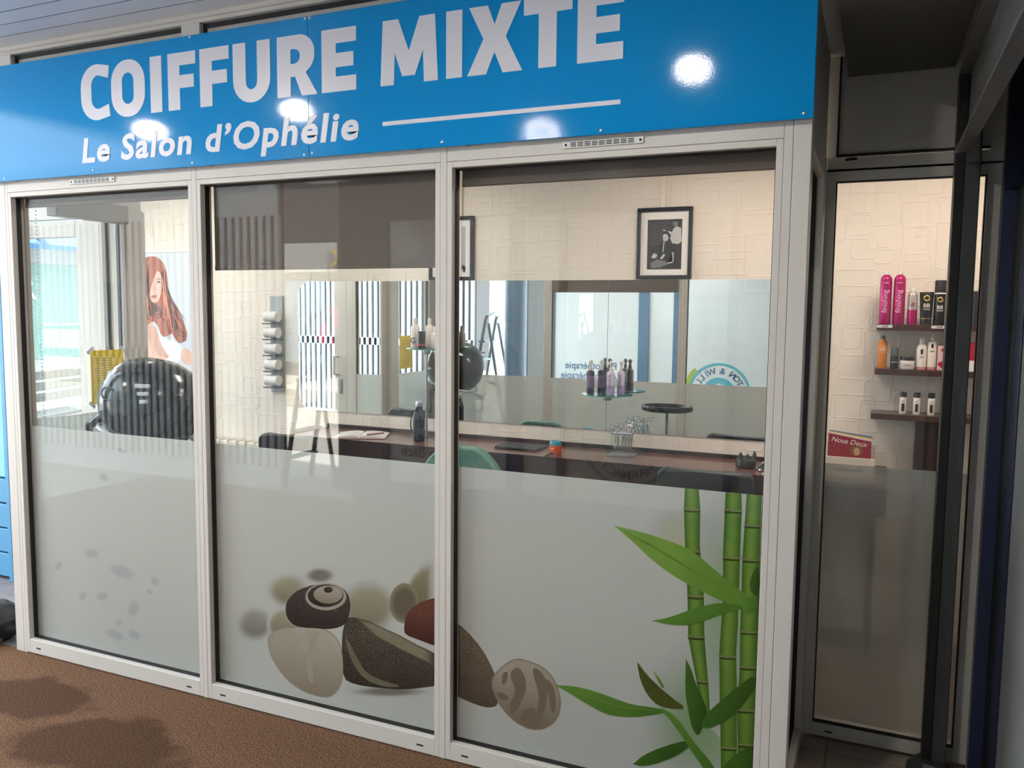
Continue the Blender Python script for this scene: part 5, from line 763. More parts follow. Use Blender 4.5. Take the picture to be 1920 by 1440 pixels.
def struct(name, b_, material, label, cat):
    return tag(b_.obj(name, material), label, cat, kind='structure')

def copy_tree(o, parent=None):
    c = o.copy()
    COL.objects.link(c)
    c.parent = parent
    for ch in list(o.children):
        copy_tree(ch, c)
    return c

def text_mesh(name, body, size, material, parent=None, M_=None, extrude=0.0005, shear=0.0, offset=0.0, align='LEFT', space=1.0, xs=1.0):
    """flat lettering: converts a text curve to a mesh lying in its local XY plane, then places it with M_"""
    cu = bpy.data.curves.new(name, 'FONT')
    cu.body = body
    cu.size = size
    cu.shear = shear
    cu.offset = offset
    cu.extrude = extrude
    cu.align_x = align
    cu.space_character = space
    cu.resolution_u = 3
    to = bpy.data.objects.new(name + '_tmp', cu)
    COL.objects.link(to)
    dg = bpy.context.evaluated_depsgraph_get()
    me = bpy.data.meshes.new_from_object(to.evaluated_get(dg))
    bpy.data.objects.remove(to)
    bpy.data.curves.remove(cu)
    S_ = Matrix.Diagonal((xs, 1, 1, 1))
    me.transform((M_ @ S_) if M_ is not None else S_)
    if parent is not None:
        me.transform(Matrix.Translation(-origin_of(parent)))
    me.name = name
    me.materials.clear()
    me.materials.append(MATS[material])
    o = bpy.data.objects.new(name, me)
    COL.objects.link(o)
    o.parent = parent
    return o

def split_words(o, gap):
    """divide a lettering mesh into one part per word (gaps wider than gap along X)"""
    me_ = o.data
    bm_ = bmesh.new(); bm_.from_mesh(me_)
    seen, isl = set(), []
    for v in bm_.verts:
        if v.index in seen:
            continue
        st_, comp = [v], []
        seen.add(v.index)
        while st_:
            u = st_.pop(); comp.append(u.index)
            for e in u.link_edges:
                w_ = e.other_vert(u)
                if w_.index not in seen:
                    seen.add(w_.index); st_.append(w_)
        xs_ = [bm_.verts[i].co.x if hasattr(bm_.verts, 'ensure_lookup_table') and not bm_.verts.ensure_lookup_table() else 0 for i in comp]
        isl.append((min(xs_), max(xs_), comp))
    bm_.free()
    isl.sort()
    groups_, cur, mx_ = [], [], None
    for a, b_, comp in isl:
        if mx_ is not None and a - mx_ > gap:
            groups_.append(cur); cur = []
        cur = cur + comp
        mx_ = b_ if mx_ is None else max(mx_, b_)
    groups_.append(cur)
    for k, g_ in enumerate(groups_):
        keep = set(g_)
        nb_ = bmesh.new(); nb_.from_mesh(me_)
        bmesh.ops.delete(nb_, geom=[v for v in nb_.verts if v.index not in keep], context='VERTS')
        m2 = bpy.data.meshes.new(o.name); nb_.to_mesh(m2); nb_.free()
        for mt_ in me_.materials:
            m2.materials.append(mt_)
        o2 = bpy.data.objects.new('subtitle_word', m2); COL.objects.link(o2); o2.parent = o.parent
    bpy.data.objects.remove(o)

def facing_front(x, y, z):
    """text plane reading towards -Y (towards the passage)"""
    return Matrix.Translation((x, y, z)) @ Matrix.Rotation(PI / 2, 4, 'X')

def facing_back(x, y, z):
    """text plane reading towards +Y"""
    return Matrix.Translation((x, y, z)) @ Matrix.Rotation(PI, 4, 'Z') @ Matrix.Rotation(PI / 2, 4, 'X')

def facing_left(x, y, z):
    """text plane reading towards -X"""
    return Matrix.Translation((x, y, z)) @ Matrix.Rotation(-PI / 2, 4, 'Z') @ Matrix.Rotation(PI / 2, 4, 'X')

def curve_glyph(name, loops, h, x, y, z, material, parent, depth=0.0012):
    """letter drawn as closed outlines (inner ones are holes), standing in the XZ plane"""
    cu = bpy.data.curves.new(name, 'CURVE')
    cu.dimensions = '2D'
    cu.fill_mode = 'BOTH'
    cu.extrude = depth / 2
    for lp in loops:
        sp = cu.splines.new('POLY')
        sp.points.add(len(lp) - 1)
        for q, (a, b_) in zip(sp.points, lp):
            q.co = (a, b_, 0, 1)
        sp.use_cyclic_u = True
    to = bpy.data.objects.new(name + '_tmp', cu)
    COL.objects.link(to)
    dg = bpy.context.evaluated_depsgraph_get()
    me = bpy.data.meshes.new_from_object(to.evaluated_get(dg))
    bpy.data.objects.remove(to)
    bpy.data.curves.remove(cu)
    me.transform(facing_front(x, y, z))
    me.transform(Matrix.Translation(-origin_of(parent)))
    me.name = name
    me.materials.clear()
    me.materials.append(MATS[material])
    o = bpy.data.objects.new(name, me)
    COL.objects.link(o)
    o.parent = parent
    return o

# ================================================================= STRUCTURE
GY0, GY1 = 0.044, 0.050          # pane thickness in the front
ZB, ZT = 0.07, 2.12              # opening bottom and top
FILM_Z = 1.078
XOPEN = [(-3.3975, -2.3472), (-2.2826, -1.2230), (-1.1575, -0.0968)]
WY = 1.98                        # back wall
RY = 0.74                        # plane of the set-back parts

# floors
struct('floor', B().box(-6.2, -0.045, -3.2, 0.02, -0.03, 0.0), 'carpet', 'brown pile carpet with dark damp patches in front of the salon', 'carpet')
tf = struct('floor_tiled', B().box(-0.045, 2.6, -3.2, RY + 0.1, -0.03, -0.004), 'grout', 'dark grout bed under the grey tiles at the right', 'floor')
TS = 0.30
ty = 0.65
for i in range(-1, 3):
    for j in range(0, 8):
        x0 = max(0.0915 + (i) * TS, -0.043); x1 = 0.0915 + (i + 1) * TS
        y1 = ty + 0.098 if j == 0 else ty - (j - 1) * TS
        y0 = ty if j == 0 else ty - j * TS
        x1 = min(x1, 0.66)
        if x1 - x0 < 0.03:
            continue
        B().box(x0 + 0.003, x1 - 0.003, y0 + 0.003, y1 - 0.003, -0.012, 0.0, 0.0015).obj('floor_tile', 'tile', tf)
struct('floor_shop', B().box(-5.2, 1.4, 0.03, WY + 0.1, -0.03, -0.002), 'shop_floor', 'brown floor inside the hair salon', 'floor')
fd = struct('floor_deck', B().box(-8.0, -3.4, 0.02, 0.74, -0.05, -0.012), 'drain', 'weathered grey deck boards left of the salon', 'decking')
for i in range(6):
    B().box(-8.0, -3.45, 0.025 + i * 0.118, 0.025 + i * 0.118 + 0.11, -0.02, -0.001, 0.003).obj('deck_board', 'deck', fd)
struct('floor_street', B().box(-70, 14, -70, 40, -0.14, -0.05), 'paving', 'pale sunlit paving of the street', 'paving')

# arcade ceiling of long metal planks (underside at 2.77)
cl = struct('ceiling', B().box(-4.6, 2.6, -3.7, 0.0, 2.7695, 3.3), 'plank_gap', 'slatted grey metal ceiling over the passage', 'ceiling')
for i in range(37):
    y1 = -0.012 - i * 0.1
    pb = B()
    pb.prism_yz([(y1, 2.7695), (y1, 2.768), (y1 - 0.093, 2.768), (y1 - 0.093, 2.7695)], -4.6, 0.6)
    pb.obj('ceiling_plank', 'plank', cl)
struct('ceiling_shop', B().box(-5.3, 1.5, 0.07, WY + 0.1, 2.56, 3.3), 'shop_ceiling', 'white ceiling inside the salon', 'ceiling')

# back wall with embossed paper
wb = struct('wall_back', B().box(-5.3, 1.5, WY, WY + 0.12, 0.0, 2.7), 'wallpaper', 'cream wall with paper embossed in rounded rectangles', 'wall')
rb = bmesh.new()
def ridge(cx, cz, w, h, r, t=0.0038, d=0.0016):
    pts = []
    for sx, sz, a0 in ((1, 1, 0), (-1, 1, 90), (-1, -1, 180), (1, -1, 270)):
        for k in range(4):
            a = math.radians(a0 + k * 30)
            pts.append((cx + sx * (w / 2 - r) + r * math.cos(a), cz + sz * (h / 2 - r) + r * math.sin(a), math.cos(a), math.sin(a)))
    n = len(pts)
    A_ = [rb.verts.new((x - u * t, WY + 0.0004, z - v * t)) for x, z, u, v in pts]
    Bm = [rb.verts.new((x, WY - d, z)) for x, z, u, v in pts]
    Cc = [rb.verts.new((x + u * t, WY + 0.0004, z + v * t)) for x, z, u, v in pts]
    for i in range(n):
        j = (i + 1) % n
        rb.faces.new((A_[i], A_[j], Bm[j], Bm[i]))
        rb.faces.new((Bm[i], Bm[j], Cc[j], Cc[i]))
rnd = random.Random(3)
gx = -5.15
while gx < 1.4:
    gz = 0.62
    while gz < 2.52:
        w = rnd.choice((0.09, 0.12, 0.16, 0.20)); h = rnd.choice((0.08, 0.12, 0.16, 0.22))
        ridge(gx + rnd.uniform(-0.03, 0.03), gz + rnd.uniform(-0.03, 0.03), w, h, 0.022)
        if rnd.random() < 0.12:
            ridge(gx, gz, w * 0.4, h * 0.4, 0.01)
        gz += rnd.uniform(0.12, 0.19)
    gx += rnd.uniform(0.13, 0.17)
bmesh.ops.recalc_face_normals(rb, faces=rb.faces[:])
me = bpy.data.meshes.new('embossed_pattern'); rb.to_mesh(me); rb.free()
me.materials.append(MATS['wallpaper'])
o = bpy.data.objects.new('embossed_pattern', me); COL.objects.link(o); o.parent = wb; o['kind'] = 'stuff'
B().box(-0.915, -0.885, WY - 0.022, WY, 2.2, 2.56, 0.004).obj('conduit', 'wallpaper', wb)
B().box(-2.16, -2.13, WY - 0.02, WY, 1.83, 2.56, 0.004).obj('conduit', 'wallpaper', wb)

struct('wall_right', B().box(1.4, 1.5, RY, WY, 0, 2.7), 'wallpaper', 'cream side wall at the hidden right end of the salon', 'wall')

# ---- aluminium glazing helper: rectangular glazed panel, plane facing -Y or facing +-X
def glazed(name, label, axis, a0, a1, z0, z1, p, depth=0.06, st=0.020, film=None, gask=True, inward=1, material='frame', filmname='frosted_film', filmm='film', sill=None, slots=False, reveal=0.024):
    """axis 'X': panel spans a0..a1 along X at y=p, inward +Y. axis 'Y': spans a0..a1 along Y at x=p, inward along inward*X"""
    loc = ((a0 + a1) / 2, p, 0) if axis == 'X' else (p, (a0 + a1) / 2, 0)
    w = thing(name, label, 'window', loc, kind='structure')
    def bx(b_, u0, u1, d0, d1, zz0, zz1, bev=0.0):
        if axis == 'X':
            b_.box(u0, u1, p + d0, p + d1, zz0, zz1, bev)
        else:
            q0, q1 = p + inward * d0, p + inward * d1
            b_.box(min(q0, q1), max(q0, q1), u0, u1, zz0, zz1, bev)
        return b_
    zs = sill if sill is not None else st
    bx(B(), a0 - st, a0, 0, depth, z0 - zs, z1 + st, 0.0012).obj('frame_stile', material, w, world=True)
    bx(B(), a1, a1 + st, 0, depth, z0 - zs, z1 + st, 0.0012).obj('frame_stile', material, w, world=True)
    bx(B(), a0, a1, 0, depth, z1, z1 + st, 0.0012).obj('frame_rail', material, w, world=True)
    bt = bx(B(), a0, a1, 0, depth, z0 - zs, z0, 0.0012).obj('frame_rail', material, w, world=True)
    if slots:
        for u in (a0 + 0.06, a1 - 0.06):
            bx(B(), u - 0.014, u + 0.014, -0.0008, 0.002, z0 - zs * 0.62, z0 - zs * 0.62 + 0.006).obj('weep_slot', 'dark_slot', bt, world=True)
    if gask:
        g_ = B()
        t = 0.0045
        bx(g_, a0, a0 + t, reveal, reveal + 0.02, z0, z1); bx(g_, a1 - t, a1, reveal, reveal + 0.02, z0, z1)
        bx(g_, a0 + t, a1 - t, reveal, reveal + 0.02, z0, z0 + t); bx(g_, a0 + t, a1 - t, reveal, reveal + 0.02, z1 - t, z1)
        g_.obj('gasket', 'gasket', w, world=True)
    bx(B(), a0, a1, reveal + 0.02, reveal + 0.026, z0, z1).obj('pane', 'glass', w, world=True)
    if film is not None:
        f_ = bx(B(), a0, a1, reveal + 0.0295, reveal + 0.030, z0, film).obj(filmname, filmm, w, world=True)
        return w, f_
    return w, None

WIN = []
wl = ['left front bay of the salon, frosted below, nearest the street',
      'middle front bay of the salon, pebbles printed on its frosted half',
      'right front bay of the salon, green bamboo printed on its frosted half']
for i, (a, b_) in enumerate(XOPEN):
    w, f_ = glazed('window_%d' % (i + 1), wl[i], 'X', a, b_, ZB, ZT, 0.0, film=FILM_Z, sill=0.065, slots=True)
    WIN.append((w, f_))

# mullions, corner posts, transom, head
trims = [(-2.3272 + 0.0006, -2.3026 - 0.0006, 'narrow pale mullion between the left and middle salon bays'),
         (-1.2030 + 0.0006, -1.1775 - 0.0006, 'narrow pale mullion between the middle and right salon bays')]
tn = 1
for x0, x1, lb in trims:
    struct('trim_%d' % tn, B().box(x0, x1, -0.0005, 0.06, 0.004, 2.19, 0.001), 'frame', lb, 'mullion'); tn += 1
# corner posts
cp = thing('trim_%d' % tn, 'broad pale corner post at the right end of the salon front', 'post', (-0.04, 0, 0), kind='structure'); tn += 1
B().box(-0.0762, -0.0515, 0, 0.06, 0.0, 2.19, 0.0008).obj('post_strip', 'frame', cp, world=True)
B().box(-0.0505, 0.0, 0, 0.075, 0.0, 2.19, 0.002).obj('post_face', 'frame', cp, world=True)
cp = thing('trim_%d' % tn, 'pale corner post at the left end of the salon front', 'post', (-3.46, 0, 0), kind='structure'); tn += 1
B().box(-3.4345, -3.4181, 0, 0.06, 0.0, 2.19, 0.0008).obj('post_strip', 'frame', cp, world=True)
B().box(-3.492, -3.4355, 0, 0.075, 0.0, 2.19, 0.002).obj('post_face', 'frame', cp, world=True)
for i, (a, b_) in enumerate(XOPEN):
    t = struct('trim_%d' % tn, B().box(a - 0.02, b_ + 0.02, 0, 0.06, 2.1412, 2.30, 0.001), 'frame',
               ('left', 'middle', 'right')[i] + ' length of pale transom rail between window and blue sign', 'transom'); tn += 1
    ups = ((a + 0.046, a + 0.074), (b_ - 0.026, b_ - 0.001)) if i == 0 else (((a + 0.05, a + 0.078), (b_ - 0.076, b_ - 0.049)) if i == 1 else ((a + 0.05, a + 0.073), (b_ - 0.4, b_ - 0.375)))
    for u0, u1 in ups:
        B().box(u0, u1, -0.0008, 0.002, 2.188, 2.1955).obj('weep_slot', 'dark_slot', t)
# upper lights behind the sign
ul = thing('trim_%d' % tn, 'pale head frame above the blue sign under the ceiling', 'head frame', (-1.75, 0, 2.3), kind='structure'); tn += 1
B().box(-3.492, 0.0, 0.0, 0.06, 2.738, 2.768, 0.002).obj('head_rail', 'frame', ul, world=True)
B().box(-3.492, 0.0, -0.012, 0.06, 2.752, 2.772, 0.002).obj('head_lip', 'frame', ul, world=True)
for a, b_ in ((-3.492, -3.36), (-2.362, -2.268), (-1.238, -1.142), (-0.12, 0.0)):
    B().box(a, b_, 0.0, 0.06, 2.19, 2.738, 0.001).obj('head_post', 'frame', ul, world=True)
for a, b_ in ((-3.36, -2.362), (-2.268, -1.238), (-1.142, -0.12)):
    g_ = B(); g_.box(a, b_, 0.022, 0.05, 2.722, 2.738); g_.box(a, a + 0.012, 0.022, 0.05, 2.3, 2.722); g_.box(b_ - 0.012, b_, 0.022, 0.05, 2.3, 2.722)
    g_.obj('gasket', 'gasket', ul, world=True)
    B().box(a + 0.012, b_ - 0.012, 0.03, 0.05, 2.30, 2.722).obj('infill_panel', 'infill', ul, world=True)

# returns (sides) of the projecting front
wr, _ = glazed('window_4', 'narrow glazed return at the right corner of the salon front', 'Y', 0.10, 0.655, ZB, ZT, -0.002, film=1.075, inward=-1, st=0.022, sill=0.065, material='frame_grey')
B().box(-0.062, -0.002, 0.075, 0.70, 2.145, 2.768).obj('fascia_panel', 'panel_grey', wr, world=True)
wlft, _ = glazed('window_5', 'narrow glazed return at the left corner, yellow notice taped to it', 'Y', 0.10, 0.610, ZB, ZT, -3.478, film=1.10, inward=1, st=0.022, sill=0.065)
B().box(-3.478, -3.418, 0.075, 0.74, 2.145, 2.768).obj('fascia_panel', 'frame', wlft, world=True)
struct('trim_%d' % tn, B().box(-3.478, -3.408, 0.632, 0.742, 0, 2.145, 0.002), 'frame', 'pale inner corner post beside the yellow notice', 'post'); tn += 1
struct('trim_%d' % tn, B().box(-0.036, 0.0, 0.678, RY, 0, 2.2, 0.002), 'frame_grey', 'grey inner corner post where the right recess begins', 'post'); tn += 1

# set-back window at the right (looks in on the product shelves)
w8, _ = glazed('window_6', 'set-back right window looking in on the product shelves', 'X', 0.0335, 0.5165, 0.062, 2.118, RY, film=1.072, st=0.044, sill=0.05, slots=True, material='frame_grey', reveal=0.006, filmm='film_clear')
B().box(0.0, 0.5605, RY, RY + 0.06, 2.152, 2.20, 0.001).obj('frame_rail', 'frame_grey', w8, world=True)
g_ = B(); g_.box(0.03, 0.52, RY - 0.001, RY + 0.03, 2.205, 2.214); g_.box(0.03, 0.037, RY - 0.001, RY + 0.03, 2.214, 2.76)
g_.obj('gasket', 'gasket', w8, world=True)
B().box(0.037, 0.52, RY + 0.006, RY + 0.03, 2.214, 2.768).obj('upper_panel', 'panel_grey', w8, world=True)
B().box(-0.005, 0.03, RY, RY + 0.06, 2.2, 2.768, 0.001).obj('frame_stile', 'frame_grey', w8, world=True)
B().box(0.52, 0.5605, RY, RY + 0.06, 2.2, 2.768, 0.001).obj('frame_stile', 'frame_grey', w8, world=True)
s_ = B(); s_.tube([(0.062, RY - 0.002, 2.193), (0.082, RY - 0.004, 2.195), (0.1, RY - 0.002, 2.195)], 0.005, 6)
s_.obj('screw_cover', 'dark_slot', w8, world=True)

# side light and door wall at the left, set back
glazed('window_7', 'side light beside the salon door, seen in the mirror', 'X', -3.715, -3.478, ZB, ZT, RY, film=1.10, st=0.02, sill=0.065)
dr = thing('door_1', 'glazed salon door with pale frame and lock, seen in the mirror', 'door', (-4.25, RY, 0), kind='structure')
B().box(-3.735, -3.80, RY, RY + 0.06, 0, 2.2, 0.002).obj('door_post', 'frame', dr, world=True)
B().box(-4.72, -4.66, RY, RY + 0.06, 0, 2.2, 0.002).obj('door_post', 'frame', dr, world=True)
B().box(-4.66, -3.80, RY, RY + 0.06, 2.12, 2.2, 0.002).obj('door_head', 'frame', dr, world=True)
lf = B().box(-3.93, -3.806, RY + 0.008, RY + 0.052, 0.02, 2.11, 0.003).obj('door_stile', 'frame', dr, world=True)
B().box(-4.655, -4.56, RY + 0.008, RY + 0.052, 0.02, 2.11, 0.003).obj('door_stile', 'frame', dr, world=True)
B().box(-4.56, -3.93, RY + 0.008, RY + 0.052, 0.02, 0.14, 0.003).obj('door_rail', 'frame', dr, world=True)
B().box(-4.56, -3.93, RY + 0.008, RY + 0.052, 2.02, 2.11, 0.003).obj('door_rail', 'frame', dr, world=True)
B().box(-4.56, -3.93, RY + 0.026, RY + 0.032, 0.14, 2.02).obj('pane', 'glass', dr, world=True)
lk = B(); lk.box(-3.885, -3.855, RY + 0.052, RY + 0.06, 0.93, 1.05, 0.003); lk.obj('lock_plate', 'steel', dr, world=True)
hd = B(); hd.tube([(-3.9, RY + 0.055, 1.09), (-3.9, RY + 0.1, 1.09), (-3.9, RY + 0.1, 1.24), (-3.9, RY + 0.055, 1.24)], 0.011, 8); hd.obj('pull_handle', 'frame', dr, smooth=True, world=True)
B().box(-5.2, -3.478, RY, RY + 0.06, 2.2, 2.768).obj('fascia_panel', 'frame', dr, world=True)
B().box(-5.2, -4.72, RY, RY + 0.06, 0, 2.2).obj('fixed_panel', 'frame', dr, world=True)

# glazed left end to the street
w9, _ = glazed('window_8', 'glazed left end of the salon towards the street, paper notices on it', 'Y', 0.84, 1.90, 0.5, 2.3, -5.2, inward=1, st=0.04, sill=0.5)
B().box(-5.2, -5.14, RY, WY, 2.34, 2.768).obj('fascia_panel', 'frame', w9, world=True)

# right side of the passage: blue shopfront at right angles, steel column, beam and soffit
nv = thing('wall_passage_right', 'dark blue shopfront at the far right of the passage', 'shopfront', (0.62, 0, 0), kind='structure')
B().box(0.562, 0.605, 0.70, 0.738, 0.0, 2.06, 0.002).obj('blue_panel', 'navy', nv, world=True)
B().box(0.562, 0.66, 0.69, 0.738, 2.06, 2.768, 0.002).obj('blue_head', 'navy_dark', nv, world=True)
B().box(0.603, 0.66, 0.60, 0.699, 0.0, 2.06, 0.002).obj('dark_jamb', 'black_steel', nv, world=True)
B().box(0.606, 0.66, 0.45, 0.599, 0.0, 2.768, 0.002).obj('blue_jamb', 'navy_dark', nv, world=True)
B().box(0.612, 0.66, -3.2, 0.449, 0.0, 2.768, 0.0).obj('dark_wall', 'plaster_dark', nv, world=True)
B().box(0.5607, 0.66, 0.745, 0.80, 0.0, 2.768, 0.0).obj('leak_filler', 'frame_grey', nv, world=True)  # filler added behind the stile to stop interior light leaking through the slit
so = struct('ceiling_soffit', B().box(0.058, 0.40, -0.9, RY, 2.485, 2.768, 0.002), 'soffit', 'dark grey boxed soffit above the right recess', 'soffit')

# far wall of the passage (behind the viewer): pharmacy front, seen only in reflections
PY = -3.2
ph = thing('wall_opposite', 'pharmacy front across the passage with blue frames and teal lettering', 'shopfront', (-1.0, PY, 0), kind='structure')
B().box(-3.85, 0.64, PY - 0.08, PY - 0.01, 0.0, 0.2).obj('plinth', 'shop_blue', ph, world=True)
B().box(-3.85, 0.64, PY - 0.08, PY - 0.01, 2.35, 2.768).obj('fascia', 'shop_blue', ph, world=True)
for x0, x1 in ((-3.5, -2.42), (-2.29, -2.0), (-1.94, -0.75), (-0.69, 0.6)):
    B().box(x0, x1, PY - 0.05, PY - 0.03, 0.2, 2.35).obj('shop_pane', 'pharm_glass', ph, world=True)
for x0, x1 in ((-3.56, -3.5), (-2.42, -2.29), (-2.0, -1.94), (-0.75, -0.69), (0.58, 0.64)):
    B().box(x0, x1, PY - 0.08, PY - 0.005, 0.2, 2.35, 0.003).obj('blue_post', 'shop_blue', ph, world=True)
B().box(-3.85, -3.56, PY - 0.08, PY, 0.0, 2.768).obj('end_pier', 'plaster_dark', ph, world=True)
for k, tx in enumerate(('Phytothérapie', 'Aromathérapie', 'Homéopathie', 'Micronutrition', 'Fleurs de Bach')):
    text_mesh('lettering', tx, 0.125, 'pharm_ink', ph, facing_back(-2.68, PY - 0.028, 0.92 - k * 0.125), extrude=0.0006, offset=0.0012, xs=0.95)
# round emblem: ring, inner ring and letters round it
cx, cz, R_ = -1.45, 0.69, 0.36
def annulus(r0, r1, y, material, name, a0=0.0, a1=2 * PI, seg=48):
    b2 = B()
    for i in range(seg):
        t0 = a0 + (a1 - a0) * i / seg; t1 = a0 + (a1 - a0) * (i + 1) / seg
        b2.bm.faces.new([b2.bm.verts.new((cx + r * math.cos(t), y, cz + r * math.sin(t))) for r, t in ((r0, t0), (r1, t0), (r1, t1), (r0, t1))])
    bmesh.ops.remove_doubles(b2.bm, verts=b2.bm.verts[:], dist=1e-5)
    return b2.obj(name, material, ph, world=True)
annulus(R_ - 0.03, R_, PY - 0.027, 'pharm_teal', 'emblem_ring')
annulus(0.12, 0.19, PY - 0.027, 'pharm_teal', 'emblem_ring')
annulus(R_, R_ + 0.05, PY - 0.027, 'pharm_green', 'emblem_leaf', 2.35, 2.9, 12)
def ring_text(word, a_mid, step, flip):
    n = len(word)
    for i, ch in enumerate(word):
        if ch == ' ':
            continue
        k = (i - (n - 1) / 2) * step
        th = (PI / 2 + k) if not flip else (-PI / 2 - k)
        th = th + a_mid
        # read from +Y: +X is on the reader's left
        rot = (th - PI / 2) if not flip else (th + PI / 2)
        Mx = Matrix.Translation((cx + 0.235 * math.cos(th), PY - 0.026, cz + 0.235 * math.sin(th))) if not flip else Matrix.Translation((cx + 0.295 * math.cos(th), PY - 0.026, cz + 0.295 * math.sin(th)))
        Mx = Mx @ Matrix.Rotation(-rot, 4, 'Y') @ Matrix.Rotation(PI, 4, 'Z') @ Matrix.Rotation(PI / 2, 4, 'X')
        text_mesh('lettering', ch, 0.10, 'pharm_ink', ph, Mx, extrude=0.0005, offset=0.001, align='CENTER')
# letters advance towards -X for a reader looking along -Y, i.e. with growing angle
ring_text('TON & WILL', 0.0, 0.235, False)
ring_text('PHARMACIE', 0.0, 0.235, True)

# unseen mass added overhead, sized to keep the sun off the left street
struct('wall_sunblock', B().box(-4.6, 2.7, -3.7, 30.0, 3.3, 10.0), 'plaster', 'plain unseen mass added above the passage to shade the street at the left', 'wall')
struct('wall_block', B().box(-5.2, 2.7, 2.12, 30.0, 0, 3.3), 'plaster', 'plain building mass behind the salon', 'wall')
struct('wall_far_right', B().box(0.66, 2.7, -3.3, RY, 0, 3.3), 'plaster_dark', 'dark building mass right of the passage', 'wall')
struct('wall_behind', B().box(-3.85, 2.7, -3.6, PY - 0.081, 0, 3.3), 'plaster_dark', 'solid block behind the pharmacy front', 'wall')
# ================================================================= FILM PRINTS
lay = {1: 0, 2: 0, 3: 0}
for bay, kind, mt, soft, pts in FILM_PRINTS:
    w, f_ = WIN[bay - 1]
    xa, xb = XOPEN[bay - 1]
    pts = [(min(max(x, xa + 0.003), xb - 0.003), min(max(z, ZB + 0.004), FILM_Z)) for x, z in pts]
    lay[bay] += 1
    y = 0.0533 - 0.00004 * lay[bay]
    b2 = B(); bm = b2.bm
    zmin = min(z for x, z in pts); zmax = max(z for x, z in pts)
    if soft > 0:
        ccx = sum(x for x, z in pts) / len(pts); ccz = sum(z for x, z in pts) / len(pts)
        bm.verts.layers.float.new('cover'); bm.verts.layers.float.new('tone')
        lc = bm.verts.layers.float['cover']; lt = bm.verts.layers.float['tone']
        rings_ = []
        for s, al in ((1.0, 0.0), (soft, 1.0), (soft * 0.5, 1.0)):
            rg = []
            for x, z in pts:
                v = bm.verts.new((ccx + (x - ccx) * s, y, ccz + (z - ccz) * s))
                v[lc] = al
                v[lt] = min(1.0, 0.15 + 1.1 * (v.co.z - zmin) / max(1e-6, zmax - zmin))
                rg.append(v)
            rings_.append(rg)
        n = len(pts)
        for ra, rb_ in zip(rings_, rings_[1:]):
            for i in range(n):
                j = (i + 1) % n
                bm.faces.new((ra[i], ra[j], rb_[j], rb_[i]))
        bm.faces.new(rings_[-1])
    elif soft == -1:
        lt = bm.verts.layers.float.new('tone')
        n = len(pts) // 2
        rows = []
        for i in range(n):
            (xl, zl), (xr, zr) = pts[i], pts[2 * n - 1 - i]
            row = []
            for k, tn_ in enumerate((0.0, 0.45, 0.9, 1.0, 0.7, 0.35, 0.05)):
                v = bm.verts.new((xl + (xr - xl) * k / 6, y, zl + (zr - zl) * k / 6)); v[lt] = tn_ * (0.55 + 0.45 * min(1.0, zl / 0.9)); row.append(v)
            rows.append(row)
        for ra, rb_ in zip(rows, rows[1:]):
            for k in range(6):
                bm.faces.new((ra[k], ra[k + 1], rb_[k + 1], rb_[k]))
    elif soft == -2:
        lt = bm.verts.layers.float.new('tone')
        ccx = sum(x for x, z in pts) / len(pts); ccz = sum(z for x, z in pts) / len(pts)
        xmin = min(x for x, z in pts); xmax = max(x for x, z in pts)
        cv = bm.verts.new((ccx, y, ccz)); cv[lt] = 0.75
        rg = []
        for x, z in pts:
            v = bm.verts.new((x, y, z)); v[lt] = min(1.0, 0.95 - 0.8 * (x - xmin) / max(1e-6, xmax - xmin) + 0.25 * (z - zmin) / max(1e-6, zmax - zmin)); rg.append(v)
        for i in range(len(rg)):
            bm.faces.new((rg[i], rg[(i + 1) % len(rg)], cv))
    else:
        bm.verts.layers.float.new('cover'); bm.verts.layers.float.new('tone')
        lc = bm.verts.layers.float['cover']; lt = bm.verts.layers.float['tone']
        fv = [bm.verts.new((x, y, z)) for x, z in pts]
        for v in fv:
            v[lc] = 0.55; v[lt] = 0.8
        bm.faces.new(fv)
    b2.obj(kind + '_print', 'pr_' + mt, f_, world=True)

# ================================================================= SIGN
SY = -0.030
sg = thing('shop_sign', 'long blue fascia sign with white salon lettering above the windows', 'sign', (-1.75, SY, 2.19))
B().box(-3.56, -1.7315, SY, -0.0135, 2.186, 2.683, 0.0008).obj('sign_panel', 'sign_blue', sg, world=True)
B().box(-1.7305, 0.003, SY, -0.0135, 2.186, 2.683, 0.0008).obj('sign_panel', 'sign_blue', sg, world=True)
H = 0.217; Z0 = 2.407; SW = 0.061; SH = 0.049

def arc(cx_, cz_, rx, rz, a0, a1, n=7):
    return [(cx_ + rx * math.cos(math.radians(a0 + (a1 - a0) * i / n)), cz_ + rz * math.sin(math.radians(a0 + (a1 - a0) * i / n))) for i in range(n + 1)]

def rrect(x0, x1, z0, z1, r, rz=None):
    rz = rz or r
    return arc(x1 - r, z1 - rz, r, rz, 0, 90) + arc(x0 + r, z1 - rz, r, rz, 90, 180) + arc(x0 + r, z0 + rz, r, rz, 180, 270) + arc(x1 - r, z0 + rz, r, rz, 270, 360)

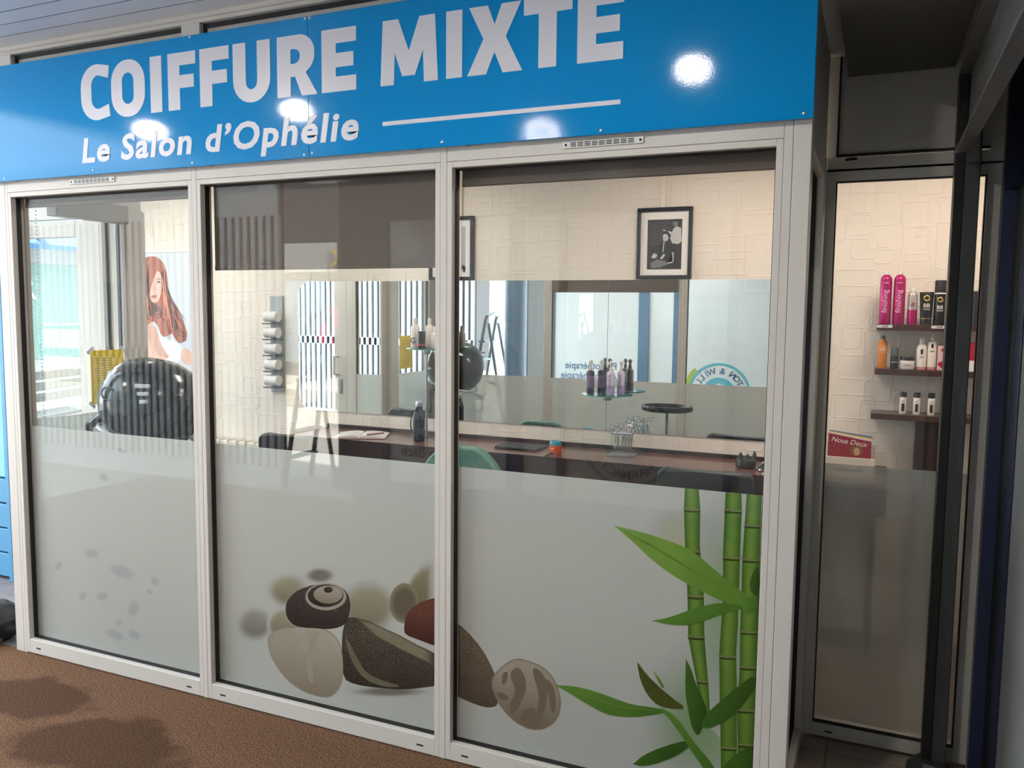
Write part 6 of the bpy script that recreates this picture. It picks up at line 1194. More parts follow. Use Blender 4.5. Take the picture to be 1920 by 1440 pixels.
def gl_C(w):
    o = -0.004; t = H + 0.004
    out_ = [(w, t - 0.012)] + arc(w * 0.56, t - 0.088, w * 0.56 - 0.0, 0.088, 75, 180)[0:] + arc(w * 0.56, o + 0.088, w * 0.56, 0.088, 180, 285) + [(w, o + 0.012)]
    inn = [(w - 0.006, o + 0.012 + SH)] + arc(w * 0.62, o + 0.085, w * 0.62 - SW, 0.04, 270, 180) + arc(w * 0.62, t - 0.085, w * 0.62 - SW, 0.04, 180, 90) + [(w - 0.006, t - 0.012 - SH)]
    return [out_ + inn]
def gl_O(w):
    return [rrect(0, w, -0.004, H + 0.004, w * 0.47, 0.088), rrect(SW, w - SW, 0.047, H - 0.047, (w - 2 * SW) * 0.48, 0.032)]
def gl_I(w):
    return [[(0, 0), (w, 0), (w, H), (0, H)]]
def gl_F(w):
    return [[(0, 0), (SW, 0), (SW, 0.082), (w * 0.93, 0.082), (w * 0.93, 0.082 + SH), (SW, 0.082 + SH), (SW, H - SH), (w, H - SH), (w, H), (0, H)]]
def gl_E(w):
    return [[(0, 0), (w, 0), (w, SH + 0.003), (SW, SH + 0.003), (SW, 0.084), (w * 0.92, 0.084), (w * 0.92, 0.084 + SH), (SW, 0.084 + SH), (SW, H - SH - 0.001), (w, H - SH - 0.001), (w, H), (0, H)]]
def gl_U(w):
    return [[(0, H), (0, 0.08)] + arc(w / 2, 0.08, w / 2, 0.084, 180, 360, 12)[1:] + [(w, H), (w - SW, H), (w - SW, 0.078)] + arc(w / 2, 0.075, w / 2 - SW, 0.031, 360, 180, 8)[1:] + [(SW, H)]]
def gl_R(w):
    bx_ = w * 0.93
    return [[(0, 0), (SW, 0), (SW, 0.07), (SW + 0.02, 0.07), (w - SW - 0.008, 0), (w, 0), (w - 0.052, 0.083)] + arc(bx_ - 0.062, 0.142, 0.062, 0.062, -60, 0, 4) + arc(bx_ - 0.07, H - 0.065, 0.07, 0.065, 0, 90, 6) + [(0, H)],
            [(SW, 0.116), (SW, H - SH)] + arc(bx_ - SW - 0.028, H - SH - 0.026, 0.026, 0.026, 90, -90, 6)]
def gl_M(w):
    c = w / 2
    return [[(0, 0), (0.054, 0), (0.058, 0.105), (c - 0.026, 0.026), (c + 0.024, 0.026), (w - 0.058, 0.105), (w - 0.054, 0), (w, 0), (w - 0.012, H), (w - 0.072, H), (c, 0.108), (0.072, H), (0.01, H)]]
def gl_X(w):
    c = w / 2
    return [[(0, 0), (0.069, 0), (c, 0.068), (w - 0.069, 0), (w, 0), (c + 0.04, 0.113), (w - 0.006, H), (w - 0.074, H), (c, 0.155), (0.074, H), (0.006, H), (c - 0.04, 0.113)]]
def gl_T(w):
    c = w / 2
    return [[(c - SW / 2, 0), (c + SW / 2, 0), (c + SW / 2, H - SH), (w, H - SH), (w, H), (0, H), (0, H - SH), (c - SW / 2, H - SH)]]
for ch, x0, x1 in (('C', -2.890, -2.724), ('O', -2.715, -2.529), ('I', -2.499, -2.438), ('F', -2.405, -2.262), ('F', -2.241, -2.096), ('U', -2.077, -1.901), ('R', -1.869, -1.689), ('E', -1.670, -1.523),
                   ('M', -1.423, -1.196), ('I', -1.165, -1.105), ('X', -1.086, -0.888), ('T', -0.884, -0.720), ('E', -0.702, -0.554)):
    curve_glyph('headline_letter', globals()['gl_' + ch](x1 - x0), H, x0, SY - 0.0008, Z0, 'sign_white', sg)
# script line
split_words(text_mesh('subtitle_lettering', "Le Salon d\u2019Ophélie", 0.138, 'sign_white', sg, facing_front(-2.903, SY - 0.0008, 2.238), extrude=0.0006, shear=0.14, offset=0.0042, xs=1.16, space=1.12), 0.038)
B().box(-1.415, -0.559, SY - 0.0014, SY, 2.272, 2.286).obj('underline_bar', 'sign_white', sg, world=True)
for x, z in ((-1.741, 2.677), (-1.722, 2.677), (-1.751, 2.197), (-1.715, 2.201), (-1.18, 2.202), (-0.619, 2.198), (-2.289, 2.2), (-2.835, 2.203), (-0.022, 2.2), (-2.288, 2.677), (-3.388, 2.198), (-0.62, 2.677), (-1.18, 2.677)):
    s_ = B(); s_.bm.free(); s_.bm = bmesh.new()
    s_.ball((x, SY, z), 0.0055, sy=0.5, u=10, v=6)
    s_.obj('screw', 'screw', sg, smooth=True, world=True)

# ventilation grilles in the transom
for x0, x1, lb in ((-3.008, -2.744, 'left white ventilation grille on the transom above the hood dryer bay'), (-0.754, -0.490, 'right white ventilation grille on the transom above the bamboo bay')):
    v_ = thing('ventilation_grille', lb, 'vent grille', ((x0 + x1) / 2, 0, 2.156), group='transom vents')
    B().box(x0, x1, -0.006, -0.0002, 2.155, 2.176, 0.0015).obj('plate', 'plastic_white', v_, world=True)
    for k in range(9):
        u = x0 + 0.026 + k * 0.0236
        for zz in (2.1595, 2.1645, 2.1695):
            B().box(u, u + 0.019, -0.0066, -0.0055, zz, zz + 0.0026).obj('slot', 'dark_slot', v_, world=True)
    for u in (x0 + 0.01, x1 - 0.01):
        s_ = B(); s_.ball((u, -0.006, 2.1655), 0.004, sy=0.5, u=10, v=6); s_.obj('screw', 'dark_slot', v_, smooth=True, world=True)

# ================================================================= ROLLER BLINDS
for (a, b_), zb, lb in ((XOPEN[0], 2.079, 'brown roller blind rolled almost up in the left bay'), (XOPEN[1], 1.786, 'brown roller blind pulled partly down in the middle bay'), (XOPEN[2], 2.064, 'brown roller blind rolled almost up in the right bay')):
    r_ = thing('roller_blind', lb, 'roller blind', ((a + b_) / 2, 0.08, 2.12), group='salon front blinds')
    rl = B(); rl.tube([(a + 0.01, 0.098, 2.20), (b_ - 0.01, 0.098, 2.20)], 0.03, 12); rl.obj('roller', 'blind', r_, smooth=True, world=True)
    B().box(a + 0.004, b_ - 0.004, 0.069, 0.0705, zb + 0.018, 2.20).obj('fabric', 'blind', r_, world=True)
    B().box(a + 0.004, b_ - 0.004, 0.064, 0.076, zb, zb + 0.020, 0.003).obj('bottom_bar', 'blind', r_, world=True)
    B().box(a - 0.015, b_ + 0.015, 0.062, 0.15, 2.15, 2.24, 0.003).obj('cassette', 'blind_bar', r_, world=True)
ch_ = B()
for k in range(54):
    ch_.ball((-3.372, 0.10, 2.07 - k * 0.018), 0.0035, u=6, v=4)
co = ch_.obj('bead_chain', 'steel', None)
tag(co, 'thin bead chain of the blind hanging at the far left pane', 'chain', kind='stuff')

# return blind head at the left
tag(B().box(-3.44, -3.37, 0.205, 0.62, 2.06, 2.15, 0.004).obj('blind_cassette', 'blind_bar'), 'brown blind cassette along the left return window', 'blind cassette')

# ================================================================= MIRRORS
def rr_left(x0, x1, z0, z1, r):
    return arc(x0 + r, z1 - r, r, r, 90, 180) + arc(x0 + r, z0 + r, r, r, 180, 270) + [(x1, z0), (x1, z1)]
def rr_right(x0, x1, z0, z1, r):
    return [(x0, z1), (x0, z0)] + arc(x1 - r, z0 + r, r, r, 270, 360) + arc(x1 - r, z1 - r, r, r, 0, 90)
MZ0, MZ1 = 0.955, 1.812
for pts, lb, xo in ((rr_left(-3.365, -1.204, MZ0, MZ1, 0.10), 'long frameless wall mirror with rounded left end', -2.3), (rr_right(-1.2015, 0.16 - 0.18, MZ0, MZ1, 0.03), 'frameless wall mirror right of the seam, under the barber picture', -0.6)):
    mo = thing('wall_mirror', lb, 'mirror', (xo, WY - 0.006, MZ0))
    B().prism_xz(pts, WY - 0.0045, WY - 0.0002).obj('backing', 'mirror_edge', mo, world=True)
    b2 = B(); b2.bm.faces.new([b2.bm.verts.new((x, WY - 0.0052, z)) for x, z in pts]); b2.obj('mirror_face', 'mirror', mo, world=True)

# ================================================================= COUNTER
ct = thing('styling_counter', 'long dark brown styling counter under the wall mirrors', 'counter', (-1.5, 1.75, 0))
B().box(-3.13, 0.27, 1.56, 1.976, 0.815, 0.85, 0.002).obj('worktop', 'wood_counter', ct, world=True)
B().box(-3.13, 0.27, 1.962, 1.976, 0.85, 0.872).obj('upstand', 'wood_edge', ct, world=True)
B().box(-3.13, 0.27, 1.556, 1.5605, 0.70, 0.852).obj('front_edge', 'wood_edge', ct, world=True)
for x in (-2.66, -1.2, 0.2):
    B().box(x, x + 0.03, 1.60, 1.97, 0.0, 0.815).obj('side_panel', 'wood_edge', ct, world=True)
for x0, x1, lb in ((-2.38, -2.16, 'lime green carton under the counter below the flask'), (-1.30, -1.08, 'lime green carton under the counter below the scissors stand')):
    b2 = B(); b2.box(x0, x1, 1.36, 1.5, 0.0, 0.74, 0.003)
    tag(b2.obj('carton', 'lime'), lb, 'carton')

# ================================================================= PICTURES AND POSTER
def frame_picture(name, label, x0, x1, z0, z1, t=0.020):
    o_ = thing(name, label, 'picture', ((x0 + x1) / 2, WY - 0.02, z0))
    y0, y1 = WY - 0.03, WY - 0.003
    for q in ((x0, x0 + t, z0, z1), (x1 - t, x1, z0, z1), (x0 + t, x1 - t, z1 - t, z1), (x0 + t, x1 - t, z0, z0 + t)):
        B().box(q[0], q[1], y0, y1, q[2], q[3], 0.002).obj('frame_bar', 'black_frame', o_, world=True)
    B().box(x0 + t, x1 - t, y1 - 0.012, y1, z0 + t, z1 - t).obj('mount', 'paper', o_, world=True)
    return o_
def flat(pts, y, name, material, parent):
    b2 = B(); b2.bm.faces.new([b2.bm.verts.new((x, y, z)) for x, z in pts]); return b2.obj(name, material, parent, world=True)
pc = frame_picture('framed_photo', 'black framed photo of a barber cutting a seated man\u2019s hair', -1.040, -0.737, 1.8155, 2.202)
yb = WY - 0.0155
px0, px1, pz0, pz1 = -0.983, -0.793, 1.868, 2.138
flat([(px0, pz0), (px1, pz0), (px1, pz1), (px0, pz1)], yb, 'print_ground', 'photo_dark', pc)
def U(a, b_):
    return (px0 + a * (px1 - px0), pz0 + b_ * (pz1 - pz0))
for r in range(9):
    for k in range(6):
        a = 0.02 + k * 0.155 + (0.07 if r % 2 else 0)
        zz = 0.50 + r * 0.052
        if a + 0.13 > 0.62 and zz < 0.95:
            continue
        flat([U(a, zz), U(min(a + 0.135, 0.98), zz), U(min(a + 0.135, 0.98), zz + 0.036), U(a, zz + 0.036)], yb - 0.0002, 'brick_print', 'photo_brick', pc)
sh = [('photo_light', [(0.66, 0.62), (0.74, 0.80), (0.84, 0.86), (0.97, 0.82), (0.99, 0.55), (0.90, 0.50), (0.72, 0.52)]),
      ('photo_mid', [(0.76, 0.86), (0.72, 0.93), (0.78, 0.98), (0.86, 0.97), (0.88, 0.89), (0.82, 0.85)]),
      ('ink', [(0.70, 0.95), (0.76, 1.0), (0.88, 0.99), (0.90, 0.93), (0.85, 0.95), (0.76, 0.95)]),
      ('photo_light', [(0.44, 0.80), (0.60, 0.77), (0.82, 0.72), (0.84, 0.67), (0.66, 0.70), (0.46, 0.77)]),
      ('photo_light', [(0.46, 0.58), (0.45, 0.68), (0.50, 0.74), (0.60, 0.73), (0.62, 0.62), (0.55, 0.55)]),
      ('ink', [(0.44, 0.68), (0.46, 0.76), (0.58, 0.78), (0.65, 0.70), (0.62, 0.62), (0.58, 0.70), (0.50, 0.71)]),
      ('ink', [(0.28, 0.20), (0.38, 0.50), (0.50, 0.57), (0.66, 0.55), (0.78, 0.44), (0.76, 0.20), (0.55, 0.14)]),
      ('photo_light', [(0.47, 0.55), (0.52, 0.56), (0.50, 0.40), (0.45, 0.33)]),
      ('ink', [(0.49, 0.54), (0.51, 0.54), (0.50, 0.38), (0.48, 0.34)]),
      ('photo_light', [(0.12, 0.25), (0.20, 0.33), (0.30, 0.30), (0.28, 0.24), (0.20, 0.22)]),
      ('photo_light', [(0.38, 0.22), (0.48, 0.31), (0.54, 0.29), (0.44, 0.20)]),
      ('photo_mid', [(0.10, 0.12), (0.30, 0.20), (0.55, 0.16), (0.62, 0.10), (0.40, 0.05), (0.15, 0.02)]),
      ('photo_light', [(0.70, 0.34), (0.78, 0.34), (0.78, 0.16), (0.60, 0.13), (0.60, 0.11), (0.76, 0.13), (0.74, 0.31)]),
      ('photo_mid', [(0.36, 0.02), (0.40, 0.02), (0.42, 0.14), (0.56, 0.16), (0.55, 0.18), (0.38, 0.16)])]
for k, (mt, pts) in enumerate(sh):
    flat([U(*q) for q in pts], yb - 0.0004 - 0.0001 * k, 'figure_print', mt, pc)
pc2 = frame_picture('framed_photo', 'black framed photo half hidden by the mullion, left of the barber picture', -2.352, -2.049, 1.8155, 2.198)
flat([(-2.295, 1.868), (-2.105, 1.868), (-2.105, 2.138), (-2.295, 2.138)], yb, 'print_ground', 'photo_sky', pc2)
rr_ = random.Random(5)
for k in range(40):
    x = rr_.uniform(-2.29, -2.11); z = 1.87 + abs(rr_.gauss(0, 0.035)); s = rr_.uniform(0.004, 0.012)
    if z < 2.0:
        flat([(x - s, z - s), (x + s, z - s), (x + s * 0.6, z + s), (x - s * 0.7, z + s)], yb - 0.0003 - k * 0.00001, 'foliage_print', 'ink', pc2)

po_ = thing('wall_poster', 'tall poster of a woman with long copper hair on the back wall', 'poster', (-4.6, WY - 0.01, 0.6))
B().box(-4.98, -4.12, WY - 0.010, WY - 0.003, 0.56, 2.03).obj('sheet', 'poster_bg', po_, world=True)
B().box(-4.99, -4.11, WY - 0.016, WY - 0.003, 2.025, 2.047, 0.003).obj('hanging_rail', 'paper', po_, world=True)
for k, (kind, mt, pts) in enumerate(POSTER_PRINTS):
    flat(pts, WY - 0.0104 - 0.00008 * k, kind, mt, po_)
B().box(-4.76, -4.44, WY - 0.0112, WY - 0.0108, 0.667, 0.70).obj('caption_band', 'poster_navy', po_, world=True)
text_mesh('caption_lettering', 'MARQUE PREMIUM FRANÇAISE', 0.022, 'paper', po_, facing_front(-4.75, WY - 0.0116, 0.676), extrude=0.0002)
text_mesh('caption_lettering', 'Patrice', 0.05, 'poster_blue', po_, facing_front(-4.76, WY - 0.0116, 0.712), extrude=0.0002)

# ================================================================= RADIATOR, WALL RACK
rd = thing('radiator', 'cream column radiator under the wallpapered wall', 'radiator', (-3.9, 1.92, 0.0))
B().box(-4.25, -3.62, 1.885, 1.955, 0.66, 0.705, 0.004).obj('top_grille', 'radiator', rd, world=True)
for k in range(8):
    x = -4.24 + k * 0.079
    B().box(x, x + 0.012, 1.88, 1.96, 0.09, 0.72, 0.004).obj('radiator_column', 'radiator', rd, world=True)
    B().box(x + 0.016, x + 0.072, 1.886, 1.952, 0.09, 0.652, 0.006).obj('radiator_column', 'radiator', rd, world=True)
for x in (-4.2, -3.7):
    B().box(x, x + 0.03, 1.89, 1.95, 0.0, 0.09).obj('foot', 'radiator', rd, world=True)
rk = thing('wall_rack', 'upright grey wall rack holding five white rolls beside the mirror', 'rack', (-3.55, WY - 0.02, 1.06))
B().box(-3.6, -3.49, WY - 0.012, WY - 0.001, 1.06, 1.715, 0.003).obj('back_plate', 'rack_grey', rk, world=True)
for k in range(5):
    zc = 1.145 + k * 0.108
    b2 = B(); b2.tube([(-3.597, WY - 0.055, zc), (-3.493, WY - 0.055, zc)], 0.036, 14)
    b2.obj('paper_roll', 'paper', rk, smooth=True, world=True)
    B().box(-3.603, -3.487, WY - 0.09, WY - 0.01, zc - 0.052, zc - 0.044, 0.002).obj('rack_shelf', 'slate_cap', rk, world=True)

# ================================================================= CHAIRS
def make_chair(label, vinyl, loc, rz, name='salon_chair', top=0.90, shape='rect', group='styling chairs', w=0.225):
    t = thing(name, label, 'chair', loc, rz, group)
    # local: sitter faces +Y (the mirror); backrest at y = 0 plane
    if shape == 'round':
        outl = [(-w, 0.50), (w, 0.50), (w + 0.01, top - 0.13), (w - 0.03, top - 0.075), (w - 0.09, top - 0.02), (w - 0.14, top), (-w + 0.14, top), (-w + 0.09, top - 0.02), (-w + 0.03, top - 0.075), (-w - 0.01, top - 0.13)]
    else:
        outl = [(-w, 0.50), (w, 0.50), (w, top - 0.05)] + arc(w - 0.045, top - 0.045, 0.045, 0.045, 0, 90, 4) + [(0.05, top - 0.008), (-0.05, top - 0.008)] + arc(-w + 0.045, top - 0.045, 0.045, 0.045, 90, 180, 4)
    b2 = B(); b2.prism_xz(outl, -0.035, 0.035)
    bmesh.ops.bevel(b2.bm, geom=[e for e in b2.bm.edges if abs(e.verts[0].co.y - e.verts[1].co.y) < 1e-5], offset=0.018, segments=3, affect='EDGES', profile=0.6)
    b2.obj('backrest', vinyl, t, smooth=True)
    b2 = B(); b2.box(-w - 0.015, w + 0.015, 0.03, 0.47, 0.42, 0.52, 0.03, 3); b2.obj('seat', vinyl, t, smooth=True)
    for s in (-1, 1):
        b2 = B(); b2.tube([(s * (w + 0.025), 0.02, 0.55), (s * (w + 0.035), 0.06, 0.66), (s * (w + 0.035), 0.36, 0.66), (s * (w + 0.025), 0.40, 0.52)], 0.016, 8); b2.obj('armrest', 'black_matte', t, smooth=True)
    b2 = B(); b2.lathe([(0.03, 0.05), (0.03, 0.42)], (0, 0.25), 14); b2.obj('column', 'chrome', t, smooth=True)
    for k in range(5):
        a = 2 * PI * k / 5
        b2 = B(); b2.tube([(0, 0.25, 0.07), (0.28 * math.cos(a), 0.25 + 0.28 * math.sin(a), 0.03)], 0.018, 8); b2.obj('base_leg', 'chrome', t, smooth=True)
    return t
make_chair('black vinyl salon chair at the right end of the counter', 'black_vinyl', (-0.52, 1.37, 0), 0.06, top=0.893)
make_chair('green vinyl salon chair at the counter near the flat black mat', 'green_vinyl', (-1.83, 1.40, 0), -0.04, top=0.903, shape='round')
make_chair('black vinyl salon chair at the left end near the radiator', 'black_vinyl', (-2.91, 1.28, 0), 0.08, top=0.908, w=0.18)

# stool near the frosted film
st = thing('round_stool', 'green round stool on a five star base behind the bamboo film', 'stool', (-0.70, 0.33, 0))
b2 = B(); b2.lathe([(0.0, 0.53), (0.17, 0.53), (0.185, 0.55), (0.185, 0.60), (0.17, 0.62), (0.0, 0.625)], (0, 0), 24, cap=False); b2.obj('seat', 'green_vinyl', st, smooth=True)
b2 = B(); b2.lathe([(0.025, 0.06), (0.025, 0.53)], (0, 0), 14); b2.obj('column', 'chrome', st, smooth=True)
for k in range(5):
    a = 2 * PI * k / 5 + 0.3
    b2 = B(); b2.tube([(0, 0, 0.08), (0.24 * math.cos(a), 0.24 * math.sin(a), 0.05)], 0.014, 8); b2.obj('base_leg', 'black_matte', st, smooth=True)
    b2 = B(); b2.ball((0.24 * math.cos(a), 0.24 * math.sin(a), 0.026), 0.026, u=10, v=6); b2.obj('castor', 'black_matte', st, smooth=True)

# tray stand, seen in the mirror
ts = thing('tray_stand', 'black oval tray on a slim chrome pole, reflected in the right mirror', 'tray stand', (-1.19, 0.5, 0))
b2 = B(); b2.lathe([(0.0, 0.905), (0.165, 0.905), (0.188, 0.915), (0.192, 0.935), (0.186, 0.948), (0.178, 0.948), (0.170, 0.925), (0.0, 0.922)], (0, 0), 32, sy=0.78, cap=False); b2.obj('tray', 'black_plastic', ts, smooth=True)
b2 = B(); b2.lathe([(0.014, 0.05), (0.014, 0.905)], (0, 0), 12); b2.obj('pole', 'chrome', ts, smooth=True)
b2 = B(); b2.lathe([(0.0, 0.0), (0.17, 0.0), (0.17, 0.02), (0.03, 0.05), (0.0, 0.05)], (0, 0), 24, cap=False); b2.obj('foot', 'black_matte', ts, smooth=True)

# ================================================================= HOOD DRYER
hd = thing('hood_dryer', 'large black hood hair dryer on a stand behind the left window', 'hair dryer', (-2.995, 0.40, 0), 0.25)
b2 = B()
prof = [(0.02, 1.385), (0.10, 1.375), (0.17, 1.345), (0.225, 1.29), (0.25, 1.22), (0.255, 1.16), (0.245, 1.10), (0.22, 1.045), (0.185, 1.01), (0.17, 1.015), (0.205, 1.06), (0.225, 1.13), (0.225, 1.2), (0.19, 1.28), (0.1, 1.335), (0.02, 1.345)]
b2.lathe(prof, (0, 0), 36, sx=0.98, sy=0.88, cap=False)
b2.move(Matrix.Translation((0, 0, 1.2)) @ Matrix.Rotation(0.22, 4, 'Y') @ Matrix.Translation((0, 0, -1.2)))
hs = b2.obj('hood_shell', 'black_plastic', hd, smooth=True)
for k in range(3):
    b2 = B(); b2.box(0.055 + 0.01 * k, 0.125 - 0.008 * k, -0.232, -0.215, 1.268 - 0.036 * k, 1.285 - 0.036 * k, 0.002)
    b2.obj('air_vent', 'grey_hood', hs)
b2 = B(); b2.ring((-0.10, -0.205, 1.235), 0.03, 0.004, 'Y', 20, 6); b2.obj('control_dial', 'charcoal', hs, smooth=True)
b2 = B()
b2.ring((0, 0, 1.015), 0.205, 0.012, 'Z', 30, 8, sx=1.12)
for v in b2.bm.verts:
    v.co.y *= 0.9
b2.move(Matrix.Translation((0, 0, 1.2)) @ Matrix.Rotation(0.22, 4, 'Y') @ Matrix.Translation((0, 0, -1.2)))
b2.obj('rim', 'grey_hood', hd, smooth=True)
b2 = B(); b2.tube([(-0.22, -0.06, 1.12), (-0.30, -0.07, 1.06), (-0.31, -0.06, 0.98), (-0.24, -0.03, 0.93), (-0.12, 0, 0.94), (-0.06, 0.0, 1.0)], 0.02, 10); b2.obj('swivel_arm', 'black_plastic', hd, smooth=True)
b2 = B(); b2.lathe([(0.022, 0.05), (0.022, 0.95)], (-0.14, 0), 14); b2.obj('pole', 'chrome', hd, smooth=True)
for k in range(4):
    a = PI / 4 + PI / 2 * k
    b2 = B(); b2.tube([(-0.14, 0, 0.07), (-0.14 + 0.24 * math.cos(a), 0.24 * math.sin(a), 0.03)], 0.016, 8); b2.obj('foot', 'black_matte', hd, smooth=True)
b2 = B(); b2.tube([(-0.1, 0.02, 0.96), (-0.02, 0.05, 0.85), (0.0, 0.05, 0.6), (-0.06, 0.04, 0.2), (-0.1, 0.1, 0.012)], 0.005, 6); b2.obj('power_cord', 'black_matte', hd, smooth=True)

# ================================================================= GLASS SHELVES ON THE MIRROR
def bottle(name, label, cat, x, y, z, parts, group=None, seg=18):
    t = thing(name, label, cat, (x, y, z), group=group)
    for pn, mt, prof in parts:
        b3 = B(); b3.lathe(prof, (0, 0), seg); b3.obj(pn, mt, t, smooth=True)
    return t
def lab(t, body, size, material, z, r, x=0.0, vertical=False, xs=1.0):
    M_ = facing_front(t.location.x + x, t.location.y - r - 0.0006, t.location.z + z)
    if vertical:
        M_ = M_ @ Matrix.Rotation(PI / 2, 4, 'Z')
    return text_mesh('label_lettering', body, size, material, t, M_, extrude=0.0003, align='CENTER' if not vertical else 'LEFT', xs=xs)
gs = thing('glass_shelf', 'round glass shelf with four spray bottles at the mirror seam', 'shelf', (-1.16, 1.84, 1.172))
b2 = B(); b2.lathe([(0.0, 0.0), (0.143, 0.0), (0.143, 0.006), (0.0, 0.006)], (0, 0), 36, sy=0.88, cap=False); b2.obj('glass_disc', 'shelf_glass', gs)
b2 = B(); b2.lathe([(0.1432, 0.0004), (0.1442, 0.0004), (0.1442, 0.0056), (0.1432, 0.0056)], (0, 0), 36, sy=0.88, cap=False); b2.obj('polished_edge', 'shelf_glass_edge', gs)
b2 = B(); b2.lathe([(0.018, -0.03), (0.024, -0.026), (0.026, -0.001)], (0, 0.02), 16); b2.obj('clamp', 'steel', gs, smooth=True)
b2 = B(); b2.tube([(0, 0.02, -0.018), (0, 0.134, -0.018)], 0.008, 8); b2.obj('bracket', 'steel', gs, smooth=True)
SPR = [('body', [(0.0, 0.0), (0.0205, 0.0), (0.0215, 0.003), (0.0215, 0.118), (0.018, 0.126), (0.010, 0.13)]), ('collar', [(0.0105, 0.13), (0.0105, 0.148)]), ('trigger', [(0.007, 0.148), (0.007, 0.165), (0.011, 0.166), (0.012, 0.178), (0.006, 0.186)])]
for x, y, mt, lb in ((-1.255, 1.84, 'purple', 'dark purple spray bottle at the left front of the round glass shelf'), (-1.210, 1.895, 'purple', 'dark purple spray bottle behind, second from left on the round glass shelf'),
                     (-1.135, 1.83, 'lilac', 'pale lilac spray bottle in front on the round glass shelf'), (-1.092, 1.885, 'lilac', 'pale lilac spray bottle at the right back of the round glass shelf')):
    t = thing('spray_bottle', lb, 'bottle', (x, y, 1.1785), group='spray bottles on the glass shelf')
    for pn, prof in SPR:
        b2 = B(); b2.lathe(prof, (0, 0), 18); b2.obj(pn, mt if pn == 'body' else 'plastic_white', t, smooth=True)
    if mt == 'lilac':
        b2 = B(); b2.lathe([(0.0218, 0.004), (0.0218, 0.05)], (0, 0), 18, cap=False); b2.obj('lower_band', 'lilac_deep', t, smooth=True)
        text_mesh('label_lettering', 'EQUAVE', 0.02, 'lilac_text', t, facing_front(x + 0.007, y - 0.0223, 1.1785 + 0.035) @ Matrix.Rotation(PI / 2, 4, 'Z'), extrude=0.0003)
    else:
        b2 = B(); b2.lathe([(0.0218, 0.03), (0.0218, 0.1)], (0, 0), 18, cap=False); b2.obj('label_band', 'purple_label', t, smooth=True)
gs2 = thing('glass_shelf', 'round glass shelf on a tall pole with three bottles, middle bay', 'shelf', (-2.29, 1.82, 1.395))
b2 = B(); b2.lathe([(0.0, 0.0), (0.128, 0.0), (0.128, 0.006), (0.0, 0.006)], (0, 0), 36, sy=0.9, cap=False); b2.obj('glass_disc', 'shelf_glass', gs2)
b2 = B(); b2.lathe([(0.1282, 0.0004), (0.1292, 0.0004), (0.1292, 0.0056), (0.1282, 0.0056)], (0, 0), 36, sy=0.9, cap=False); b2.obj('polished_edge', 'shelf_glass_edge', gs2)
b2 = B(); b2.lathe([(0.018, -0.028), (0.022, -0.024), (0.024, -0.001)], (0, 0.0), 16); b2.obj('clamp', 'steel', gs2, smooth=True)
b2 = B(); b2.lathe([(0.007, -0.543), (0.007, -0.025)], (0, 0), 10); b2.obj('pole', 'steel', gs2, smooth=True)
t = bottle('foam_bottle', 'tall white foam bottle at the left of the pole shelf', 'bottle', -2.37, 1.82, 1.4015, [('body', 'cream_bottle', [(0.026, 0.0), (0.0275, 0.004), (0.0275, 0.125), (0.02, 0.137), (0.0135, 0.141)]), ('cap', 'plastic_white', [(0.0135, 0.141), (0.0135, 0.178), (0.01, 0.182)])])
lab(t, 'G', 0.05, 'ink', 0.03, 0.0275)
t = bottle('foam_bottle', 'white bottle with dark label at the back of the pole shelf', 'bottle', -2.292, 1.86, 1.4015, [('body', 'cream_bottle', [(0.024, 0.0), (0.0255, 0.004), (0.0255, 0.128), (0.018, 0.138), (0.0125, 0.141)]), ('cap', 'plastic_white', [(0.0125, 0.141), (0.0125, 0.176), (0.009, 0.18)])])
t = bottle('dark_bottle', 'small black bottle in front on the pole shelf', 'bottle', -2.295, 1.765, 1.4015, [('body', 'black_gloss', [(0.0235, 0.0), (0.024, 0.003), (0.024, 0.1), (0.022, 0.104)]), ('label_band', 'crimson', [(0.0243, 0.02), (0.0243, 0.03)])])
t = bottle('white_bottle', 'short white bottle at the right of the pole shelf', 'bottle', -2.222, 1.80, 1.4015, [('body', 'cream_bottle', [(0.022, 0.0), (0.0235, 0.004), (0.0235, 0.085), (0.016, 0.095), (0.011, 0.098)]), ('cap', 'plastic_white', [(0.011, 0.098), (0.011, 0.128), (0.008, 0.132)])])

# ================================================================= THINGS ON THE COUNTER
CZ = 0.8505
nb = thing('open_notebook', 'open white notebook lying on the left of the counter', 'notebook', (-2.69, 1.72, CZ + 0.001), 0.42)
for s in (-1, 1):
    pts = [(0.0, 0.004), (0.01 * s, 0.016), (0.05 * s, 0.019), (0.10 * s, 0.015), (0.155 * s, 0.006), (0.155 * s, 0.001), (0.0, 0.001)]
    b2 = B(); b2.prism_xz(pts if s > 0 else pts[::-1], -0.11, 0.11); b2.obj('page_block', 'paper', nb)
    for k in range(6):
        B().box(s * 0.03 if s > 0 else -0.14, 0.14 if s > 0 else -0.03, -0.085 + k * 0.03, -0.0845 + k * 0.03, 0.0192, 0.0195).obj('ruled_line', 'ink_soft', nb)
B().box(-0.16, 0.16, -0.113, 0.113, 0.0, 0.0012).obj('cover', 'mag_red', nb)
b2 = B(); b2.tube([(-2.60, 1.64, CZ + 0.026), (-2.56, 1.76, CZ + 0.024)], 0.0045, 8); tag(b2.obj('pen', 'red_pen', None, smooth=True), 'dark red pen lying across the open notebook', 'pen')
fl = bottle('insulated_flask', 'dark steel insulated bottle standing on the counter', 'flask', -2.285, 1.72, CZ, [('body', 'flask', [(0.034, 0.0), (0.036, 0.005), (0.036, 0.15), (0.030, 0.175), (0.020, 0.195)]), ('neck', 'flask', [(0.019, 0.195), (0.019, 0.208)]), ('lid', 'steel', [(0.02, 0.208), (0.02, 0.236), (0.017, 0.24)])], seg=22)
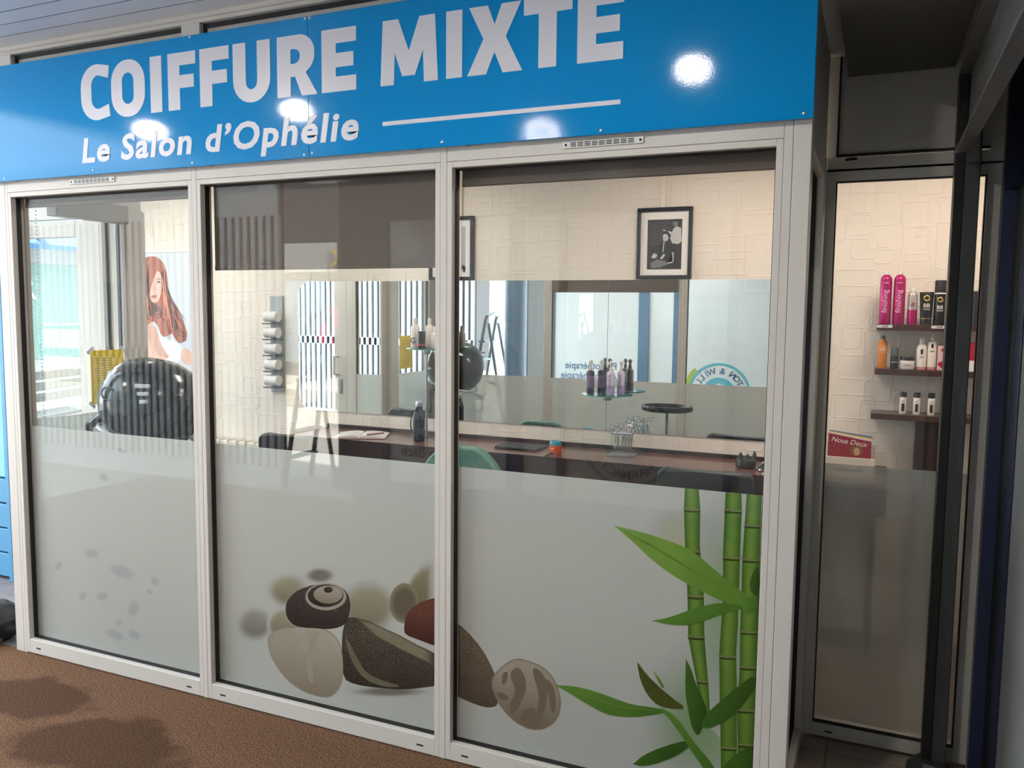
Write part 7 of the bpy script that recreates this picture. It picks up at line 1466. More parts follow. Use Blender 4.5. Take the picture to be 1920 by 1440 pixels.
b2 = B(); b2.tube([(0.0, -0.02, 0.2), (-0.03, -0.035, 0.17), (-0.036, -0.038, 0.1), (-0.03, -0.036, 0.06)], 0.004, 6); b2.obj('strap', 'black_matte', fl, smooth=True)
tag(B().box(-1.775, -1.515, 1.69, 1.86, CZ, CZ + 0.014, 0.004).obj('styling_mat', 'black_matte'), 'flat black rectangular mat on the counter beside the orange trimmer', 'mat')
cu_ = thing('trimmer_cup', 'orange and teal trimmer cup with a black cord on the counter', 'trimmer', (-1.405, 1.70, CZ))
b2 = B(); b2.lathe([(0.032, 0.0), (0.036, 0.01), (0.034, 0.045)], (0, 0), 20); b2.obj('base', 'orange', cu_, smooth=True)
b2 = B(); b2.lathe([(0.034, 0.045), (0.034, 0.06), (0.028, 0.07), (0.0, 0.072)], (0, 0), 20, cap=False); b2.obj('lid', 'teal', cu_, smooth=True)
b2 = B(); b2.box(-0.018, 0.012, -0.05, -0.03, 0.0, 0.035, 0.004); b2.obj('plug', 'orange', cu_)
b2 = B(); b2.tube([(0.0, -0.045, 0.012), (-0.002, -0.1, 0.008), (-0.004, -0.15, 0.004), (0.0, -0.168, -0.03), (0.012, -0.170, -0.15)], 0.004, 6); b2.obj('cord', 'black_matte', cu_, smooth=True)
# scissors stand
ss = thing('scissors_stand', 'clear acrylic stand full of scissors on the counter', 'stand', (-1.05, 1.80, CZ))
B().box(-0.075, 0.07, -0.055, 0.055, 0.0, 0.006, 0.001).obj('base_plate', 'acrylic', ss)
B().box(-0.06, 0.055, -0.03, 0.03, 0.118, 0.124, 0.001).obj('top_plate', 'acrylic', ss)
for s in (-1, 1):
    b2 = B(); b2.prism_xz([(-0.065, 0.006), (0.06, 0.006), (0.05, 0.118), (-0.055, 0.118)], s * 0.034 - 0.002, s * 0.034 + 0.002); b2.obj('side_plate', 'acrylic', ss)
B().box(-0.075, 0.07, -0.0565, -0.055, 0.0, 0.006).obj('polished_edge', 'steel', ss)
B().box(-0.06, 0.055, -0.0315, -0.030, 0.118, 0.124).obj('polished_edge', 'steel', ss)
for k in range(6):
    x = -1.05 - 0.045 + k * 0.019; tilt = rr_.uniform(-0.25, 0.3)
    sc_ = thing('scissors', ('first', 'second', 'third', 'fourth', 'fifth', 'sixth')[k] + ' pair of steel scissors from the left in the acrylic stand', 'scissors', (x, 1.80 + rr_.uniform(-0.015, 0.015), CZ + 0.03), group='scissors in the stand')
    for s in (-1, 1):
        b2 = B(); b2.tube([(0, 0, 0.0), (0.002 * s, 0, 0.06), (0.006 * s, 0, 0.095), (0.012 * s, 0, 0.112)], 0.003, 6, radii=[0.001, 0.0035, 0.003, 0.0025])
        b2.move(Matrix.Rotation(tilt * 0.35, 4, 'Y')); b2.obj('blade', 'chrome', sc_, smooth=True)
        b2 = B(); b2.ring((0.016 * s, 0, 0.126 + 0.006 * s), 0.0125, 0.0026, 'Y', 16, 6); b2.move(Matrix.Rotation(tilt * 0.35, 4, 'Y')); b2.obj('finger_ring', 'chrome', sc_, smooth=True)
ck = thing('comb_holder', 'black crown shaped holder at the right end of the counter', 'holder', (-0.385, 1.74, CZ))
b2 = B(); b2.lathe([(0.045, 0.0), (0.052, 0.008), (0.05, 0.04), (0.042, 0.048), (0.03, 0.044), (0.0, 0.04)], (0, 0), 20, sy=0.8, cap=False); b2.obj('bowl', 'black_vinyl', ck, smooth=True)
for k, (x, h) in enumerate(((-0.03, 0.075), (0.005, 0.07), (0.038, 0.085))):
    b2 = B(); b2.lathe([(0.014, 0.03), (0.013, 0.055), (0.006, h - 0.006), (0.001, h)], (x, 0.02), 10); b2.obj('prong', 'black_vinyl', ck, smooth=True)
tr_ = thing('metal_clip_tray', 'small chrome edged black clip dish beside the black holder', 'dish', (-0.285, 1.715, CZ))
b2 = B(); b2.lathe([(0.0, 0.0), (0.042, 0.0), (0.045, 0.006), (0.03, 0.028), (0.0, 0.034)], (0, 0), 20, cap=False); b2.obj('dome', 'black_gloss', tr_, smooth=True)
b2 = B(); b2.ring((0, 0, 0.006), 0.046, 0.004, 'Z', 24, 6); b2.obj('chrome_rim', 'chrome', tr_, smooth=True)
b2 = B(); b2.tube([(-0.03, -0.03, 0.02), (-0.01, -0.02, 0.042), (0.02, 0.0, 0.042), (0.04, 0.02, 0.03)], 0.004, 6); b2.obj('chrome_band', 'chrome', tr_, smooth=True)

# ================================================================= PRODUCT SHELVES (seen through the right window)
for k, (zt, xl, lb) in enumerate(((1.588, 0.192, 'top dark wood product shelf holding the pink cans'), (1.374, 0.194, 'middle dark wood product shelf with mixed bottles'), (1.158, 0.186, 'bottom dark wood product shelf with three small bottles'))):
    s_ = thing('product_shelf', lb, 'shelf', (0.5, 1.9, zt - 0.028))
    B().box(xl, 0.98, 1.80, WY - 0.001, zt - 0.028, zt, 0.0012).obj('board', 'wood_dark', s_, world=True)
    if k == 0:
        for x0, x1 in ((0.193, 0.262), (0.428, 0.492)):
            p_ = B().box(x0, x1, 1.7975, 1.80, zt - 0.016, zt - 0.003).obj('price_strip', 'paper_grey', s_, world=True)
            text_mesh('price_lettering', '14.90' if x0 < 0.3 else '18.90', 0.012, 'ink', s_, facing_front((x0 + x1) / 2 - 0.012, 1.7972, zt - 0.0135), extrude=0.0002, offset=0.0003)
sp_ = tag(B().box(0.388, 0.492, 1.93, WY - 0.001, 0.0, 1.129, 0.002).obj('wood_panel', 'wood_dark'), 'upright dark wood panel under the bottom product shelf', 'panel')
ZS1, ZS2, ZS3 = 1.5885, 1.3745, 1.1585
SPY = 1.86
for x, lb in ((0.2265, 'left of the two tall magenta hairspray cans on the top shelf'), (0.2860, 'right of the two tall magenta hairspray cans on the top shelf')):
    t = bottle('hairspray_can', lb, 'can', x, SPY, ZS1, [('body', 'magenta', [(0.0255, 0.0), (0.0268, 0.004), (0.0268, 0.205), (0.0255, 0.219), (0.020, 0.231), (0.012, 0.237)]), ('nozzle_cap', 'plastic_white', [(0.0115, 0.237), (0.0115, 0.247), (0.006, 0.249), (0.005, 0.257), (0.003, 0.258)])], group='magenta hairspray cans')
    lab(t, 'finishing', 0.034, 'magenta_text', 0.055, 0.0268, x=0.008, vertical=True)
    lab(t, 'zami.', 0.013, 'magenta_text', 0.195, 0.0268)
t = bottle('styling_bottle', 'silver to magenta bottle with white cap on the top shelf', 'bottle', 0.3455, SPY, ZS1, [('body_lower', 'magenta', [(0.021, 0.0), (0.022, 0.004), (0.0218, 0.07)]), ('body_upper', 'silver', [(0.0218, 0.07), (0.0215, 0.14), (0.018, 0.151), (0.0145, 0.154)]), ('cap', 'plastic_white', [(0.0142, 0.154), (0.0142, 0.173), (0.012, 0.176)])])
lab(t, 'ff', 0.03, 'magenta', 0.085, 0.0218)
tb = thing('cream_tube', 'flat black tube with gold emblem on the top shelf', 'tube', (0.405, SPY, ZS1))
b2 = B(); n = 20
rings_ = []
for z, rx, ry in ((0.012, 0.0235, 0.0225), (0.03, 0.0245, 0.0225), (0.07, 0.027, 0.018), (0.12, 0.0295, 0.009), (0.154, 0.0315, 0.002)):
    rings_.append([b2.bm.verts.new((rx * math.cos(2 * PI * i / n), ry * math.sin(2 * PI * i / n), z)) for i in range(n)])
for a, c in zip(rings_, rings_[1:]):
    for i in range(n):
        b2.bm.faces.new((a[i], a[(i + 1) % n], c[(i + 1) % n], c[i]))
b2.bm.faces.new(rings_[0][::-1]); b2.bm.faces.new(rings_[-1])
b2.obj('tube_body', 'black_gloss', tb, smooth=True)
b2 = B(); b2.lathe([(0.022, 0.0), (0.0225, 0.012)], (0, 0), 20); b2.obj('cap', 'black_matte', tb, smooth=True)
b2 = B(); b2.ring((0, -0.013, 0.125), 0.0115, 0.003, 'Y', 20, 6); b2.obj('emblem', 'gold', tb, smooth=True)
b2 = B(); b2.lathe([(0.0247, 0.028), (0.0248, 0.031)], (0, 0), 20, cap=False); b2.obj('gold_line', 'gold', tb)
text_mesh('label_lettering', 'BB', 0.026, 'paper', tb, facing_front(0.405, SPY - 0.0195, ZS1 + 0.082), extrude=0.0003, align='CENTER')
text_mesh('label_lettering', 'CREAM', 0.009, 'paper', tb, facing_front(0.405, SPY - 0.021, ZS1 + 0.07), extrude=0.0003, align='CENTER')
t = bottle('black_spray', 'tall black spray can with a white ring on the top shelf', 'can', 0.461, SPY, ZS1 + 0.0, [('body', 'black_gloss', [(0.0235, 0.0), (0.0245, 0.004), (0.0245, 0.145)]), ('white_ring', 'paper', [(0.0247, 0.145), (0.0247, 0.151)]), ('cap', 'black_matte', [(0.0243, 0.151), (0.0243, 0.205), (0.022, 0.21)])])
lab(t, 'BB', 0.024, 'paper', 0.075, 0.0245); lab(t, 'CREAM', 0.009, 'paper', 0.064, 0.0245)
b2 = B(); b2.ring((0, -0.0235, 0.118), 0.010, 0.003, 'Y', 20, 6); b2.obj('emblem', 'gold', t, smooth=True)
t = bottle('oil_bottle', 'amber oil bottle with grey cap, first on the middle shelf', 'bottle', 0.224, SPY, ZS2, [('body', 'amber', [(0.0205, 0.0), (0.0215, 0.004), (0.0215, 0.115), (0.0185, 0.132), (0.0115, 0.142)]), ('cap', 'slate_cap', [(0.0112, 0.142), (0.0112, 0.157), (0.010, 0.159)]), ('label_band', 'amber_label', [(0.0217, 0.07), (0.0217, 0.112)])])
lab(t, 'oil', 0.026, 'paper', 0.085, 0.0217)
t = bottle('deodorant_bottle', 'short charcoal bottle on the middle shelf beside the amber oil', 'bottle', 0.2785, SPY, ZS2, [('body', 'charcoal', [(0.0175, 0.0), (0.018, 0.003), (0.018, 0.062)]), ('cap', 'slate_cap', [(0.0172, 0.062), (0.0172, 0.098), (0.016, 0.102)])])
lab(t, 'homme', 0.009, 'paper', 0.03, 0.018)
t = bottle('hair_mask_jar', 'squat white jar with black lid on the middle shelf', 'jar', 0.335, SPY, ZS2, [('body', 'jar_white', [(0.031, 0.0), (0.033, 0.004), (0.033, 0.038), (0.031, 0.042)]), ('lid', 'black_gloss', [(0.0325, 0.042), (0.0325, 0.058), (0.031, 0.06)]), ('label_band', 'paper_grey', [(0.0332, 0.01), (0.0332, 0.034)])])
lab(t, 'masque', 0.010, 'ink', 0.018, 0.0334)
t = bottle('shampoo_bottle', 'cream shampoo bottle with pink foot on the middle shelf', 'bottle', 0.3955, SPY, ZS2, [('body', 'cream_bottle', [(0.022, 0.014), (0.0228, 0.1), (0.019, 0.115), (0.0125, 0.12)]), ('foot', 'pink_base', [(0.0212, 0.0), (0.022, 0.004), (0.022, 0.014)]), ('cap', 'plastic_white', [(0.013, 0.12), (0.0135, 0.147), (0.012, 0.15)])])
B().box(0.3905, 0.4005, SPY - 0.0242, SPY - 0.0225, ZS2 + 0.075, ZS2 + 0.098).obj('label_mark', 'ink', t, world=True); lab(t, 'shine', 0.010, 'ink', 0.058, 0.0236)
t = bottle('care_spray', 'tall white pump spray bottle on the middle shelf', 'bottle', 0.4395, SPY, ZS2, [('body', 'cream_bottle', [(0.0195, 0.014), (0.0205, 0.13), (0.018, 0.137), (0.011, 0.14)]), ('foot', 'pink_base', [(0.0185, 0.0), (0.0195, 0.003), (0.0195, 0.014)]), ('pump', 'plastic_white', [(0.0095, 0.14), (0.0095, 0.157), (0.0055, 0.159), (0.005, 0.176), (0.003, 0.177)])])
B().box(0.4345, 0.4445, SPY - 0.0222, SPY - 0.0203, ZS2 + 0.105, ZS2 + 0.124).obj('label_mark', 'ink', t, world=True); lab(t, 'repair', 0.010, 'ink', 0.088, 0.0212)
bxx = thing('gift_box', 'small pink box with red flowers at the end of the middle shelf', 'box', (0.482, SPY, ZS2))
B().box(-0.019, 0.019, -0.018, 0.018, 0, 0.116, 0.001).obj('carton', 'pink_box', bxx)
for x, z, r in ((0.002, 0.096, 0.008), (-0.006, 0.03, 0.011), (0.008, 0.04, 0.008), (0.0, 0.018, 0.007)):
    b2 = B(); b2.ball((x, -0.018, z), r, sy=0.1, u=12, v=6); b2.obj('flower_print', 'crimson', bxx)
for k, x in enumerate((0.3265, 0.386, 0.449)):
    t = bottle('mini_bottle', ('leftmost', 'middle', 'rightmost')[k] + ' small white bottle with black cap on the bottom shelf', 'bottle', x, SPY, ZS3 + 0.0, [('body', 'cream_bottle', [(0.0155, 0.0), (0.016, 0.003), (0.016, 0.076), (0.0145, 0.08)]), ('cap', 'black_gloss', [(0.0150, 0.08), (0.0150, 0.101), (0.013, 0.105)])], group='three mini bottles')
    B().box(x - 0.0065, x + 0.0065, SPY - 0.0175, SPY - 0.0155, ZS3 + 0.012, ZS3 + 0.05).obj('label_panel', 'ink', t, world=True)
    lab(t, 'zami', 0.008, 'ink', 0.06, 0.0165)
# products beyond the steel column
t = bottle('grey_bottle', 'dark bottle on the top shelf right of the steel column', 'bottle', 0.612, SPY, ZS1, [('body', 'charcoal', [(0.028, 0), (0.029, 0.004), (0.029, 0.15), (0.02, 0.16)])])
t = thing('red_box', 'red carton on the middle shelf right of the steel column', 'box', (0.622, SPY, ZS2))
B().box(-0.03, 0.03, -0.02, 0.02, 0.0, 0.135, 0.001).obj('carton', 'crimson', t); B().box(-0.03, 0.03, -0.0206, -0.02, 0.0, 0.05).obj('label_panel', 'paper', t)

# magazines in a holder
mh = thing('magazine_holder', 'cream magazine holder with a slot, behind the right window', 'holder', (0.10, 1.74, 0.8505))
B().box(-0.105, 0.115, -0.05, -0.044, 0.0, 0.100, 0.001).obj('front_panel', 'holder', mh)
B().box(-0.105, 0.115, 0.044, 0.05, 0.0, 0.16, 0.001).obj('back_panel', 'holder', mh)
B().box(-0.105, -0.099, -0.044, 0.044, 0.0, 0.09).obj('side_panel', 'holder', mh); B().box(0.109, 0.115, -0.044, 0.044, 0.0, 0.09).obj('side_panel', 'holder', mh)
B().box(-0.099, 0.109, -0.044, 0.044, 0.0, 0.004).obj('bottom', 'holder', mh)
B().box(-0.06, 0.06, -0.0508, -0.0498, 0.036, 0.043).obj('slot', 'dark_slot', mh)
for k, (mt, lb, dx) in enumerate((('mag_red', 'front red magazine with a cover portrait in the cream holder', 0.001), ('paper_grey', 'pale magazine just behind the red one in the holder', 0.008), ('mag_yellow', 'yellow edged magazine third in the holder', 0.0015), ('mag_blue', 'blue edged magazine at the back of the holder', 0.004))):
    g_ = thing('magazine', lb, 'magazine', (0.10 + dx, 1.74 - 0.03 + k * 0.016, 0.8555), group='magazines in the holder')
    b2 = B(); b2.prism_xz([(-0.098, 0.0), (0.095, 0.0), (0.095, 0.175 + 0.006 * k), (-0.098, 0.205 + 0.003 * k)], -0.0035, 0.0035); b2.obj('cover', mt, g_)
    b2 = B(); b2.prism_xz([(-0.094, 0.002), (0.0955, 0.002), (0.0955, 0.172 + 0.006 * k), (-0.094, 0.202 + 0.003 * k)], -0.0025, 0.0025); b2.obj('pages', 'paper', g_)
    if k == 0:
        b2 = B(); b2.bm.faces.new([b2.bm.verts.new((0.03 + 0.028 * math.cos(a), -0.0039, 0.128 + 0.028 * math.sin(a))) for a in [2 * PI * i / 18 for i in range(18)]]); b2.obj('hair_print', 'mag_hair', g_)
        b2 = B(); b2.bm.faces.new([b2.bm.verts.new((0.032 + 0.014 * math.cos(a), -0.0042, 0.124 + 0.019 * math.sin(a))) for a in [2 * PI * i / 18 for i in range(18)]]); b2.obj('face_print', 'mag_skin', g_)
        text_mesh('title_lettering', 'Nous Deux', 0.034, 'paper', g_, facing_front(0.10 - 0.085, 1.71 - 0.0045, 0.855 + 0.168) @ Matrix.Rotation(-0.12, 4, 'Z'), extrude=0.0003, shear=0.25)
# ================================================================= STEEL COLUMN, BEAM
sc = thing('steel_column', 'worn dark steel column standing before the set-back window', 'column', (0.45, 0.68, 0))
B().box(0.410, 0.439, 0.64, 0.725, 0.0, 2.45, 0.002).obj('black_flange', 'black_steel', sc, world=True)
B().box(0.4395, 0.486, 0.64, 0.725, 0.0, 2.45, 0.003).obj('grey_web', 'steel_worn', sc, world=True)
b2 = B(); b2.lathe([(0.0, 0.0), (0.085, 0.0), (0.08, 0.02), (0.06, 0.045), (0.05, 0.055), (0.0, 0.055)], (0.44, 0.645), 9, cap=False)
b2.obj('rust_foot', 'steel_worn', sc, world=True)
bm_ = thing('steel_beam', 'galvanised steel channel beam running overhead at the right', 'beam', (0.43, -0.5, 2.17))
B().box(0.400, 0.442, -2.4, 0.56, 2.165, 2.171).obj('lower_flange', 'galvanised', bm_, world=True)
B().box(0.436, 0.442, -2.4, 0.56, 2.171, 2.42).obj('web', 'galvanised', bm_, world=True)
B().box(0.400, 0.442, -2.4, 0.56, 2.414, 2.42).obj('upper_flange', 'galvanised', bm_, world=True)

# ================================================================= NOTICES ON GLASS
yn = thing('yellow_notice', 'yellow printed notice taped to the left return glass', 'notice', (-3.43, 0.5, 1.14))
XN = -3.4185
B().box(XN, XN + 0.0006, 0.40, 0.598, 1.138, 1.413).obj('sheet', 'note_yellow', yn, world=True)
for k in range(17):
    w = rr_.uniform(0.09, 0.165)
    B().box(XN + 0.0006, XN + 0.001, 0.415, 0.415 + w, 1.37 - k * 0.0125, 1.372 - k * 0.0125).obj('print_line', 'ink_soft', yn, world=True)
for y, z, r in ((0.40, 1.413, 0.7), (0.595, 1.413, -0.7), (0.402, 1.138, -0.7), (0.595, 1.14, 0.7)):
    b2 = B(); b2.box(-0.0003, 0.0003, -0.022, 0.022, -0.009, 0.009); b2.move(Matrix.Translation((XN + 0.0012, y, z)) @ Matrix.Rotation(r, 4, 'X')); b2.obj('tape', 'tape', yn, world=True)
XL = -5.176
n1_ = thing('paper_notice', 'white opening hours notice on the street-side glass', 'notice', (XL, 1.2, 1.2))
B().box(XL - 0.0008, XL, 0.98, 1.30, 1.17, 1.37).obj('sheet', 'paper_grey', n1_, world=True)
for dx in (-0.0016, 0.0008):
    text_mesh('lettering', 'Les horaires', 0.055, 'ink_soft', n1_, Matrix.Translation((XL + dx, 1.285, 1.30)) @ Matrix.Rotation(-PI / 2, 4, 'Z') @ Matrix.Rotation(PI / 2, 4, 'X'), extrude=0.0003)
n2_ = thing('paper_notice', 'pale salon name card low on the street-side glass', 'notice', (XL, 1.2, 0.9))
B().box(XL - 0.0008, XL, 1.0, 1.30, 0.86, 1.02).obj('sheet', 'paper_grey', n2_, world=True)
for dx in (-0.0016, 0.0008):
    text_mesh('lettering', "Le salon d\u2019Ophélie", 0.036, 'ink_soft', n2_, Matrix.Translation((XL + dx, 1.29, 0.95)) @ Matrix.Rotation(-PI / 2, 4, 'Z') @ Matrix.Rotation(PI / 2, 4, 'X'), extrude=0.0003)

# ================================================================= LAMPS
def area(name, loc, sx, sy, power, col, parent, rot=(0, 0, 0)):
    l = bpy.data.lights.new(name, 'AREA'); l.shape = 'RECTANGLE'; l.size = sx; l.size_y = sy; l.energy = power; l.color = col
    o_ = bpy.data.objects.new(name, l); COL.objects.link(o_); o_.parent = parent; o_.location = loc; o_.rotation_euler = rot
    return o_
SHOP_W = 8.0
for k, (x, col, pw, lb) in enumerate(((-4.1, (1.0, 0.96, 0.9), 1.0, 'flat ceiling light panel inside the salon near the poster'), (-2.3, (1.0, 0.93, 0.84), 1.0, 'flat ceiling light panel inside the salon above the middle of the counter'), (-0.6, (1.0, 0.85, 0.76), 1.0, 'flat ceiling light panel inside the salon above the bamboo bay'), (0.55, (1.0, 0.84, 0.72), 1.2, 'flat ceiling light panel inside the salon above the product shelves'))):
    t = thing('ceiling_light', lb, 'ceiling light', (x, 1.15, 2.555), group='salon ceiling panels')
    B().box(-0.3, 0.3, -0.15, 0.15, -0.03, 0.004, 0.003).obj('housing', 'plastic_white', t)
    area('lamp', (0, 0, -0.034), 0.55, 0.26, SHOP_W * pw, col, t)
emit_mat('lamp_glow', (1.0, 0.93, 0.82), 4.0)
SPOT_W = 13.0
for k, (x, y, lb) in enumerate(((-0.634, -1.435, 'ceiling downlight in the passage before the bamboo bay'), (-1.80, -2.48, 'ceiling downlight in the passage near the pharmacy'), (-2.87, -1.41, 'ceiling downlight in the passage before the left bay'), (-4.09, -1.5, 'ceiling downlight in the passage nearest the street'))):
    t = thing('downlight', lb, 'downlight', (x, y, 2.7635), group='passage downlights')
    b2 = B(); b2.lathe([(0.034, -0.004), (0.044, -0.006), (0.046, 0.0), (0.046, 0.004), (0.034, 0.004)], (0, 0), 24, sx=1.75, cap=False); b2.obj('bezel', 'plastic_white', t, smooth=True)
    b2 = B(); b2.lathe([(0.0, -0.003), (0.034, -0.003), (0.034, 0.002), (0.0, 0.002)], (0, 0), 24, sx=1.75, cap=False); b2.obj('diffuser', 'lamp_glow', t)
    l = bpy.data.lights.new('lamp', 'AREA'); l.shape = 'ELLIPSE'; l.size = 0.09; l.size_y = 0.045; l.energy = SPOT_W; l.color = (1.0, 0.95, 0.89)
    o_ = bpy.data.objects.new('lamp', l); COL.objects.link(o_); o_.parent = t; o_.location = (0, 0, -0.012)

# ================================================================= LEFT EDGE: BLUE PLANTER WALL, BAG, DRAIN
bg = thing('cloth_bag', 'crumpled black cloth bag on the carpet at the left edge', 'bag', (-3.70, 0.05, 0))
b2 = B(); b2.ball((0, 0, 0.09), 0.13, sx=1.1, sy=0.8, sz=0.75, u=28, v=18)
rn = random.Random(11)
from mathutils import noise
for v in b2.bm.verts:
    d = noise.noise(v.co * 14.0) * 0.030 + noise.noise(v.co * 34.0) * 0.012
    v.co += v.co.normalized() * d
    v.co.z = max(0.001, v.co.z)
b2.obj('bag_body', 'bag_black', bg, smooth=True)
b2 = B(); b2.tube([(-0.05, -0.09, 0.12), (-0.02, -0.12, 0.07), (0.06, -0.11, 0.035), (0.11, -0.05, 0.03)], 0.012, 8); b2.obj('fold', 'bag_black', bg, smooth=True)
bp = thing('timber_screen', 'light blue painted timber screen beside the salon door at the left edge', 'screen', (-4.70, 0.68, 0))
for k in range(4):
    B().box(-4.95 + k * 0.13, -4.95 + k * 0.13 + 0.124, 0.665, 0.70, 0.62, 2.1, 0.003).obj('upper_board', 'light_blue', bp, world=True)
for k in range(4):
    B().box(-4.95, -4.43, 0.655, 0.70, 0.02 + k * 0.15, 0.16 + k * 0.15, 0.003).obj('lower_board', 'mid_blue', bp, world=True)
for x in (-4.96, -4.455):
    B().box(x, x + 0.035, 0.64, 0.715, 0.0, 2.12, 0.003).obj('corner_post', 'mid_blue', bp, world=True)
dg_ = thing('drain_grate', 'black slotted drain grate in the deck left of the salon', 'grate', (-4.2, 0.3, 0))
for k in range(7):
    B().box(-0.3, 0.3, -0.07 + k * 0.022, -0.058 + k * 0.022, -0.002, 0.003).obj('bar', 'drain', dg_)

# ================================================================= STREET (seen through glass and in reflections)
cw = thing('slotted_cladding', 'pale slotted metal wall cladding across the passage, reflected in the left panes', 'cladding', (-6.0, PY - 0.1, 0))
B().box(-8.2, -4.64, PY - 0.12, PY - 0.06, 0.0, 2.9).obj('backing', 'clad_dark', cw, world=True)
B().box(-8.2, -4.64, PY - 0.07, PY - 0.03, 1.135, 1.235).obj('cross_band', 'clad', cw, world=True)
B().box(-8.2, -4.64, PY - 0.07, PY - 0.03, 2.44, 2.9).obj('cross_band', 'clad', cw, world=True)
B().box(-8.2, -4.64, PY - 0.07, PY - 0.03, 0.0, 0.2).obj('cross_band', 'clad', cw, world=True)
x = -8.2
while x < -4.66:
    B().box(x, x + 0.052, PY - 0.07, PY - 0.03, 0.2, 2.44, 0.004).obj('bar', 'clad', cw, world=True)
    x += 0.088
cc = thing('round_column', 'blue-grey round column at the street, seen in the mirror', 'column', (-4.33, -3.95, 0))
b2 = B(); b2.lathe([(0.19, -0.05), (0.19, 0.1), (0.165, 0.12), (0.165, 3.3)], (0, 0), 28); b2.obj('shaft', 'column_blue', cc, smooth=True)
pl = thing('stone_pier', 'narrow pale pier beside the round column', 'pier', (-3.98, -3.75, 0))
B().box(-0.035, 0.035, -0.1, 0.05, -0.05, 3.3, 0.004).obj('pier_face', 'bright_stone', pl); B().box(-0.11, -0.036, -0.1, 0.02, -0.05, 3.3, 0.004).obj('pier_side', 'navy_dark', pl)
ld = thing('step_ladder', 'grey folding step ladder in the street gap, reflected in the glass', 'ladder', (-4.72, -3.9, -0.05))
for s in (-1, 1):
    b2 = B(); b2.tube([(-0.26, s * 0.2, 0.0), (0.02, s * 0.17, 1.55), (0.05, s * 0.17, 1.62)], 0.024, 8); b2.obj('front_rail', 'ladder', ld, smooth=True)
    b2 = B(); b2.tube([(0.34, s * 0.2, 0.0), (0.06, s * 0.16, 1.50)], 0.02, 8); b2.obj('back_rail', 'ladder', ld, smooth=True)
b2 = B(); b2.tube([(0.04, -0.17, 1.60), (0.06, 0, 1.64), (0.04, 0.17, 1.60)], 0.022, 8); b2.obj('top_bow', 'ladder', ld, smooth=True)
for k in range(5):
    z = 0.25 + k * 0.25; x = -0.26 + 0.28 * z / 1.55
    B().box(x - 0.04, x + 0.06, -0.19, 0.19, z - 0.012, z + 0.012, 0.003).obj('tread', 'ladder', ld)
def building(name, label, x0, x1, y0, y1, h, wallm, loc=None):
    t = thing(name, label, 'building', ((x0 + x1) / 2, (y0 + y1) / 2, -0.05))
    B().box(x0, x1, y0, y1, -0.05, h).obj('wall', wallm, t, world=True)
    return t
# left: green and blue shop row facing the salon
gb = building('street_building', 'pale building with green shopfront and blue awning across the street', -20, -16, 2, 22, 9, 'build_white')
for k in range(6):
    y = 3 + k * 3.1
    B().box(-16.06, -15.98, y, y + 2.6, 0.5, 2.5).obj('shop_pane', 'build_green', gb, world=True)
    b2 = B(); b2.prism_xz([(-16.0, 3.5), (-16.0, 2.85), (-15.1, 2.75), (-15.1, 2.85)], y - 0.1, y + 2.8); b2.obj('awning', 'build_blue', gb, world=True)
    B().box(-16.05, -15.98, y + 0.4, y + 1.9, 4.4, 6.2).obj('window', 'build_glass', gb, world=True)
text_mesh('lettering', 'TELLIER', 0.7, 'paper', gb, Matrix.Translation((-15.96, 7.0, 1.75)) @ Matrix.Rotation(PI / 2, 4, 'Z') @ Matrix.Rotation(PI / 2, 4, 'X'), extrude=0.005)
bn = thing('street_bench', 'grey slatted bench on the sunny paving left of the salon', 'bench', (-8.6, 4.2, -0.05), 0.3)
for k in range(4):
    B().box(-0.2 + k * 0.11, -0.11 + k * 0.11, -0.9, 0.9, 0.42, 0.46, 0.004).obj('seat_slat', 'bench_grey', bn)
for k in range(3):
    B().box(-0.25, -0.21, -0.9, 0.9, 0.55 + k * 0.13, 0.65 + k * 0.13, 0.004).obj('back_slat', 'bench_grey', bn)
for y in (-0.8, 0.8):
    B().box(-0.24, 0.22, y - 0.04, y + 0.04, 0.0, 0.42, 0.004).obj('leg', 'bench_grey', bn); B().box(-0.25, -0.19, y - 0.04, y + 0.04, 0.42, 0.94, 0.004).obj('back_post', 'bench_grey', bn)
# far side of the street behind the viewer
bb = building('street_building', 'far shop row with boxing club sign, reflected in the middle pane', -46, -18, -46, -36, 9, 'build_white')
B().box(-46, -18, -36, -35.9, 0.0, 3.0).obj('shopfront', 'build_brown', bb, world=True)
B().box(-34, -28.2, -35.95, -35.85, 3.1, 4.5).obj('sign_board', 'build_dark', bb, world=True)
text_mesh('lettering', 'KO BOXING CLUB', 0.62, 'paper', bb, facing_back(-28.4, -35.84, 3.75), extrude=0.005, offset=0.01)
text_mesh('lettering', 'BREST / Mixed Martial Art  Préparation Ph', 0.24, 'paper', bb, facing_back(-28.4, -35.84, 3.3), extrude=0.005)
for k in range(6):
    x = -45 + k * 4.4
    B().box(x, x + 3.0, -35.95, -35.8, 0.4, 2.7).obj('shop_pane', 'build_glass', bb, world=True)
    B().box(x + 0.5, x + 2.4, -36.02, -35.95, 5.0, 7.2).obj('window', 'build_glass', bb, world=True)
b3_ = building('street_building', 'near shop row with graffiti, seen in the mirror through the left bay', -16.5, -9.5, -17, -14, 8, 'build_dark')
B().box(-16.2, -9.8, -14.05, -13.95, 2.5, 3.2).obj('sign_board', 'build_white', b3_, world=True)
text_mesh('lettering', 'SIX', 0.6, 'mag_yellow', b3_, facing_back(-11.0, -13.93, 2.62), extrude=0.01)
for k in range(3):
    B().box(-16 + k * 2.2, -14.4 + k * 2.2, -14.05, -13.95, 0.3, 2.3).obj('shop_pane', 'build_glass', b3_, world=True)
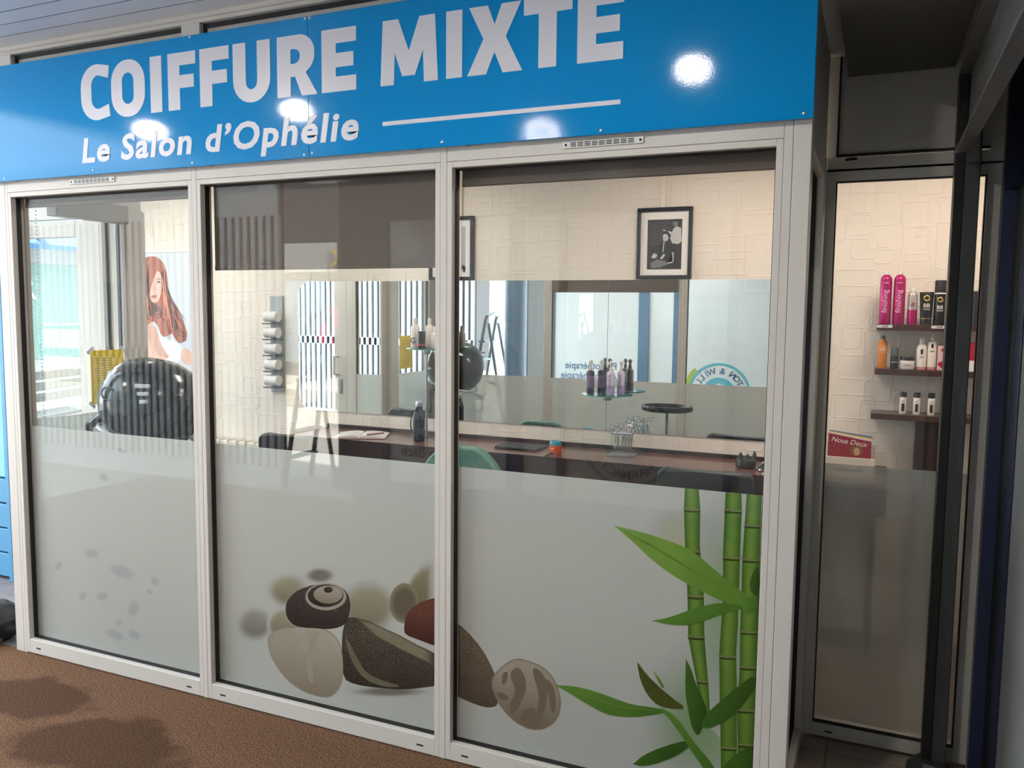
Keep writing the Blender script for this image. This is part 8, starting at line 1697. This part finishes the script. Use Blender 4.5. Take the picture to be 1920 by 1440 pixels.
for q in ((-12.0, 1.0), (-11.7, 1.4), (-14.0, 0.8)):
    b2 = B(); b2.ball((q[0], -13.94, q[1]), 0.3, sy=0.05, u=12, v=8); b2.obj('graffiti_patch', 'graffiti', b3_, world=True)
kb = thing('raised_kerb', 'pale raised stone kerb across the street', 'kerb', (-14, -9, -0.05))
for k in range(12):
    B().box(-12 + k * 2.0, -12 + k * 2.0 + 1.97, -0.25, 0.25, 0, 0.32, 0.02).obj('kerb_stone', 'kerb', kb)
rl_ = thing('street_railing', 'white metal railing far across the square', 'railing', (-20, -23, -0.05))
for k in range(9):
    B().box(-8 + k * 2, -8 + k * 2 + 0.08, -0.04, 0.04, 0, 0.75).obj('post', 'build_white', rl_)
B().box(-8, 8.1, -0.05, 0.05, 0.62, 0.75).obj('rail', 'build_white', rl_)

# pedestrian seen in the reflection
pn = thing('person', 'man in a patterned blue shirt walking in the street, reflected in the glass', 'person', (-24.45, -28.9, -0.05), 0.5)
def skin_body(name, verts, edges, radii, parent, root=0):
    me_ = bpy.data.meshes.new(name); me_.from_pydata(verts, edges, [])
    o_ = bpy.data.objects.new(name, me_); COL.objects.link(o_)
    md = o_.modifiers.new('skin', 'SKIN')
    for i_, r_ in enumerate(radii):
        me_.skin_vertices[0].data[i_].radius = r_ if isinstance(r_, tuple) else (r_, r_)
    me_.skin_vertices[0].data[root].use_root = True
    sd = o_.modifiers.new('sub', 'SUBSURF'); sd.levels = 1; sd.render_levels = 1
    dg2 = bpy.context.evaluated_depsgraph_get()
    m2_ = bpy.data.meshes.new_from_object(o_.evaluated_get(dg2))
    bpy.data.objects.remove(o_); bpy.data.meshes.remove(me_)
    m2_.name = name
    o2 = bpy.data.objects.new(name, m2_); COL.objects.link(o2); o2.parent = parent
    for p_ in m2_.polygons:
        p_.use_smooth = True
    return o2
V = [(0, 0, 0.93), (0, 0, 1.15), (0, 0, 1.38), (0, 0.0, 1.48), (0, 0.02, 1.58), (0, 0.03, 1.68),
     (0.10, 0, 0.88), (0.11, 0.10, 0.48), (0.11, 0.02, 0.08), (0.12, 0.16, 0.04),
     (-0.10, 0, 0.88), (-0.11, -0.06, 0.48), (-0.11, -0.22, 0.10), (-0.12, -0.08, 0.05),
     (0.19, 0, 1.40), (0.24, -0.06, 1.13), (0.22, 0.10, 0.92), (0.21, 0.14, 0.83),
     (-0.19, 0, 1.40), (-0.25, 0.02, 1.13), (-0.22, 0.22, 1.02), (-0.20, 0.30, 1.00)]
E_ = [(0, 1), (1, 2), (2, 3), (3, 4), (4, 5), (0, 6), (6, 7), (7, 8), (8, 9), (0, 10), (10, 11), (11, 12), (12, 13), (2, 14), (14, 15), (15, 16), (16, 17), (2, 18), (18, 19), (19, 20), (20, 21)]
Rr_ = [(0.16, 0.11), (0.15, 0.11), (0.17, 0.11), 0.055, (0.085, 0.1), (0.075, 0.085), 0.085, 0.06, 0.045, 0.04, 0.085, 0.06, 0.045, 0.04, 0.06, 0.045, 0.036, 0.03, 0.06, 0.045, 0.036, 0.03]
bd = skin_body('body', V, E_, Rr_, pn)
bd.data.materials.append(MATS['skin']); bd.data.materials.append(MATS['shirt']); bd.data.materials.append(MATS['trousers'])
for p_ in bd.data.polygons:
    c = p_.center
    p_.material_index = 2 if c.z < 0.93 and abs(c.x) < 0.19 else (1 if c.z < 1.46 and c.z > 1.0 and abs(c.x) < 0.26 and c.y < 0.16 else (0 if c.z > 0.8 else 2))
b2 = B(); b2.ball((0, 0.0, 1.70), 0.095, sx=0.95, sy=1.1, sz=0.75, u=14, v=10); b2.obj('hair', 'hair', pn, smooth=True)
b2 = B(); b2.ball((0, 0.095, 1.63), 0.018, sz=1.4, u=8, v=6)
for s in (-1, 1):
    b2.ball((s * 0.085, 0.01, 1.63), 0.02, sx=0.5, sz=1.4, u=8, v=6)
b2.obj('nose_and_ears', 'skin', pn, smooth=True)
